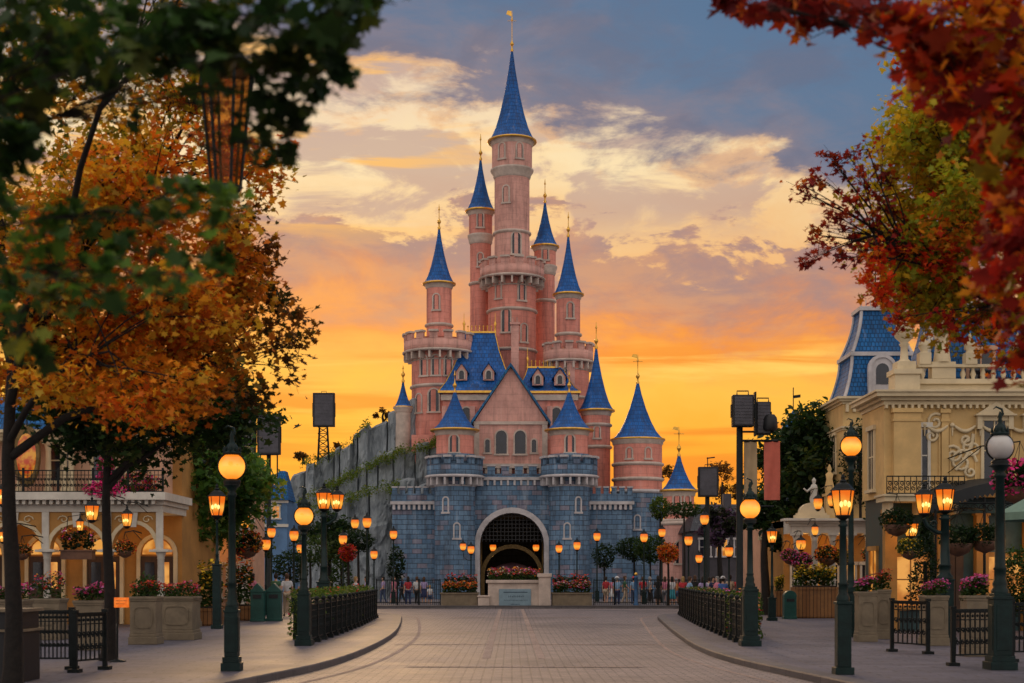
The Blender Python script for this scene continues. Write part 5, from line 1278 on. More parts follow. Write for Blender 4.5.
def lantern_post(label, px, py, d, rt=.2, h=.42, pr=.07, base=(.9, .3), z0=0.0, arms=(), group='lantern street lamps', name='street_lamp', on_axis=True, detail=True, pole_mat='green_iron'):
    """post with a lantern on its top and, if asked, lanterns on side arms (px, py)"""
    X0 = W(px, d); zl = Z(py, d) - z0
    t = thing(name, label, 'street lamp', (X0, d, z0), group=group)
    bh, bw = base; ztop = zl - h * .72 if on_axis else zl + h * .5
    m = MB(); m.cbox((0, 0, .06), (bw * 1.35, bw * 1.35, .12)); m.cbox((0, 0, .12 + (bh - .12) / 2), (bw, bw, bh - .12)); m.cbox((0, 0, bh + .025), (bw * 1.15, bw * 1.15, .05)); m.build('base', M[pole_mat], t, bevel=.01 if detail else 0)
    hh = ztop - bh - .05
    m = MB(); m.lathe([(pr * 1.6, 0), (pr * 1.7, .06), (pr * 1.2, .12), (pr * 1.1, hh * .2), (pr * 1.4, hh * .215), (pr * 1.0, hh * .235), (pr * .8, hh * .92), (pr * 1.3, hh * .94), (pr * .8, hh * .96), (pr * 1.1, hh)], (0, 0, bh + .05), 12)
    for (ax, ay) in arms:
        xa = W(ax, d) - X0; za = Z(ay, d) - z0; zb = min(za - h * .95, ztop - .12)
        m.tube([(0, 0, zb - .25), (xa * .4, 0, zb - .22), (xa * .85, 0, zb - .06), (xa, 0, za - h * .7)], pr * .45, 6)
        m.tube([(xa * .55 + .09 * (1 - k * .07) * math.cos(k * .8), 0, zb - .02 + .09 * (1 - k * .07) * math.sin(k * .8)) for k in range(9)], pr * .22, 4)
    m.build('pole', M[pole_mat], t)
    if on_axis: lantern_parts(t, (0, 0, zl), rt, h, detail=detail)
    for (ax, ay) in arms: lantern_parts(t, (W(ax, d) - X0, 0, Z(ay, d) - z0), rt * .9, h * .9, detail=detail)
    return t
globe_lamp('tallest orange globe lamp on the left, nearest the kerb', 232, 24.3, Z(466.5, 24.3), .225, .066, 1.10, .225)
globe_lamp('lit orange globe lamp at the near end of the left railing', 304, 33.2, Z(516, 33.2), .215, .066, 1.28, .27)
globe_lamp('lit orange globe lamp at the near end of the right railing', 750, 33.0, Z(508.5, 33), .232, .07, 1.38, .32)
globe_lamp('high lit orange globe on a slim post rising above the large hexagonal lantern', 851, 38.0, Z(446, 38), .27, .075, 1.3, .26)
globe_lamp('unlit milky white globe lamp on a heavy black post at the right edge', 1000, 24.6, Z(447, 24.6), .225, .088, 1.32, .32, lit=False)
lantern_post('near kerb lamp post with one big orange hexagonal lantern on the right pavement', 843, 503, 23.4, .19, .40, .068, (1.15, .23))
lantern_post('thick dark green post with one orange lantern on top and another on its arm', 945, 500, 35.0, .235, .50, .125, (1.5, .34), arms=((924, 504),))
lantern_post('thin black post with a tapered orange lantern left of the tallest globe lamp', 217, 506, 44.0, .27, .58, .045, (1.95, .24))
lantern_post('twin lantern post with a side arm rising behind the hedge of the left railing', 324, 501, 46.0, .255, .50, .11, (1.4, .4), arms=((337, 502),))

SMALL = [  # px, py, d, arms, label
 (367, 523, 66, ((355, 524),), 'far twin lantern post over the round topiary left of the castle'),
 (294, 536, 64, (), 'small lit lantern post just left of the globe lamp at the left railing'),
 (300.5, 549, 78, (), 'low far lantern peeping left of the globe lamp pole at the left railing'),
 (271.5, 533, 70, (), 'small lit lantern post above the right one of two green bins on the left'),
 (266, 545, 60, (), 'small lit lantern post between the two green bins on the left'),
 (343, 540, 72, (), 'small lit lantern post between the left railing hedge and the red flower ball'),
 (374, 555, 88, (), 'tiny low lantern post by the red flower ball left of the castle'),
 (393.5, 535, 84, (), 'lit lantern post in front of the left end of the castle wall'),
 (471, 550, 96, ((463, 547),), 'twin lamp post left of the castle gate behind the flower bed'),
 (559, 549, 96, (), 'lit lamp post just right of the castle gate arch'),
 (577, 546, 92, (), 'lit lamp post right of the castle gate behind the right flower bed'),
 (597, 537, 90, (), 'lit lamp post in front of the right gate tower of the castle'),
 (644, 538, 82, (), 'lit lamp post before the clipped green trees right of the castle'),
 (662, 533, 88, (), 'lit lamp post left of the orange flower ball on the right'),
 (688.5, 541, 74, (), 'lit lamp post before the small pink turret'),
 (704.5, 520, 66, (), 'taller lit lamp post just right of the small pink turret'),
 (699, 559, 90, (), 'tiny low lamp by the crowd below the small pink turret'),
 (729, 552, 70, (), 'lit lantern left of the tall banner pole, upper of a stacked pair'),
 (772, 537, 52, (), 'lit lantern post right of the right railing near the wooden flower tub'),
]
for (px, py, d_, arms, lab) in SMALL:
    z0 = 0 if d_ < 63 else GZ
    lantern_post(lab, px, py, d_, .15 + .0009 * d_, .31 + .0018 * d_, .05, (.8, .26), z0, arms, group='small lanterns around the castle square', detail=d_ < 60)
def wall_lantern(label, px, py, d, wall_d, rt=.16, h=.34, group='bracket lanterns on the shop fronts', post=None):
    """lantern hanging from an iron bracket that reaches back to the wall behind"""
    t = thing('wall_lantern', label, 'lantern', (W(px, d), d, Z(py, d)), group=group)
    lantern_parts(t, (0, 0, 0), rt, h, detail=d < 46)
    m = MB(); m.tube([(0, 0, h * 1.15), (0, 0, h * 1.5)], .012, 5); m.tube([(0, 0, h * 1.5), (0, (wall_d - d) * .5, h * 1.62), (0, wall_d - d, h * 1.5)], .018, 5); m.tube([(0, (wall_d - d) * .45, h * 1.6), (0, wall_d - d, h * .9)], .012, 5)
    m.build('bracket', M['iron'], t); return t
wall_lantern('large hexagonal orange lantern hanging in front of the arcade beside the dark tree trunk', 92, 513, 41, 44.95, .21, .40)
wall_lantern('small yellow lantern over the hanging flower box of the arcade', 80, 526, 43, 44.9, .12, .27)
wall_lantern('orange lantern under the right end of the arcade balcony', 127, 520, 42.5, 44.9, .17, .36)
wall_lantern('bright lantern cut by the left edge under the arcade balcony', 3, 497, 42, 44.4, .2, .42)
wall_lantern('low lantern at the left edge above the column capital', 3, 537, 42, 44.9, .13, .28)
wall_lantern('left lantern of the pair on the white porch shop', 151, 542, 57.5, 60, .16, .36)
wall_lantern('right lantern of the pair on the white porch shop', 162, 538, 57.5, 60, .19, .42)
wall_lantern('lantern over the red flowers near the tallest green lamp post', 245, 522, 57.5, 60, .22, .46)
wall_lantern('lantern just left of the tallest green lamp post above the flower baskets', 229, 527, 57, 60, .2, .42)
wall_lantern('wide orange lantern hanging beside the ivy under the cream balcony', 911, 530, 40.5, 42.1, .22, .34)
wall_lantern('red orange lantern hanging between the balcony and the white porch', 877, 535, 56, 57.4, .2, .36)
wall_lantern('left lantern in front of the white pediment', 818, 504, 55.8, 57.4, .18, .40)
wall_lantern('right lantern in front of the white pediment', 832, 501, 55.4, 57.4, .18, .40)
wall_lantern('glowing lantern at the left corner of the white porch', 801, 545, 56, 57.4, .2, .36)
wall_lantern('lantern hanging in the middle of the white porch', 815, 531, 56, 57.4, .14, .32)
wall_lantern('tiny upper lantern in the ivy of the corner tower', 866, 468, 60, 60.95, .14, .26)
wall_lantern('lantern on the right side inside the castle gate', W(536, 114) * F / 114 + 512, 548, 114, 116, .26, .5)
wall_lantern('lantern on the left side inside the castle gate', W(493, 114) * F / 114 + 512, 548, 114, 116, .26, .5)
def amber():
    m, nt, out = new_mat('old_amber_glass'); t = N(nt, 'ShaderNodeBsdfTransparent'); t.inputs[0].default_value = (.80, .52, .20, 1)
    p = N(nt, 'ShaderNodeBsdfPrincipled', i_Roughness=.2); tc = N(nt, 'ShaderNodeTexCoord'); nz = N(nt, 'ShaderNodeTexNoise', i_Scale=6.0, i_Detail=3.0); L(nt, tc.outputs['Object'], nz.inputs['Vector'])
    L(nt, mixc(nt, smooth(nt, nz.outputs[0], .4, .6), (.20, .07, .012), (.34, .15, .03)), p.inputs['Base Color'])
    mx = N(nt, 'ShaderNodeMixShader', i_0=.22); L(nt, t.outputs[0], mx.inputs[1]); L(nt, p.outputs[0], mx.inputs[2]); L(nt, mx.outputs[0], out.inputs[0]); return m
# the big old lantern hanging in the branches at the upper left
d = 12.0
bl_ = thing('hanging_lantern', 'large old gilt lantern hanging among the branches at the upper left', 'lantern', (W(226, d), d, Z(128, d)))
m = MB(); rt, hh = .215, .98
m.lathe([(rt * .55, -hh / 2), (rt * .98, hh / 2)], (0, 0, 0), 6, False); 
g_ = m.build('glass', amber(), bl_)
m = MB()
for i in range(6):
    a = 2 * math.pi * i / 6; m.tube([(rt * .57 * math.cos(a), rt * .57 * math.sin(a), -hh / 2), (rt * math.cos(a), rt * math.sin(a), hh / 2)], .014, 5)
    m.tube([(rt * (.93 + .12 * math.sin(t * 6)) * math.cos(a), rt * (.93 + .12 * math.sin(t * 6)) * math.sin(a), hh * (.5 - t * .42)) for t in [k / 8 for k in range(9)]], .008, 4)
m.lathe([(rt * 1.15, hh * .5), (rt * 1.18, hh * .53), (rt * .8, hh * .60), (rt * .35, hh * .70), (rt * .42, hh * .74), (rt * .15, hh * .82), (rt * .22, hh * .88), (rt * .05, hh * 1.0)], (0, 0, 0), 6, False); m.lathe([(.02, -hh * .62), (rt * .5, -hh * .56), (rt * .68, -hh * .51), (rt * .5, -hh * .5)], (0, 0, 0), 10)
m.build('frame', M['iron'], bl_)
m = MB(); m.tube([(0, 0, hh * .98), (0, 0, hh * 1.62)], .012, 5); m.build('chain', M['iron'], bl_)

# equipment boxes on poles
def panel_box(mb, x0, x1, y0, y1, z0, z1): mb.box(x0, x1, y0, y1, z0, z1)
def screen(parent, xa, xb, d, za, zb, depth=.35):
    m = MB(); m.box(xa, xb, d, d + depth, za, zb); o = m.build('casing', M['black'], parent, bevel=.04)
    f = MB(); b = (xb - xa) * .09; f.box(xa + b, xb - b, d - .02, d - .002, za + b, zb - b); 
    for k in range(9):
        zz_ = za + b + (zb - za - 2 * b) * (k + .5) / 9; f.box(xa + b, xb - b, d - .035, d - .018, zz_ - .03, zz_ + .03)
    f.build('grille', M['screen'], o)
    k_ = MB(); k_.box(xa - .04, xa - .001, d + .08, d + depth - .08, za + (zb - za) * .3, za + (zb - za) * .7); k_.box(xb + .001, xb + .04, d + .08, d + depth - .08, za + (zb - za) * .3, za + (zb - za) * .7); k_.tube([((xa + xb) / 2 - .2, d + depth * .5, zb), ((xa + xb) / 2 - .2, d + depth * .5, zb + .14), ((xa + xb) / 2 + .2, d + depth * .5, zb + .14), ((xa + xb) / 2 + .2, d + depth * .5, zb)], .025, 5); k_.build('handle', M['iron'], o)
    return o
def boxpole(name, label, px, d, z0, items, polew=.12, ptop=None, lattice=False, extra=None):
    t = thing(name, label, 'loudspeaker', (W(px, d), d, z0), group='dark box panels on poles')
    m = MB(); X0 = W(px, d)
    if lattice:
        for s_ in (-1, 1):
            for q_ in (0, 1): m.tube([(s_ * .45, q_ * .6, 0), (s_ * .32, q_ * .5, ptop - z0)], .05, 5)
        n = 5
        for i in range(n):
            za, zb = (ptop - z0) * i / n, (ptop - z0) * (i + 1) / n; m.tube([(-.43, 0, za), (.40, 0, zb)], .035, 4); m.tube([(.43, 0, za), (-.40, 0, zb)], .035, 4); m.tube([(-.43, 0, zb), (.43, 0, zb)], .035, 4)
    else:
        m.lathe([(polew * 1.6, 0), (polew * 1.6, .25), (polew, .3), (polew * .85, ptop - z0)], (0, .3, 0), 12)
        m.cbox((0, .3, .05), (polew * 5, polew * 5, .1))
    if extra: extra(m)
    m.build('mast', M['iron'], t)
    for (a, b, ya, yb, dd) in items: screen(t, W(a, d) - X0, W(b, d) - X0, dd, Z(yb, d) - z0, Z(ya, d) - z0)
    return t
boxpole('speaker_mast', 'dark rectangular panel on a lattice mast standing on top of the rock cliff', 323, 116, Z(460, 116), [(313, 335, 393, 427, -.2)], ptop=Z(427, 116), lattice=True)
boxpole('speaker_mast', 'pair of dark panels on a pole above the green tree on the left', 268, 92, GZ, [(258, 281, 415, 455, -.3), (233, 255, 406, 462, .1)], .16, Z(420, 92), extra=lambda m: (m.tube([(-1.9, .3, Z(452, 92)), (.5, .3, Z(452, 92))], .08, 5), m.tube([(-.6, .3, Z(474, 92)), (.6, .3, Z(474, 92))], .06, 5), m.tube([(-.55, .3, Z(474, 92)), (-.55, .3, Z(452, 92))], .05, 5), m.tube([(.55, .3, Z(474, 92)), (.55, .3, Z(452, 92))], .05, 5)))
boxpole('speaker_mast', 'dark grey panel on a short pole beside the small pink turret', 708, 88, GZ, [(698, 718, 467, 497, -.2)], .16, Z(480, 88), extra=lambda m: (m.tube([(.0, .2, Z(467, 88)), (.0, .2, Z(455, 88))], .03, 4), m.tube([(-.05, .2, Z(456, 88)), (.45, .2, Z(455, 88))], .04, 4)))
d = 50.0
bpz = boxpole('speaker_mast', 'tall pole with two dark panels side by side at its top above the banners', 741, d, 0, [(732, 753.5, 395, 427, -.15), (757, 772, 401, 434, .15)], .13, Z(398, d), extra=lambda m: (m.tube([(-.1, .3, Z(440, d)), (1.35, .3, Z(440, d))], .045, 5), m.tube([(0, .3, Z(431, d)), (1.2, .3, Z(431, d))], .04, 5), m.box(W(754.5, d) - W(741, d), W(756, d) - W(741, d), -.1, .2, Z(436, d), Z(392, d)), m.tube([(0, .3, Z(506, d)), (1.2, .3, Z(506, d))], .03, 5)))
sp = MB(); sp.lathe([(.30, 0), (.34, .12), (.30, .5), (.2, .62)], (0, 0, 0), 14); sp.v = [(W(771, d) - W(741, d) + y_ * .8, .2 + x_, Z(430, d) + z_ * .9) for x_, y_, z_ in sp.v]; sp.build('horn', M['black'], bpz)
def banner(label, pa, pb, ya, yb, d, mat, mid=None):
    m = MB(); n = 10; xa, xb = W(pa, d), W(pb, d); vs = []; fs = []
    for i in range(n + 1):
        for k in range(13):
            vs.append((xa + (xb - xa) * i / n, d + .03 * math.sin(i * .9 + k * .35), Z(ya, d) + (Z(yb, d) - Z(ya, d)) * k / 12))
    for i in range(n):
        for k in range(12): fs.append((i * 13 + k, (i + 1) * 13 + k, (i + 1) * 13 + k + 1, i * 13 + k + 1))
    m.add(vs, fs, True)
    o = m.build('banner', M[mat]); tag(o, label, 'banner', 'banners on the tall pole'); return o
banner('pink red hanging banner right of the tall pole', 764, 780, 441, 500, d + .3, 'banner_pink'); banner('narrow beige hanging banner left of the pink one', 744, 757, 441, 505, d + .3, 'banner_beige')
# ------------------------------------------------------------------ planting helpers
FL = {
 'red': [(4, (.55, .02, .02)), (2, (.65, .10, .02)), (1, (.6, .06, .12)), (3, (.03, .06, .015))],
 'pink': [(4, (.65, .07, .28)), (2, (.55, .16, .42)), (2, (.6, .03, .10)), (3, (.03, .07, .02))],
 'magenta': [(5, (.75, .04, .22)), (2, (.8, .10, .35)), (1, (.05, .08, .02))],
 'orange': [(4, (.75, .18, .02)), (3, (.6, .06, .015)), (2, (.8, .35, .03)), (3, (.05, .07, .015))],
 'yellow': [(4, (.75, .50, .03)), (2, (.6, .36, .03)), (3, (.10, .12, .02))],
 'mixed': [(3, (.60, .03, .03)), (2, (.72, .30, .03)), (2, (.55, .10, .32)), (1, (.7, .55, .45)), (3, (.04, .08, .02))],
}
GREEN = [(3, (.025, .055, .012)), (3, (.04, .085, .018)), (1, (.07, .11, .02))]
DGREEN = [(3, (.012, .032, .012)), (3, (.02, .045, .015)), (1, (.035, .06, .018))]
LIME = [(3, (.09, .15, .02)), (2, (.14, .19, .03)), (1, (.05, .10, .02))]
def box_pts(n, x0, x1, y0, y1, z0, z1, mound=.0):
    P = np.stack([rng.uniform(x0, x1, n), rng.uniform(y0, y1, n), rng.uniform(z0, z1, n)], 1)
    if mound: P[:, 2] += mound * (1 - ((P[:, 0] - (x0 + x1) / 2) / ((x1 - x0) / 2)) ** 2) + .05 * np.sin(P[:, 0] * 9)
    return P
def ball_pts(n, c, r, sc=(1, 1, 1), shell=.5):
    q_ = rng.normal(size=(n, 3)); q_ /= np.linalg.norm(q_, axis=1)[:, None]
    return np.array(c) + q_ * (rng.uniform(shell, 1, (n, 1))) * r * np.array(sc)
def plants(parent, x0, x1, y0, y1, z0, h, pal, nleaf=260, nfl=150, fs=.07, ls=.10, green=GREEN, mound=.06):
    P = box_pts(nleaf, x0, x1, y0, y1, z0 - .05, z0 + h * .75, mound); leaf_obj('foliage', P, rng.uniform(.7, 1.3, nleaf) * ls, tints(nleaf, green), OVAL, M['leaf'], parent)
    if nfl:
        P = box_pts(nfl, x0 - .03, x1 + .03, y0 - .05, y1, z0 + h * .35, z0 + h, mound); leaf_obj('flowers', P, rng.uniform(.7, 1.3, nfl) * fs, tints(nfl, FL[pal]), PETAL, M['flower'], parent, up=.8)
def planter_box(label, pa, pb, ptop, pbase, d, pal, tub='planter', hgt=None, z0=0, dep=None, name='planter', group='flower planters', fh=.3, nf=220, fs=.07, ls=.10):
    xa, xb = W(pa, d), W(pb, d); w = xb - xa; dep = dep or min(w, 1.1); zt = Z(ptop, d) - z0
    t = thing(name, label, 'planter', ((xa + xb) / 2, d + dep / 2, z0), group=group)
    m = MB()
    if tub == 'planter':
        m.cbox((0, 0, .09), (w, dep, .18)); m.cbox((0, 0, .22), (w * .94, dep * .94, .08)); m.cbox((0, 0, .26 + (zt - .36) / 2), (w * .90, dep * .90, zt - .36)); m.cbox((0, 0, zt - .07), (w * .95, dep * .95, .06)); m.cbox((0, 0, zt - .02), (w, dep, .06))
        m.build('tub', M['planter'], t, bevel=.012)
        p_ = MB(); za, zb = .36, zt - .20; ww = w * .9
        inn = [(math.copysign(1, math.cos(a)) * (abs(math.cos(a)) ** .5) * ww * .34, (za + zb) / 2 + math.copysign(1, math.sin(a)) * (abs(math.sin(a)) ** .5) * (zb - za) * .42) for a in [2 * math.pi * i / 28 for i in range(29)]]
        out = [(x_ * 1.10, (za + zb) / 2 + (z_ - (za + zb) / 2) * 1.09) for x_, z_ in inn]
        p_.ribbon(inn, out, -dep * .45 - .022, -dep * .45 + .001); p_.build('panel_moulding', M['planter'], t)
    else:
        m.box(-w / 2, w / 2, -dep / 2, dep / 2, 0, zt - .05); m.build('tub', M['wood'], t)
        b = MB(); b.box(-w / 2 - .03, w / 2 + .03, -dep / 2 - .03, -dep / 2 - .002, zt - .14, zt - .04); b.box(-w / 2 - .03, w / 2 + .03, -dep / 2 - .03, -dep / 2 - .002, .06, .16)
        b.build('rail', M['wood'], t)
    s_ = MB(); s_.box(-w / 2 + .06, w / 2 - .06, -dep / 2 + .06, dep / 2 - .06, zt - .045, zt + .015); s_.build('soil', M['soil'], t)
    plants(t, -w * .46, w * .46, -dep * .46, dep * .46, zt + .02, fh, pal, int(nf * 1.3), nf, fs, ls)
    return t
def hanging_basket(label, px, py, d, r, pal, mount_d=None, kind='basket', group='hanging flower baskets'):
    t = thing('flower_basket', label, 'flower basket', (W(px, d), d, Z(py, d)), group=group)
    m = MB(); m.lathe([(.04, -r * .9), (r * .55, -r * .7), (r * .85, -r * .2), (r * .8, -r * .18), (.02, -r * .25)], (0, 0, 0), 14); m.build('basket', M['woodbox'], t)
    n = int(500 * min(1.6, max(.5, r / .3))); P = ball_pts(n, (0, 0, r * .1), r, (1.1, 1.1, .8)); leaf_obj('foliage', P, rng.uniform(.5, 1, n) * r * .32, tints(n, DGREEN if pal != 'yellow' else GREEN), OVAL, M['leaf'], t)
    n2 = n // 2 if pal else 0
    if n2: P = ball_pts(n2, (0, 0, r * .15), r, (1.15, 1.15, .85), .85); leaf_obj('flowers', P, rng.uniform(.5, 1, n2) * r * .26, tints(n2, FL[pal]), PETAL, M['flower'], t)
    m = MB(); md = (mount_d - d) if mount_d else 0
    for a in (0, 2.1, 4.2): m.tube([(r * .8 * math.cos(a), r * .8 * math.sin(a), -r * .2), (0, 0, r * 1.7)], .008, 4)
    m.tube([(0, 0, r * 1.7), (0, md * .5, r * 1.95), (0, md, r * 1.8)], .02, 5); m.tube([(0, md * .5, r * 1.9), (0, md, r * 1.1)], .014, 5); m.build('bracket', M['iron'], t)
    return t

# railings with clipped beds on both sides of the street
def railing_run(label, pts, h, group='iron railings'):
    t = thing('railing', label, 'railing', (0, 0, 0), group=group)
    line = cr_spline(pts, 12); L0 = [0]
    for a, b in zip(line, line[1:]): L0.append(L0[-1] + math.dist(a, b))
    def pos(s_):
        for i in range(len(line) - 1):
            if L0[i + 1] >= s_: f = (s_ - L0[i]) / max(1e-6, L0[i + 1] - L0[i]); return Vector(line[i]).lerp(Vector(line[i + 1]), f)
        return Vector(line[-1])
    n = max(1, round(L0[-1] / 1.35)); st = L0[-1] / n
    for i in range(n + 1):
        p = pos(i * st); m = MB(); m.cbox((p.x, p.y, h / 2), (.09, .09, h)); m.cbox((p.x, p.y, .05), (.2, .2, .1)); m.cbox((p.x, p.y, .13), (.14, .14, .06)); m.ball((p.x, p.y, h + .05), .065, 8, 6); m.build('post', M['iron'], t)
    for i in range(n):
        a, b = pos(i * st), pos((i + 1) * st); w = (b - a).length; ang = math.atan2(b.y - a.y, b.x - a.x); m = MB()
        railing_panel(m, .06, w - .06, 0, .12, h - .06, 8)
        m.tube([(.05 + (w - .1) * k / 8, 0, h - .06 + .07 * math.sin(math.pi * k / 8)) for k in range(9)], .02, 5)
        ca, sa = math.cos(ang), math.sin(ang); m.v = [(a.x + x_ * ca - y_ * sa, a.y + x_ * sa + y_ * ca, z_) for x_, y_, z_ in m.v]
        m.build('panel', M['iron'], t)
    return t
def hedge(label, pts, w, h, pal, n, fl=None, nf=0, name='hedge'):
    t = thing(name, label, 'hedge', (0, 0, 0)); line = cr_spline(pts, 10); m = MB()
    for a, b in zip(line, line[1:]):
        m.add([(a[0] - w / 2 + .1, a[1], 0), (a[0] + w / 2 - .1, a[1], 0), (b[0] + w / 2 - .1, b[1], 0), (b[0] - w / 2 + .1, b[1], 0), (a[0] - w / 2 + .12, a[1], h - .1), (a[0] + w / 2 - .12, a[1], h - .1), (b[0] + w / 2 - .12, b[1], h - .1), (b[0] - w / 2 + .12, b[1], h - .1)], [(0, 1, 5, 4), (1, 2, 6, 5), (2, 3, 7, 6), (3, 0, 4, 7), (4, 5, 6, 7)])
    m.build('core', M['hedge_core'], t); idx = rng.integers(0, len(line) - 1, n); f = rng.random(n)[:, None]
    A = np.array([line[i] for i in idx]); B = np.array([line[i + 1] for i in idx]); c = A * (1 - f) + B * f; e = rng.random(n)
    u = rng.uniform(-.5, .5, n) * w; zz = np.full(n, h - .06) + rng.uniform(-.05, .14, n) + .06 * np.sin(c[:, 1] * 2.1)
    side = e < .45; u = np.where(side, np.sign(u) * w * .48 + rng.normal(0, .05, n), u); zz = np.where(side, rng.uniform(.05, h, n), zz)
    P = np.stack([c[:, 0] + u, c[:, 1], zz], 1); k_ = n // 14; P[:k_] = np.stack([line[0][0] + rng.uniform(-.5, .5, k_) * w, line[0][1] + rng.uniform(-.12, .02, k_), rng.uniform(.03, h, k_)], 1); leaf_obj('foliage', P, rng.uniform(.06, .13, n), tints(n, pal), OVAL, M['leaf'], t)
    if nf: 
        i2 = rng.integers(0, n, nf); leaf_obj('flowers', P[i2] + np.array([0, 0, .06]), rng.uniform(.06, .11, nf), tints(nf, FL[fl]), PETAL, M['flower'], t, up=.8)
    return t
RL = [(W(309, 33.6), 33.7), (-4.85, 40), (-5.0, 47), (W(376, 56), 56)]
RR = [(W(745, 33.2), 33.5), (5.8, 40), (6.25, 48), (W(680, 60.5), 60.5)]
railing_run('long black iron railing with scroll panels along the left side of the street', RL, 1.02); railing_run('long black iron railing with scroll panels along the right side of the street', RR, 1.05)
hedge('clipped yellow green bed inside the left railing', [(p[0] - .5, p[1] + (2.6 if i_ == 0 else .0)) for i_, p in enumerate(RL)], .8, 1.16, LIME, 3600, 'red', 120); hedge('low green bed with flowers inside the right railing', [(p[0] + .5, p[1] + (2.6 if i_ == 0 else .0)) for i_, p in enumerate(RR)], .8, 1.08, GREEN + LIME, 3400, 'mixed', 260)
def railing_bit(label, pa, pb, ptop, d, d2=None, group='short iron railing sections', bars=9):
    t = thing('railing', label, 'railing', (W(pa, d), d, 0), group=group); d2 = d2 or d
    a = Vector((0, 0)); b = Vector((W(pb, d2) - W(pa, d), d2 - d)); w = b.length; ang = math.atan2(b.y, b.x); h = Z(ptop, d); m = MB()
    railing_panel(m, .05, w - .05, 0, .18, h, bars, r=.016); m.box(.03, w - .03, -.035, .035, h + .001, h + .035)
    for k in range(bars): m.ball((.05 + (w - .1) * (k + .5) / bars, 0, h - .09), .028, 6, 5)
    ca, sa = math.cos(ang), math.sin(ang); m.v = [(x_ * ca - y_ * sa, x_ * sa + y_ * ca, z_) for x_, y_, z_ in m.v]; m.build('panel', M['iron'], t)
    for e in (a, b):
        p_ = MB(); p_.cbox((e.x, e.y, (h + .03) / 2), (.075, .075, h + .03)); p_.cbox((e.x, e.y, .03), (.2, .2, .06)); p_.cbox((e.x, e.y, h + .06), (.10, .10, .05)); p_.build('post', M['iron'], t)
    return t
railing_bit('black iron railing section with scrollwork just right of the dark kiosk on the left', 30, 72, 612, 24.6); railing_bit('shorter railing section with a pale top rail before the second tree trunk', 75, 105, 615, 23.8, 24.6, bars=6)
railing_bit('left railing section with upright bars on the right pavement beside the planters', 892, 928, 602, 30.5, 29.5, bars=7); railing_bit('railing section left of the milky globe lamp', 953, 992, 611, 25.6, 25.9, bars=7); railing_bit('railing section cut by the right edge behind the milky globe lamp', 1012, 1050, 604, 26.8, bars=7)

# left: kiosk counter, menu sign, planters and bins
d = 21.5
ks = thing('counter', 'dark wooden counter with a pale top edge at the lower left corner', 'counter', (W(-22, d), d, 0)); w = W(20, d) - W(-60, d)
m = MB(); m.box(-.7, .64, 0, .9, .0, Z(632, d)); m.build('cabinet', M['black'], ks, bevel=.01); m = MB(); m.box(-.75, .69, -.05, .95, Z(632, d) + .001, Z(629.5, d)); m.box(-.75, .69, -.05, .95, Z(612, d), Z(609, d)); m.build('top', M['planter'], ks)
m = MB(); m.box(-.7, .62, .02, .9, Z(629.5, d) + .002, Z(612, d) - .002); m.build('drawer', M['black'], ks); m = MB(); m.box(.46, .645, -.012, -.002, .1, Z(636, d)); m.build('side_panel', M['woodbox'], ks)
d = 26.8
sn = thing('sign_stand', 'small lit orange sign on a thin black stand beside the second tree trunk', 'sign', (W(117, d), d, 0)); m = MB()
m.tube([(0, .02, 0), (0, .02, Z(606, d))], .02, 6); m.lathe([(.16, 0), (.16, .02), (.03, .05)], (0, .02, 0), 14); m.build('stand', M['iron'], sn); m = MB(); m.box(-.05, .22, -.02, .02, Z(607.5, d), Z(597.5, d)); m.build('board', M['sign_orange'], sn)
m = MB(); m.box(-.02, .19, -.023, -.0205, Z(601, d), Z(600.6, d)); m.box(-.02, .14, -.023, -.0205, Z(604, d), Z(603.6, d)); m.build('lines', M['woodbox'], sn)
planter_box('beige stone planter with red flowers right of the second tree trunk', 128, 157, 597, 644, 33.6, 'red', fs=.06); planter_box('wider beige stone planter with deep red flowers beside the black bin', 157, 194, 597, 639, 36.0, 'red', fs=.065)
planter_box('flower planter behind the railing with pink flowers between the two left trunks', 72, 103, 601, 640, 31.0, 'pink'); planter_box('planter with violet flowers at the left edge behind the counter', -8, 24, 600, 645, 33.0, 'pink'); planter_box('planter with yellow and red shrubs behind the first trunk', 30, 60, 599, 632, 36, 'mixed', fh=.6)
planter_box('slatted wooden planter under yellow shrubs behind the thin lantern post', 196, 219, 607, 626, 46.5, 'yellow', 'wood', fh=1.5, nf=260, fs=.12, ls=.2); planter_box('slatted wooden planter with reddish shrubs left of the green bins', 224, 250, 605, 620, 52, 'orange', 'wood', fh=1.7, nf=260, fs=.12, ls=.2)
planter_box('low planter with a dark shrub left of the slatted wooden one', 168, 196, 600, 625, 45, 'pink', fh=.5)
planter_box('beige panelled planter with pink flowers right of the large lantern post', 858, 878, 592, 641, 35.0, 'pink', fs=.06); planter_box('beige planter with a taller green shrub next to the short railings', 876, 892, 590, 640, 36.5, 'red', fh=.45, fs=.05)
planter_box('long slatted wooden tub full of yellow flowers in front of the white porch', 796, 838, 586, 612, 55.0, 'yellow', 'wood', fh=.75, nf=700, fs=.10, ls=.13); planter_box('small wooden tub with flowers left of the arched green bin', 776, 785, 590, 612, 57, 'yellow', 'wood', fh=.5)
planter_box('planter with violet flowers behind the right railing sections', 925, 950, 596, 640, 33, 'pink', fs=.05); planter_box('planter full of pink violet blossom left of the milky globe lamp', 966, 990, 596, 640, 28.5, 'pink', fh=.35, fs=.05, nf=420)
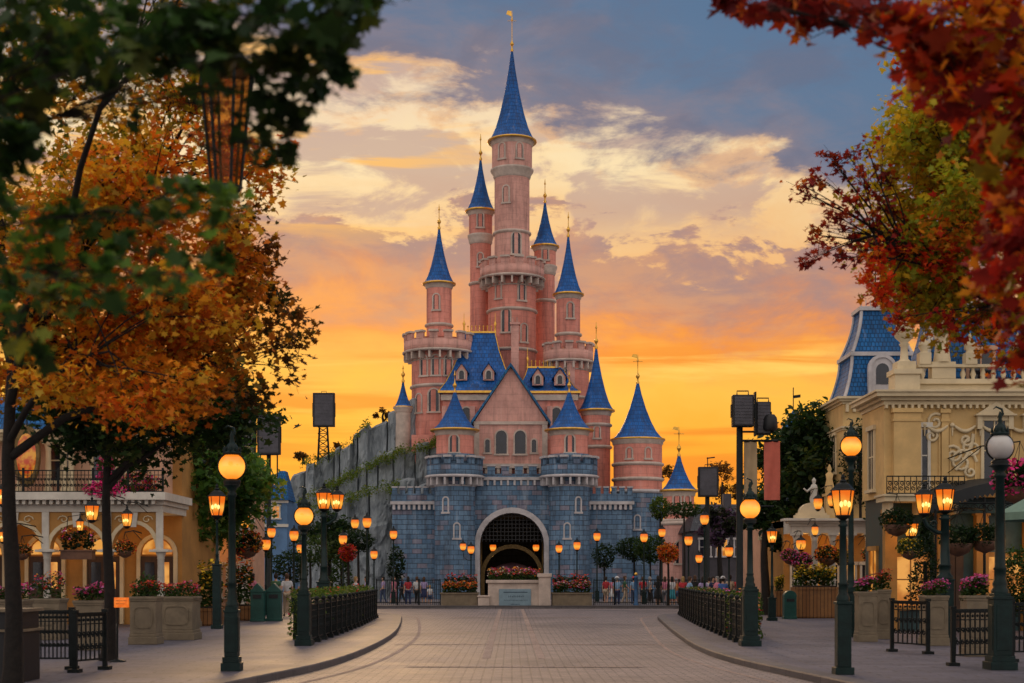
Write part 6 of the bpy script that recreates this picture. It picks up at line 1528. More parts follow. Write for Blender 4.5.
def litter_bin(label, pa, pb, ptop, d, style='gable', mat='bin', name='litter_bin'):
    xa, xb = W(pa, d), W(pb, d); w = xb - xa; h = Z(ptop, d); t = thing(name, label, 'bin', ((xa + xb) / 2, d + w * .4, 0), group='litter bins'); m = MB()
    m.cbox((0, 0, .05), (w * 1.02, w * .82, .1)); m.cbox((0, 0, .1 + (h * .76 - .1) / 2), (w * .95, w * .78, h * .76 - .1)); m.build('body', M[mat], t, bevel=.012); m = MB()
    if style == 'gable': m.prism([(-w / 2, h * .76 + .001), (w / 2, h * .76 + .001), (w / 2, h * .80), (0, h), (-w / 2, h * .80)], -w * .42, w * .42)
    elif style == 'arch': m.prism([(-w / 2, h * .76 + .001), (w / 2, h * .76 + .001)] + arc(0, h * .76, w / 2, .0, math.pi, 12)[1:-1] , -w * .42, w * .42)
    else: m.cbox((0, 0, h * .88), (w, w * .84, h * .24 - .004))
    m.build('lid', M[mat], t, bevel=.008); m = MB(); m.box(-w * .3, w * .3, -w * .40 - .02, -w * .392, h * .60, h * .70); m.build('flap', M['black'], t); return t
litter_bin('left one of two green litter bins with gabled lids', 250, 264, 583, 51); litter_bin('right one of two green litter bins with gabled lids', 266, 281, 583, 51.6); litter_bin('black litter bin with a flat top beside the wide beige planter', 188, 197, 604, 38, 'flat', 'black'); litter_bin('green litter bin with a round arched top by the wooden flower tub', 784, 797, 590, 54, 'arch')
# hanging box and baskets
hb = thing('flower_box', 'long dark wooden flower box hanging in the arcade under the yellow lantern', 'flower box', (W(76, 43), 43.2, Z(556, 43))); m = MB(); m.box(-.48, .48, -.18, .18, -.1, .14); m.box(-.51, .51, -.21, .21, .141, .19); m.build('box', M['woodbox'], hb); plants(hb, -.48, .48, -.2, .18, .18, .62, 'mixed', 420, 170, .08, .12, DGREEN, .12)
m = MB(); 
for s_ in (-1, 1): m.tube([(s_ * .42, 0, .15), (s_ * .3, 0, 1.2), (s_ * .3, 1.75, 1.35)], .012, 4)
m.build('hanger', M['iron'], hb)
for (px, py, d_, r_, pal, md, lab) in [
 (125, 549, 43, .30, 'orange', 44.9, 'basket of red orange flowers under the right end of the arcade balcony'), (22, 552, 43, .28, 'orange', 44.9, 'red basket hanging behind the first tree trunk'),
 (152, 552, 57, .42, 'orange', 60, 'basket of orange flowers on the white porch shop'), (205, 552, 57, .42, 'red', 60, 'dark basket right of the green tree trunk'), (246, 545, 56, .62, 'orange', 60, 'very big round basket of rusty flowers behind the tallest green lamp post'),
 (801, 562, 55.8, .40, 'pink', 57.5, 'pink basket at the left corner of the white porch'), (827, 556, 55.8, .46, 'orange', 57.5, 'big orange and yellow basket in the middle of the white porch'), (843, 558, 55.8, .38, 'yellow', 57.5, 'yellow basket on the right of the white porch'), (790, 557, 56, .34, 'pink', 57.5, 'small pink basket on the far left post of the white porch'),
 (874, 556, 55, .44, 'orange', 57.5, 'orange basket under the red lantern beside the planters'), (910, 549, 40, .34, 'yellow', 42, 'yellow orange basket below the wide lantern'), (897, 522, 40.5, .46, '', 42, 'dark green trailing basket under the cream balcony'), (958, 540, 38.5, .5, '', 42, 'large dark fern basket under the left of the black awning'), (985, 538, 38.5, .46, '', 42, 'large dark fern basket under the right of the black awning'), (1020, 483, 36, .62, 'magenta', 42, 'cascading bright pink flower basket above the green parasol')]:
    hanging_basket(lab, px, py, d_, r_, pal, md)
# flowers along the arcade balcony
bv = thing('flowering_shrub', 'bright magenta bougainvillea spilling over the arcade balcony', 'plant', (W(104, 44.7), 44.9, Z(493, 44.7))); m = MB(); m.lathe([(.18, 0), (.24, .3), (.25, .34)], (0, .2, 0), 12); m.build('pot', M['woodbox'], bv)
P = np.vstack([ball_pts(500, (0, 0, .75), .42, (.7, .6, 1.5)), ball_pts(420, (.1, -.45, .1), .5, (1.6, .35, .6))]); leaf_obj('flowers', P, rng.uniform(.06, .13, len(P)), tints(len(P), FL['magenta']), PETAL, M['flower'], bv)
bv = thing('flowering_shrub', 'pink and red flowers at the right end of the arcade balcony', 'plant', (W(137, 44.7), 44.9, Z(493, 44.7))); m = MB(); m.box(-.5, .5, .05, .35, 0, .25); m.build('box', M['woodbox'], bv); P = ball_pts(520, (0, 0, .35), .45, (1.5, .5, .8)); leaf_obj('flowers', P, rng.uniform(.06, .12, len(P)), tints(len(P), FL['magenta'] + FL['orange']), PETAL, M['flower'], bv)
# topiary and shrubs
def topiary(label, px, pyc, d, rx, rz, pal=DGREEN, z0=GZ, shape='ball', n=900, trunk=True, ls=.2, name='topiary', fl=None):
    t = thing(name, label, 'topiary' if name == 'topiary' else 'shrub', (W(px, d), d, z0)); zc = Z(pyc, d) - z0
    if trunk: m = MB(); m.tube([(0, 0, 0), (.03, 0, zc * .5), (0, 0, zc)], [.1, .07, .05], 8); m.build('trunk', M['bark'], t)
    if shape == 'ball': P = ball_pts(n, (0, 0, zc), 1, (rx, rx, rz), .55)
    else:
        u = rng.random(n); a = rng.uniform(0, 2 * math.pi, n); r_ = rx * (1 - u) ** .8 * np.sqrt(rng.uniform(.3, 1, n)); P = np.stack([r_ * np.cos(a), r_ * np.sin(a), zc - rz + 2 * rz * u], 1)
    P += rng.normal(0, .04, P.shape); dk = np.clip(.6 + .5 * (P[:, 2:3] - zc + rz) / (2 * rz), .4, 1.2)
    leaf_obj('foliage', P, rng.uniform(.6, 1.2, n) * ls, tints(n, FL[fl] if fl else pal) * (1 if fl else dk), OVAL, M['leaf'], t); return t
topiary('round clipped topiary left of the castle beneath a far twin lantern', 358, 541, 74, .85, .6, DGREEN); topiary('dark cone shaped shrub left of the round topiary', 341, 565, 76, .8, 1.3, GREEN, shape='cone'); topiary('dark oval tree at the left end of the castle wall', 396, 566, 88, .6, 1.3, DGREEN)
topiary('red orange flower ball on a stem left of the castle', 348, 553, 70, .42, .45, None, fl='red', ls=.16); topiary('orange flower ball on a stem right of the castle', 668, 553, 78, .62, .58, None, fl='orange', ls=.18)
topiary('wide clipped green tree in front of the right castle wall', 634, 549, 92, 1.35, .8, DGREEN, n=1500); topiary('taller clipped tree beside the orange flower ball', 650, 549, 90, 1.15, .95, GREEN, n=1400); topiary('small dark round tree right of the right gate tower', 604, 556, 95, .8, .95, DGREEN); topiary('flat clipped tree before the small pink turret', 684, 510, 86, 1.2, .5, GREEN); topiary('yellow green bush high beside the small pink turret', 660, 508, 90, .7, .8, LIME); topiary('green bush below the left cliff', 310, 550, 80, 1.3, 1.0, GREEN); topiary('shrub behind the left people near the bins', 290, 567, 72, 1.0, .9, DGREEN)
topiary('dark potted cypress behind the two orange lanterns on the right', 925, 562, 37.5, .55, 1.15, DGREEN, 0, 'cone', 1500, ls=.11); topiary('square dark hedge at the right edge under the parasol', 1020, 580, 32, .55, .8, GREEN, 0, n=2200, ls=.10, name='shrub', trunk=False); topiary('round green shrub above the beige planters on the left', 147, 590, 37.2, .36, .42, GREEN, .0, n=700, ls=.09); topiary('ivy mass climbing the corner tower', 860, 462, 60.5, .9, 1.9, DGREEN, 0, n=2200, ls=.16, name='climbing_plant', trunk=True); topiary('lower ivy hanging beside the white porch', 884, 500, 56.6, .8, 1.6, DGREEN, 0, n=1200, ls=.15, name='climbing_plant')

# ------------------------------------------------------------------ flower island, plaque and fence in front of the castle
d = 78.0
isl = MB(); isl.add([(W(360, d), 77.4, GZ + .16), (W(700, d), 77.4, GZ + .16), (W(720, d), 92, GZ + .16), (W(345, d), 92, GZ + .16), (W(360, d), 77.4, GZ - .01), (W(700, d), 77.4, GZ - .01), (W(720, d), 92, GZ - .01), (W(345, d), 92, GZ - .01)], [(0, 1, 2, 3), (0, 4, 5, 1), (1, 5, 6, 2), (3, 7, 4, 0)])
tag(isl.build('island_kerb', M['kerb']), kind='structure'); IZ = GZ + .16
ped = thing('monument', 'pale stone pedestal with a blue grey plaque and flowers on top before the castle gate', 'monument', (W(514, d), d, IZ)); X0 = W(514, d)
def bx(mb, pa, pb, ya, yb, y0, y1): mb.box(W(pa, d) - X0, W(pb, d) - X0, y0, y1, max(0, Z(yb, d) - IZ), Z(ya, d) - IZ)
m = MB(); bx(m, 488, 539, 583, 608, 0, 1.6); bx(m, 486, 541, 580, 583.01, -.12, 1.7); m.build('block', M['trim'], ped, bevel=.02)
m = MB(); bx(m, 538.5, 550.5, 577, 608, -.3, 1.2); bx(m, 537.3, 551.7, 573.5, 576.99, -.38, 1.28); m.build('pillar', M['trim'], ped, bevel=.02)
m = MB(); bx(m, 478, 489.5, 597, 608, -.25, 1.0); bx(m, 477.3, 490, 595.5, 596.99, -.3, 1.05); m.build('side_block', M['trim'], ped, bevel=.02)
m = MB(); bx(m, 499, 531, 589, 606.2, -.05, -.002); pq = m.build('plaque', M['plaque'], ped, bevel=.01)
m = MB(); q = random.Random(3)
def strokes(pa, pb, y_, hh_, n):
    for i in range(n):
        a = pa + (pb - pa) * i / n; b = a + (pb - pa) / n * q.uniform(.5, .8); x_, x2 = W(a, d) - X0, W(b, d) - X0; z_ = Z(y_, d) - IZ; h_ = hh_ * q.uniform(.6, 1.1)
        m.box(x_, x_ + .022, -.056, -.0505, z_, z_ + h_); m.box(x_, x2, -.0555, -.0502, z_ + h_ * q.choice((.1, .5, .85)), z_ + h_ * q.choice((.1, .5, .85)) + .018) if False else m.box(x_ + .001, x2, -.0553, -.0503, z_ + h_ * .4, z_ + h_ * .4 + .02)
strokes(508.5, 524.5, 597.4, .13, 9); strokes(504, 528, 600.6, .045, 18); strokes(511, 520, 604.8, .06, 7); m.box(W(503.5, d) - X0, W(527.5, d) - X0, -.056, -.0501, Z(592.6, d) - IZ, Z(591.8, d) - IZ); m.build('lettering', M['ink'], pq)
plants(ped, W(488, d) - X0, W(539.5, d) - X0, .05, 1.5, Z(580, d) - IZ + .02, .62, 'mixed', 700, 620, .11, .14)
for (pa, pb, lab) in ((441, 477.5, 'orange flower bed in a low stone trough left of the plaque pedestal'), (552.5, 592, 'red and orange flower bed in a low stone trough right of the plaque pedestal')):
    t = thing('flower_bed', lab, 'flower bed', (W((pa + pb) / 2, d), d, IZ), group='flower beds before the castle gate'); w = W(pb, d) - W(pa, d); zt = Z(594, d) - IZ
    m = MB(); m.box(-w / 2, w / 2, 0, 2.4, 0, zt); m.box(-w / 2 - .06, w / 2 + .06, -.06, 2.46, zt + .001, zt + .07); m.build('trough', M['planter'], t); s_ = MB(); s_.box(-w / 2 + .1, w / 2 - .1, .1, 2.3, zt + .072, zt + .1); s_.build('soil', M['soil'], t)
    plants(t, -w * .47, w * .47, .05, 1.2, zt + .1, .55, 'orange' if pa < 500 else 'mixed', 500, 420, .12, .16); plants(t, -w * .45, w * .45, 1.3, 2.4, zt + .3, .75, 'red', 500, 200, .12, .18, DGREEN)
hd = MB()
FX = [(376, 397.3), (397.3, 419), (419, 440.5), (593.5, 614.5), (614.5, 635), (637, 658), (658, 679), (679, 700)]
for i, (pa, pb) in enumerate(FX):
    side = 'left' if pa < 500 else 'right'; order = ['outer', 'middle', 'inner'][i] if i < 3 else ['first', 'second', 'third', 'fourth', 'fifth'][i - 3]
    lab = f'{order} fence panel of black bars left of the flower beds' if i < 3 else f'{order} fence panel of black bars counting right from the flower beds'
    t = thing('fence_panel', lab, 'fence', (W(pa, 79), 79, IZ), group='black fence panels before the castle'); w = W(pb, 79) - W(pa, 79); h = 1.42; m = MB()
    m.box(0, w, -.02, .02, h - .05, h); m.box(0, w, -.02, .02, .12, .16); n = 11
    for k in range(n + 1): m.box(w * k / n - .011, w * k / n + .011, -.012, .012, .0, h - .04)
    for k in (0, 1): m.box(k * (w - .05), k * (w - .05) + .05, -.03, .03, 0, h + .04)
    m.build('bars', M['iron'], t)
bo = thing('bollard', 'slim blue post standing in the fence right of the flower beds', 'post', (W(636, 78.6), 78.6, IZ)); m = MB(); m.lathe([(.14, 0), (.14, .1), (.10, .14), (.095, 1.5), (.12, 1.52), (.12, 1.58), (.03, 1.66)], (0, 0, 0), 12); m.build('shaft', plain('blue_post', (.03, .10, .22), .5), bo); m = MB(); m.ball((0, 0, 1.72), .10, 10, 8); m.build('knob', M['gold'], bo)
ca = thing('carousel_canopy', 'low violet blue canopy with a gold rim seen inside the castle gate', 'canopy', (0, D0 + 10, GZ)); m = MB(); m.lathe([(2.0, 2.1), (1.7, 2.45), (1.0, 2.75), (.1, 2.95)], (0, 0, 0), 24); m.build('roof', plain('violet_canvas', (.07, .06, .22), .6), ca); m = MB(); m.lathe([(2.03, 2.0), (2.07, 2.06), (2.03, 2.14)], (0, 0, 0), 24); m.lathe([(.1, 0), (.1, 2.2)], (0, 0, 0), 10); m.build('rim', M['gold'], ca)
# ------------------------------------------------------------------ trees
OR = [(5, (.80, .27, .02)), (4, (.84, .44, .035)), (3, (.64, .15, .015)), (2, (.44, .32, .035)), (1, (.88, .52, .06))]
ORD = [(4, (.52, .16, .018)), (3, (.58, .25, .025)), (2, (.15, .11, .02)), (1, (.24, .07, .012))]
OLV = [(4, (.36, .29, .026)), (3, (.52, .38, .03)), (2, (.15, .19, .025)), (3, (.70, .33, .025))]
DKG = [(4, (.018, .045, .014)), (3, (.032, .065, .016)), (1, (.06, .08, .016))]
MDG = [(4, (.035, .085, .02)), (3, (.05, .12, .025)), (1, (.10, .14, .025))]
GRN = [(4, (.12, .23, .04)), (3, (.08, .18, .035)), (1, (.24, .26, .04))]
BRN = [(4, (.16, .075, .018)), (3, (.06, .055, .016)), (2, (.22, .085, .014))]
RED = [(5, (.66, .055, .012)), (4, (.74, .17, .014)), (2, (.36, .022, .018)), (3, (.78, .30, .022)), (1, (.36, .28, .02))]
DRED = [(4, (.26, .022, .018)), (3, (.38, .045, .016)), (2, (.15, .014, .018)), (1, (.5, .12, .016))]
YOL = [(4, (.52, .42, .03)), (3, (.32, .36, .028)), (2, (.64, .45, .03)), (1, (.64, .2, .018))]
d = 18.0
cl = ellipse_clumps(120, 300, 165, 120, 15.8, 20.4, 54, .52, 340, OR, 1) + ellipse_clumps(60, 130, 150, 130, 16, 20, 28, .5, 190, OLV, 2) + ellipse_clumps(190, 160, 70, 90, 16.5, 20, 14, .45, 165, OR, 3)
cl += pxc([(70, 385), (110, 398), (150, 400), (30, 385), (190, 380), (128, 415), (170, 410)], 16.5, .36, 150, OR) + pxc([(215, 330), (240, 350), (225, 380), (250, 300), (235, 255), (205, 400)], 18, .46, 230, ORD)
cl += pxc([(255, 220), (264, 245), (272, 290), (285, 305), (295, 318), (300, 345), (288, 368), (262, 395), (276, 345), (258, 330), (246, 398), (268, 265)], 19, .30, 95, BRN, .5)
cl += [(W(226, 12.1), 12.1, Z(-66, 12.1), .4, 110, OR), (W(200, 13.5), 13.5, Z(-40, 13.5), .5, 150, OR), (W(150, 15), 15, Z(-30, 15), .55, 170, OLV)]
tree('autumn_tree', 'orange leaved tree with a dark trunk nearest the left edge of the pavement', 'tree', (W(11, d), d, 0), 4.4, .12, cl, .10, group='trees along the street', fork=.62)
d = 27.2
cl = ellipse_clumps(145, 400, 100, 52, 25, 30, 30, .7, 400, DKG, 4) + ellipse_clumps(178, 400, 42, 42, 26, 29, 10, .55, 280, MDG, 5)
tree('broadleaf_tree', 'dark green tree with a slim black trunk behind the short left railings', 'tree', (W(108, d), d, 0), 4.4, .12, cl, .15, group='trees along the street', fork=.6)
d = 53.0
cl = ellipse_clumps(194, 484, 54, 62, 49, 57, 40, 1.0, 400, GRN, 6) + ellipse_clumps(222, 472, 24, 42, 50, 56, 9, .8, 330, MDG, 7)
tree('broadleaf_tree', 'mid green round tree further down the left pavement behind the beige planters', 'tree', (W(178, d), d, 0), 4.2, .26, cl, .26, group='trees along the street', fork=.55)
# near tree, trunk outside the picture on the left, boughs reaching over the street
d = 5.4
top = [(5, 30), (30, 15), (60, 40), (90, 12), (120, 35), (150, 15), (185, 28), (215, 10), (250, 14), (285, 14), (320, 6), (350, 2), (15, 85), (50, 90), (200, 55), (5, 140), (230, 50), (120, 70)]
band = [(10, 210), (45, 235), (80, 215), (120, 240), (160, 205), (200, 195), (230, 215), (15, 285), (60, 300), (100, 285), (140, 290), (180, 280), (25, 330), (205, 262)]
cl = pxc(top, 5.0, .18, 66, DKG + MDG, .5) + pxc(band, 5.3, .13, 34, MDG + GRN, .4)
cl += pxc([(285, 55), (305, 45), (325, 65), (340, 76), (345, 70), (312, 92), (290, 106), (300, 118), (276, 132), (280, 150), (276, 158), (340, 30), (300, 75), (330, 40), (355, 12)], 4.9, .075, 22, DKG, .15)
def crown_ball(c, r, count, cr, n, pal, seed):
    q_ = random.Random(seed); out = []
    while len(out) < count:
        u, v, w = q_.uniform(-1, 1), q_.uniform(-1, 1), q_.uniform(-1, 1)
        if .2 < u * u + v * v + w * w < 1: out.append((c[0] + u * r[0], c[1] + v * r[1], c[2] + w * r[2], cr * q_.uniform(.8, 1.2), n, pal))
    return out
cl += crown_ball((-5.4, 6.2, 4.6), (2.2, 2.4, 1.6), 26, .42, 130, DKG + MDG, 31)
tree('overhanging_tree', 'blurred dark green boughs of a near tree hanging in at the upper left corner', 'tree', (-5.3, d + .8, 0), 3.1, .15, cl, .075, group='trees along the street', fork=.6, twig=4, limb=.12)
# right: near red maple, trunk outside the picture
d = 7.0
cl = pxc([(725, 2), (745, 6), (765, 10), (790, 4), (815, 6), (840, 8), (865, 12), (890, 10), (800, 25), (900, 32), (880, 2)], 6.8, .10, 22, DRED, .3)
cl += pxc([(930, 20), (960, 15), (995, 20), (1020, 30), (915, 50), (950, 55), (985, 60), (1015, 75), (925, 85), (980, 105), (1015, 120), (1000, 160), (1025, 165), (1010, 200), (1030, 210), (1010, 250), (1030, 280), (1040, 100), (1045, 40)], 6.9, .20, 74, RED + DRED, .7)
cl += pxc([(985, 285), (1005, 310), (1020, 340), (1000, 260), (1035, 320), (1015, 362)], 7.4, .15, 44, RED + DRED, .4)
cl += crown_ball((5.7, 7.4, 4.9), (2.0, 2.2, 1.6), 26, .42, 120, RED + DRED, 32)
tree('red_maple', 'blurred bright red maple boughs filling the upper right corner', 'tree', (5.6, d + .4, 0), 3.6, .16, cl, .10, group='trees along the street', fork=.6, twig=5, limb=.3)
d = 17.5
cl = ellipse_clumps(950, 205, 70, 112, 15.5, 19.5, 38, .5, 370, YOL, 8) + ellipse_clumps(995, 270, 50, 55, 15.5, 19, 14, .45, 260, ORD + YOL + RED, 9) + ellipse_clumps(915, 262, 36, 40, 16, 18.5, 7, .32, 150, RED, 10)
cl += ellipse_clumps(1000, 120, 80, 100, 16, 19, 20, .5, 300, RED + YOL, 12)
cl += pxc([(868, 150), (850, 158), (838, 165), (828, 155), (818, 178), (808, 188), (798, 190), (860, 178), (872, 195), (850, 205), (836, 215), (828, 228), (815, 235), (806, 262), (818, 255), (845, 232), (870, 220), (880, 240), (858, 250), (885, 175), (890, 205), (838, 258)], 17, .17, 30, DRED, .4)
cl += pxc([(872, 272), (884, 295), (900, 318), (955, 325), (982, 345), (1005, 362), (880, 255)], 16.8, .20, 70, RED, .3)
cl += crown_ball((9.4, 17.5, 6.6), (2.9, 2.6, 2.0), 34, .55, 220, YOL + RED, 33)
tree('autumn_tree', 'olive and red autumn tree behind the red maple, in front of the blue mansard roof', 'tree', (W(1150, d), d, 0), 5.2, .17, cl, .088, group='trees along the street', fork=.55, limb=.7)
d = 66.0
cl = ellipse_clumps(813, 482, 46, 55, 62, 70, 46, 1.15, 420, DKG, 13)
tree('broadleaf_tree', 'big dark green tree behind the white pediment on the right', 'tree', (W(812, d), d, 0), 5.5, .3, cl, .30, OVAL, group='background trees', fork=.5)
AUT = [(4, (.22, .09, .02)), (3, (.30, .14, .025)), (2, (.10, .07, .02))]
for (px, py, ax, ay, d_, n_, th_, pal, lab) in [
  (660, 482, 14, 26, 150, 8, 9, AUT, 'sparse rusty tree between the right bastion and the pink turret'), (722, 482, 16, 18, 150, 9, 9, AUT, 'rusty tree right of the dark panel beside the small pink turret'), (745, 495, 10, 16, 140, 6, 8, AUT, 'small rusty tree behind the tall banner pole'),
  (303, 452, 7, 10, 119, 4, 1.2, AUT, 'little rusty bush on the left of the rock cliff top'), (383, 413, 9, 7, 119, 5, 1.0, BRN, 'little dark bush on the upper right of the rock cliff top'), (338, 447, 6, 8, 119, 4, 1.0, AUT, 'little bush just right of the lattice mast on the cliff'),
  (235, 540, 36, 36, 86, 16, 4, DKG, 'dark tree behind the big round basket on the left'), (330, 540, 30, 26, 104, 12, 3, DKG, 'dark tree at the foot of the rock cliff'), (720, 530, 22, 20, 92, 12, 3.5, [(3, (.10, .06, .12)), (3, (.03, .04, .02))], 'purple tinted bush in front of the dark roofed house'), (765, 525, 16, 36, 60, 10, 4, DKG, 'narrow dark tree behind the globe lamp on the right'), (905, 470, 10, 40, 52, 6, 4, DKG, 'dark shrub between corner tower and cream building')]:
    onc = d_ == 119; z0 = (Z(py, d_) - 1.0) if onc else GZ
    c = ellipse_clumps(px, py, ax, ay, d_ - ax * d_ / F, d_ + ax * d_ / F, n_, max(.28, ax * d_ / F * .42), 170 if pal in (AUT, BRN) else 260, pal, n_ + int(px), .1)
    tree('background_tree', lab, 'tree', (W(px, d_), d_, z0), max(.8, Z(py, d_) - z0), .14 if onc else .22, c, .20 if onc else .30, OVAL, group='background trees', fork=.35)
# ------------------------------------------------------------------ people
def skinmesh(name, joints, edges, root, sub=1):
    me = bpy.data.meshes.new(name); me.from_pydata([j[0] for j in joints], edges, []); o = bpy.data.objects.new(name, me); COL.objects.link(o)
    sk = o.modifiers.new('skin', 'SKIN'); sk.use_smooth_shade = True
    for i, j in enumerate(joints):
        r_ = j[1] if isinstance(j[1], tuple) else (j[1], j[1]); v = me.skin_vertices[0].data[i]; v.radius = r_; v.use_root = (i == root)
    sb = o.modifiers.new('sub', 'SUBSURF'); sb.levels = sub; sb.render_levels = sub
    dg = bpy.context.evaluated_depsgraph_get(); ev = o.evaluated_get(dg); nm = bpy.data.meshes.new_from_object(ev)
    bpy.data.objects.remove(o); nm.name = name
    for p in nm.polygons: p.use_smooth = True
    return nm
def pose_joints(arm_l, arm_r, stride):
    """arm = (elbow, wrist, hand) offsets; figure 1.72 m tall facing -y"""
    J = {'pelvis': ((0, 0, .95), (.135, .10)), 'waist': ((0, .0, 1.08), (.125, .09)), 'chest': ((0, .01, 1.27), (.15, .105)), 'neckbase': ((0, .02, 1.42), (.085, .07)), 'neck': ((0, .015, 1.49), .052), 'jaw': ((0, -.012, 1.56), (.062, .07)), 'head': ((0, -.004, 1.63), (.078, .092)), 'crown': ((0, .004, 1.69), (.062, .072)), 'nose': ((0, -.108, 1.60), .012)}
    E = [('pelvis', 'waist'), ('waist', 'chest'), ('chest', 'neckbase'), ('neckbase', 'neck'), ('neck', 'jaw'), ('jaw', 'head'), ('head', 'crown'), ('head', 'nose')]
    for s_, sx, (el, wr, ha) in (('l', -1, arm_l), ('r', 1, arm_r)):
        J['sh' + s_] = ((sx * .17, .015, 1.385), .058); J['el' + s_] = ((sx * el[0], el[1], el[2]), .042); J['wr' + s_] = ((sx * wr[0], wr[1], wr[2]), .028); J['ha' + s_] = ((sx * ha[0], ha[1], ha[2]), (.034, .02))
        E += [('chest', 'sh' + s_), ('sh' + s_, 'el' + s_), ('el' + s_, 'wr' + s_), ('wr' + s_, 'ha' + s_)]
        dv = (Vector(ha) - Vector(wr)).normalized(); sd = dv.cross(Vector((0, 1, 0.2))).normalized() if abs(dv.y) < .8 else Vector((1, 0, 0)); sd = dv.cross(sd).normalized()
        for k, (o_, ln) in enumerate(((-.027, .075), (-.009, .085), (.009, .08), (.027, .062))):
            f = Vector(ha) + sd * o_ + dv * ln; J[f'f{k}{s_}'] = ((sx * f.x, f.y, f.z), .009); E.append(('ha' + s_, f'f{k}{s_}'))
        f = Vector(wr).lerp(Vector(ha), .5) - sd * .05 + dv * .03; J['th' + s_] = ((sx * f.x, f.y, f.z), .011); E.append(('wr' + s_, 'th' + s_))
        st = stride * sx
        J['hip' + s_] = ((sx * .085, 0, .90), .088); J['kn' + s_] = ((sx * .095, -.03 - st * .5, .50), .058); J['an' + s_] = ((sx * .10, .02 - st + (.05 if st < 0 else 0), .085), .040); J['toe' + s_] = ((sx * .115, -.12 - st, .04), (.042, .03))
        E += [('pelvis', 'hip' + s_), ('hip' + s_, 'kn' + s_), ('kn' + s_, 'an' + s_), ('an' + s_, 'toe' + s_)]
    return J, E
def sub_mesh(name, J, E, keep, grow, cut=None):
    names = [k for k in J if k in keep]; ix = {k: i for i, k in enumerate(names)}
    jj = []
    for k in names:
        p, r_ = J[k]; r_ = r_ if isinstance(r_, tuple) else (r_, r_); jj.append((cut.get(k, p) if cut else p, (r_[0] + grow, r_[1] + grow)))
    return skinmesh(name, jj, [(ix[a], ix[b]) for a, b in E if a in ix and b in ix], ix['pelvis'] if 'pelvis' in ix else 0)
DOWN = ((.215, .03, 1.12), (.235, -.04, .88), (.235, -.055, .81)); FOLD = ((.23, -.01, 1.13), (.10, -.20, 1.12), (.04, -.22, 1.14)); UP = ((.235, -.06, 1.16), (.15, -.21, 1.38), (.12, -.22, 1.45)); SWING = ((.22, -.08, 1.13), (.22, -.24, .98), (.21, -.28, .93)); BACK = ((.22, .13, 1.13), (.235, .16, .90), (.235, .15, .83))
POSES = [(DOWN, DOWN, .02), (FOLD, DOWN, .05), (SWING, BACK, .17), (UP, DOWN, .03), (BACK, SWING, -.16), (FOLD, FOLD, .0)]
BASES = []
for i, (a, b, s_) in enumerate(POSES):
    J, E = pose_joints(a, b, s_)
    body = skinmesh('person', [J[k] for k in J], [(list(J).index(p), list(J).index(q_)) for p, q_ in E], 0)
    mid = lambda p, q_, t: tuple(Vector(J[p][0]).lerp(Vector(J[q_][0]), t))
    shirt = sub_mesh('shirt', J, E, {'pelvis', 'waist', 'chest', 'neckbase', 'shl', 'shr', 'ell', 'elr'}, .014, {'ell': mid('shl', 'ell', .75), 'elr': mid('shr', 'elr', .75), 'neckbase': (0, .02, 1.40)})
    legs = {'pelvis', 'hipl', 'hipr', 'knl', 'knr', 'anl', 'anr'}
    trous = sub_mesh('trousers', J, E, legs, .013); short = sub_mesh('shorts', J, E, {'pelvis', 'hipl', 'hipr', 'knl', 'knr'}, .024, {'knl': mid('hipl', 'knl', .85), 'knr': mid('hipr', 'knr', .85)})
    mb = MB(); mb.lathe([(.15, 1.02), (.16, .92), (.20, .72), (.25, .48), (.24, .475), (.13, .9)], (0, 0, 0), 16); tmp = mb.build('skirt', M['black']); skirt = tmp.data; bpy.data.objects.remove(tmp)
    sh_ = MB()
    for sd in ('l', 'r'):
        a_, t_ = J['an' + sd][0], J['toe' + sd][0]; sh_.ball(((a_[0] + t_[0]) / 2, (a_[1] + t_[1]) / 2 - .015, .045), .06, 10, 6, sc=(.85, 2.3, .75))
    tmp = sh_.build('shoes', M['black']); shoes = tmp.data; bpy.data.objects.remove(tmp)
    def hairm(long):
        mb = MB(); n = 14; vs = []
        prof_ = [(.004, 1.765), (.06, 1.752), (.092, 1.70), (.10, 1.64)] + ([(.095, 1.56), (.10, 1.47), (.08, 1.44)] if long else [(.085, 1.57), (.06, 1.53)])
        full = [(r_, z_) for r_, z_ in prof_]
        for r_, z_ in full:
            for k in range(n):
                a_ = 2 * math.pi * k / n; fr = max(0, -math.sin(a_)); cutf = 1 if z_ > 1.69 else 1 - .62 * fr ** .6
                vs.append((r_ * math.cos(a_) * .93, .012 + r_ * math.sin(a_) * 1.1 * cutf, z_))
        fs = [(i_ * n + k, i_ * n + (k + 1) % n, (i_ + 1) * n + (k + 1) % n, (i_ + 1) * n + k) for i_ in range(len(full) - 1) for k in range(n)]
        mb.add(vs, fs, True); tmp = mb.build('hair', M['black']); dd = tmp.data; bpy.data.objects.remove(tmp); return dd
    mb = MB(); mb.lathe([(.004, 1.78), (.07, 1.765), (.10, 1.72), (.105, 1.68), (.17, 1.675), (.165, 1.665), (.1, 1.66)], (0, .0, 0), 16); tmp = mb.build('hat', M['black']); hat = tmp.data; bpy.data.objects.remove(tmp)
    eyes = MB()
    for sx in (-1, 1): eyes.ball((sx * .032, -.086, 1.635), .011, 8, 6)
    tmp = eyes.build('eyes', M['black']); eyed = tmp.data; bpy.data.objects.remove(tmp)
    BASES.append(dict(body=body, shirt=shirt, trousers=trous, shorts=short, skirt=skirt, shoes=shoes, hair=hairm(False), long=hairm(True), hat=hat, eyes=eyed))
CM = {}
def cmat(c, rough=.8):
    if c not in CM: CM[c] = plain('cloth_%d' % len(CM), c, rough, .18, 6)
    return CM[c]
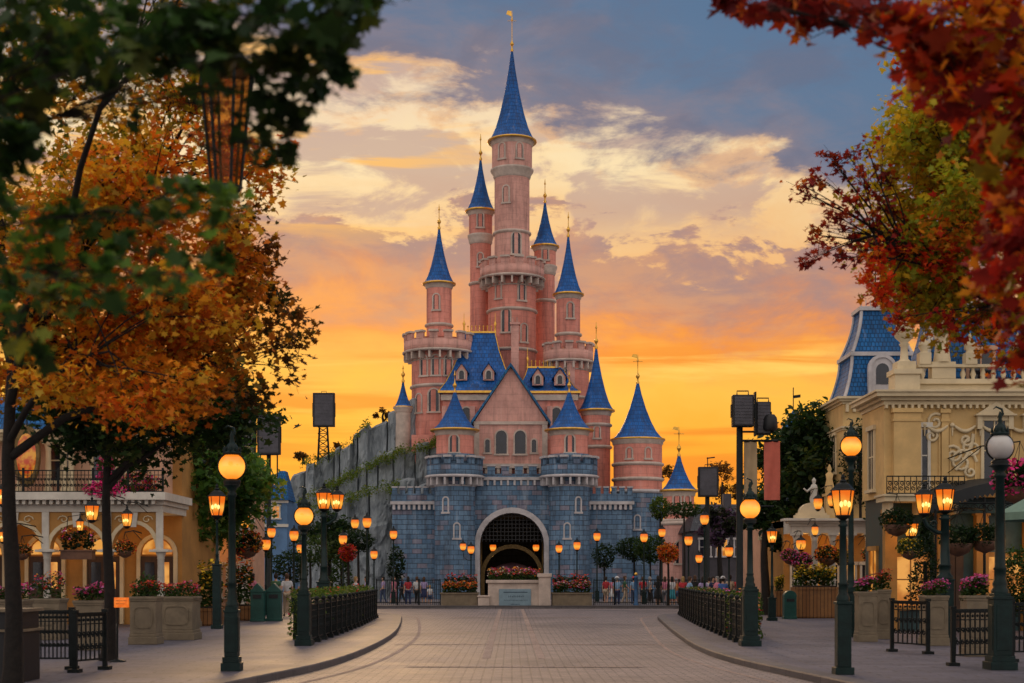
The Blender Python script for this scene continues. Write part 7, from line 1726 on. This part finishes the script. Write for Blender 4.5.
SK = [(.52, .30, .20), (.40, .22, .14), (.60, .38, .28), (.20, .10, .06)]
C = dict(white=(.62, .62, .62), red=(.45, .03, .04), blue=(.06, .13, .36), navy=(.02, .03, .09), pink=(.60, .20, .28), black=(.02, .02, .022), teal=(.04, .26, .32), grey=(.20, .20, .22), sky=(.25, .42, .62), denim=(.06, .09, .17), beige=(.40, .31, .22), lilac=(.38, .30, .52), orange=(.55, .20, .05), green=(.05, .14, .07))
HAIR = dict(dark=(.02, .014, .01), brown=(.08, .04, .02), blond=(.35, .22, .08), grey=(.25, .24, .23))
def person(label, px, d, pose, rz, shirt, lower, lowc, hair='dark', long=False, hat=None, skin=0, h=1.0, z0=None):
    B = BASES[pose]; z0 = GZ if z0 is None else z0
    def mk(name, me, mat, par=None):
        o = bpy.data.objects.new(name, me); COL.objects.link(o)
        if not me.materials: me.materials.append(mat)
        o.material_slots[0].link = 'OBJECT'; o.material_slots[0].material = mat
        if par: o.parent = par
        return o
    b = mk('person', B['body'], cmat(SK[skin], .55)); b.location = (W(px, d), d, z0); b.rotation_euler = (0, 0, R(rz)); b.scale = (h, h, h); tag(b, label, 'person', 'visitors in the square before the castle')
    mk('shirt', B['shirt'], cmat(C[shirt]), b); mk(lower, B[lower], cmat(C[lowc]), b); mk('shoes', B['shoes'], cmat(C['grey' if lowc == 'black' else 'black']), b)
    mk('hair', B['long' if long else 'hair'], cmat(HAIR[hair]), b); mk('eyes', B['eyes'], cmat((.01, .01, .01)), b)
    if hat: mk('hat', B['hat'], cmat(C[hat]), b)
    return b
person('person in a red top and dark trousers left of the flower beds', 408, 83, 1, 200, 'red', 'trousers', 'navy', 'dark', True); person('person in a white shirt and dark trousers left of the flower beds', 417, 84, 0, 160, 'white', 'trousers', 'black', 'brown')
person('person in a pink dress farthest left behind the fence', 394, 85, 2, 60, 'pink', 'skirt', 'pink', 'brown', True); person('child in a white shirt just left of the left flower bed', 430, 82, 0, 180, 'white', 'shorts', 'denim', 'blond', h=.72)
person('person in a pale shirt walking near the red flower ball on the left', 383, 88, 4, -60, 'lilac', 'trousers', 'denim', 'dark')
person('person in a white hat and pale blue shirt right of the flower beds', 617, 82, 3, 170, 'sky', 'trousers', 'navy', 'grey', hat='white'); person('person in a red shirt behind the fence right of the flower beds', 606, 86, 1, 150, 'red', 'shorts', 'beige', 'dark')
person('person with a red cap and sky blue top by the blue post', 634, 83, 0, 200, 'sky', 'trousers', 'denim', 'dark', hat='red'); person('person in dark red crouched shorts between the blue post and the woman in black', 643, 85, 5, 180, 'red', 'shorts', 'black', 'brown', skin=1)
person('tall woman in a black dress with folded arms right of the blue post', 658, 81, 5, 190, 'black', 'skirt', 'black', 'dark', True, skin=0, h=1.03); person('person in pink beside the woman in black', 665, 82, 1, 150, 'pink', 'trousers', 'grey', 'brown', True)
person('person in a white top and teal skirt right of the person in pink', 672, 81, 0, 200, 'white', 'skirt', 'teal', 'dark', True); person('person in a grey shirt behind the fence left of the woman in black', 650, 87, 4, 120, 'grey', 'trousers', 'black', 'grey')
person('person in a pale blue shirt at the far end of the right railing', 690, 70, 2, 100, 'sky', 'trousers', 'navy', 'brown'); person('person in a lilac top walking behind the right railing bed', 703, 68, 4, 190, 'lilac', 'shorts', 'beige', 'dark', True); person('person in bright blue with a white hat behind the right railing', 723, 64, 0, 170, 'blue', 'trousers', 'white', 'dark', hat='white')
person('person in dark clothes behind the right railing left of the tall pole', 713, 72, 1, 30, 'navy', 'trousers', 'black', 'dark'); person('person in red by the end of the right railing', 683, 76, 5, 160, 'red', 'trousers', 'denim', 'blond', True)
person('person in a white shirt walking away between the bins and the left railing', 287, 58, 2, 190, 'white', 'trousers', 'beige', 'brown', z0=0); person('person in dark green standing behind the green bins', 276, 62, 0, 170, 'green', 'trousers', 'black', 'dark', z0=0); person('person in a pink top left of the green bins under the rusty basket', 253, 60, 1, 140, 'pink', 'trousers', 'denim', 'dark', True, z0=0); person('person in a red shirt left of the green bins', 247, 63, 0, 30, 'red', 'shorts', 'beige', 'dark', z0=0)
person('person in pale clothes seated height behind the left railing hedge', 356, 70, 4, 80, 'white', 'shorts', 'sky', 'blond'); person('person in lilac passing at the far end of the left railing', 366, 73, 2, -80, 'lilac', 'trousers', 'white', 'dark', True)

q = random.Random(21)
EX = [(287, 66, 1, 120, 'navy', 'trousers', 'beige', 'person in navy near the back of the left pavement by the shrubs'), (262, 66, 2, 80, 'beige', 'trousers', 'navy', 'person in a beige top walking behind the left green bin'), (303, 72, 0, 190, 'sky', 'shorts', 'beige', 'person in sky blue behind the globe lamp on the left'),
 (402, 90, 2, -90, 'navy', 'trousers', 'black', 'person in dark clothes at the foot of the cliff beside the oval tree'), (424, 88, 5, 170, 'lilac', 'skirt', 'navy', 'person in lilac and a dark skirt close to the castle wall, left'), (625, 88, 2, 90, 'green', 'trousers', 'beige', 'person in dark green close to the right gate tower'), (613, 90, 0, 160, 'pink', 'skirt', 'white', 'person in pink with a pale skirt close to the right gate tower'),
 (676, 84, 1, 210, 'orange', 'shorts', 'denim', 'person in orange behind the one in the teal skirt'), (695, 80, 0, 160, 'black', 'trousers', 'denim', 'person in black beside the small pink turret'), (709, 78, 3, 200, 'white', 'shorts', 'red', 'person in white with a raised arm left of the dark roofed house'), (717, 70, 2, -70, 'pink', 'trousers', 'navy', 'person in pink walking behind the right railing bed'), (730, 74, 5, 150, 'beige', 'trousers', 'black', 'person in beige just left of the tall banner pole'), (738, 80, 0, 180, 'red', 'skirt', 'denim', 'person in red far behind the tall banner pole')]
for k, (px, d_, ps, rz, a, lw, lc, lab) in enumerate(EX): person(lab, px, d_, ps, rz, a, lw, lc, q.choice(list(HAIR)), k % 2 == 0, skin=k % 4, h=q.uniform(.93, 1.05), z0=0 if d_ < 63 else GZ)
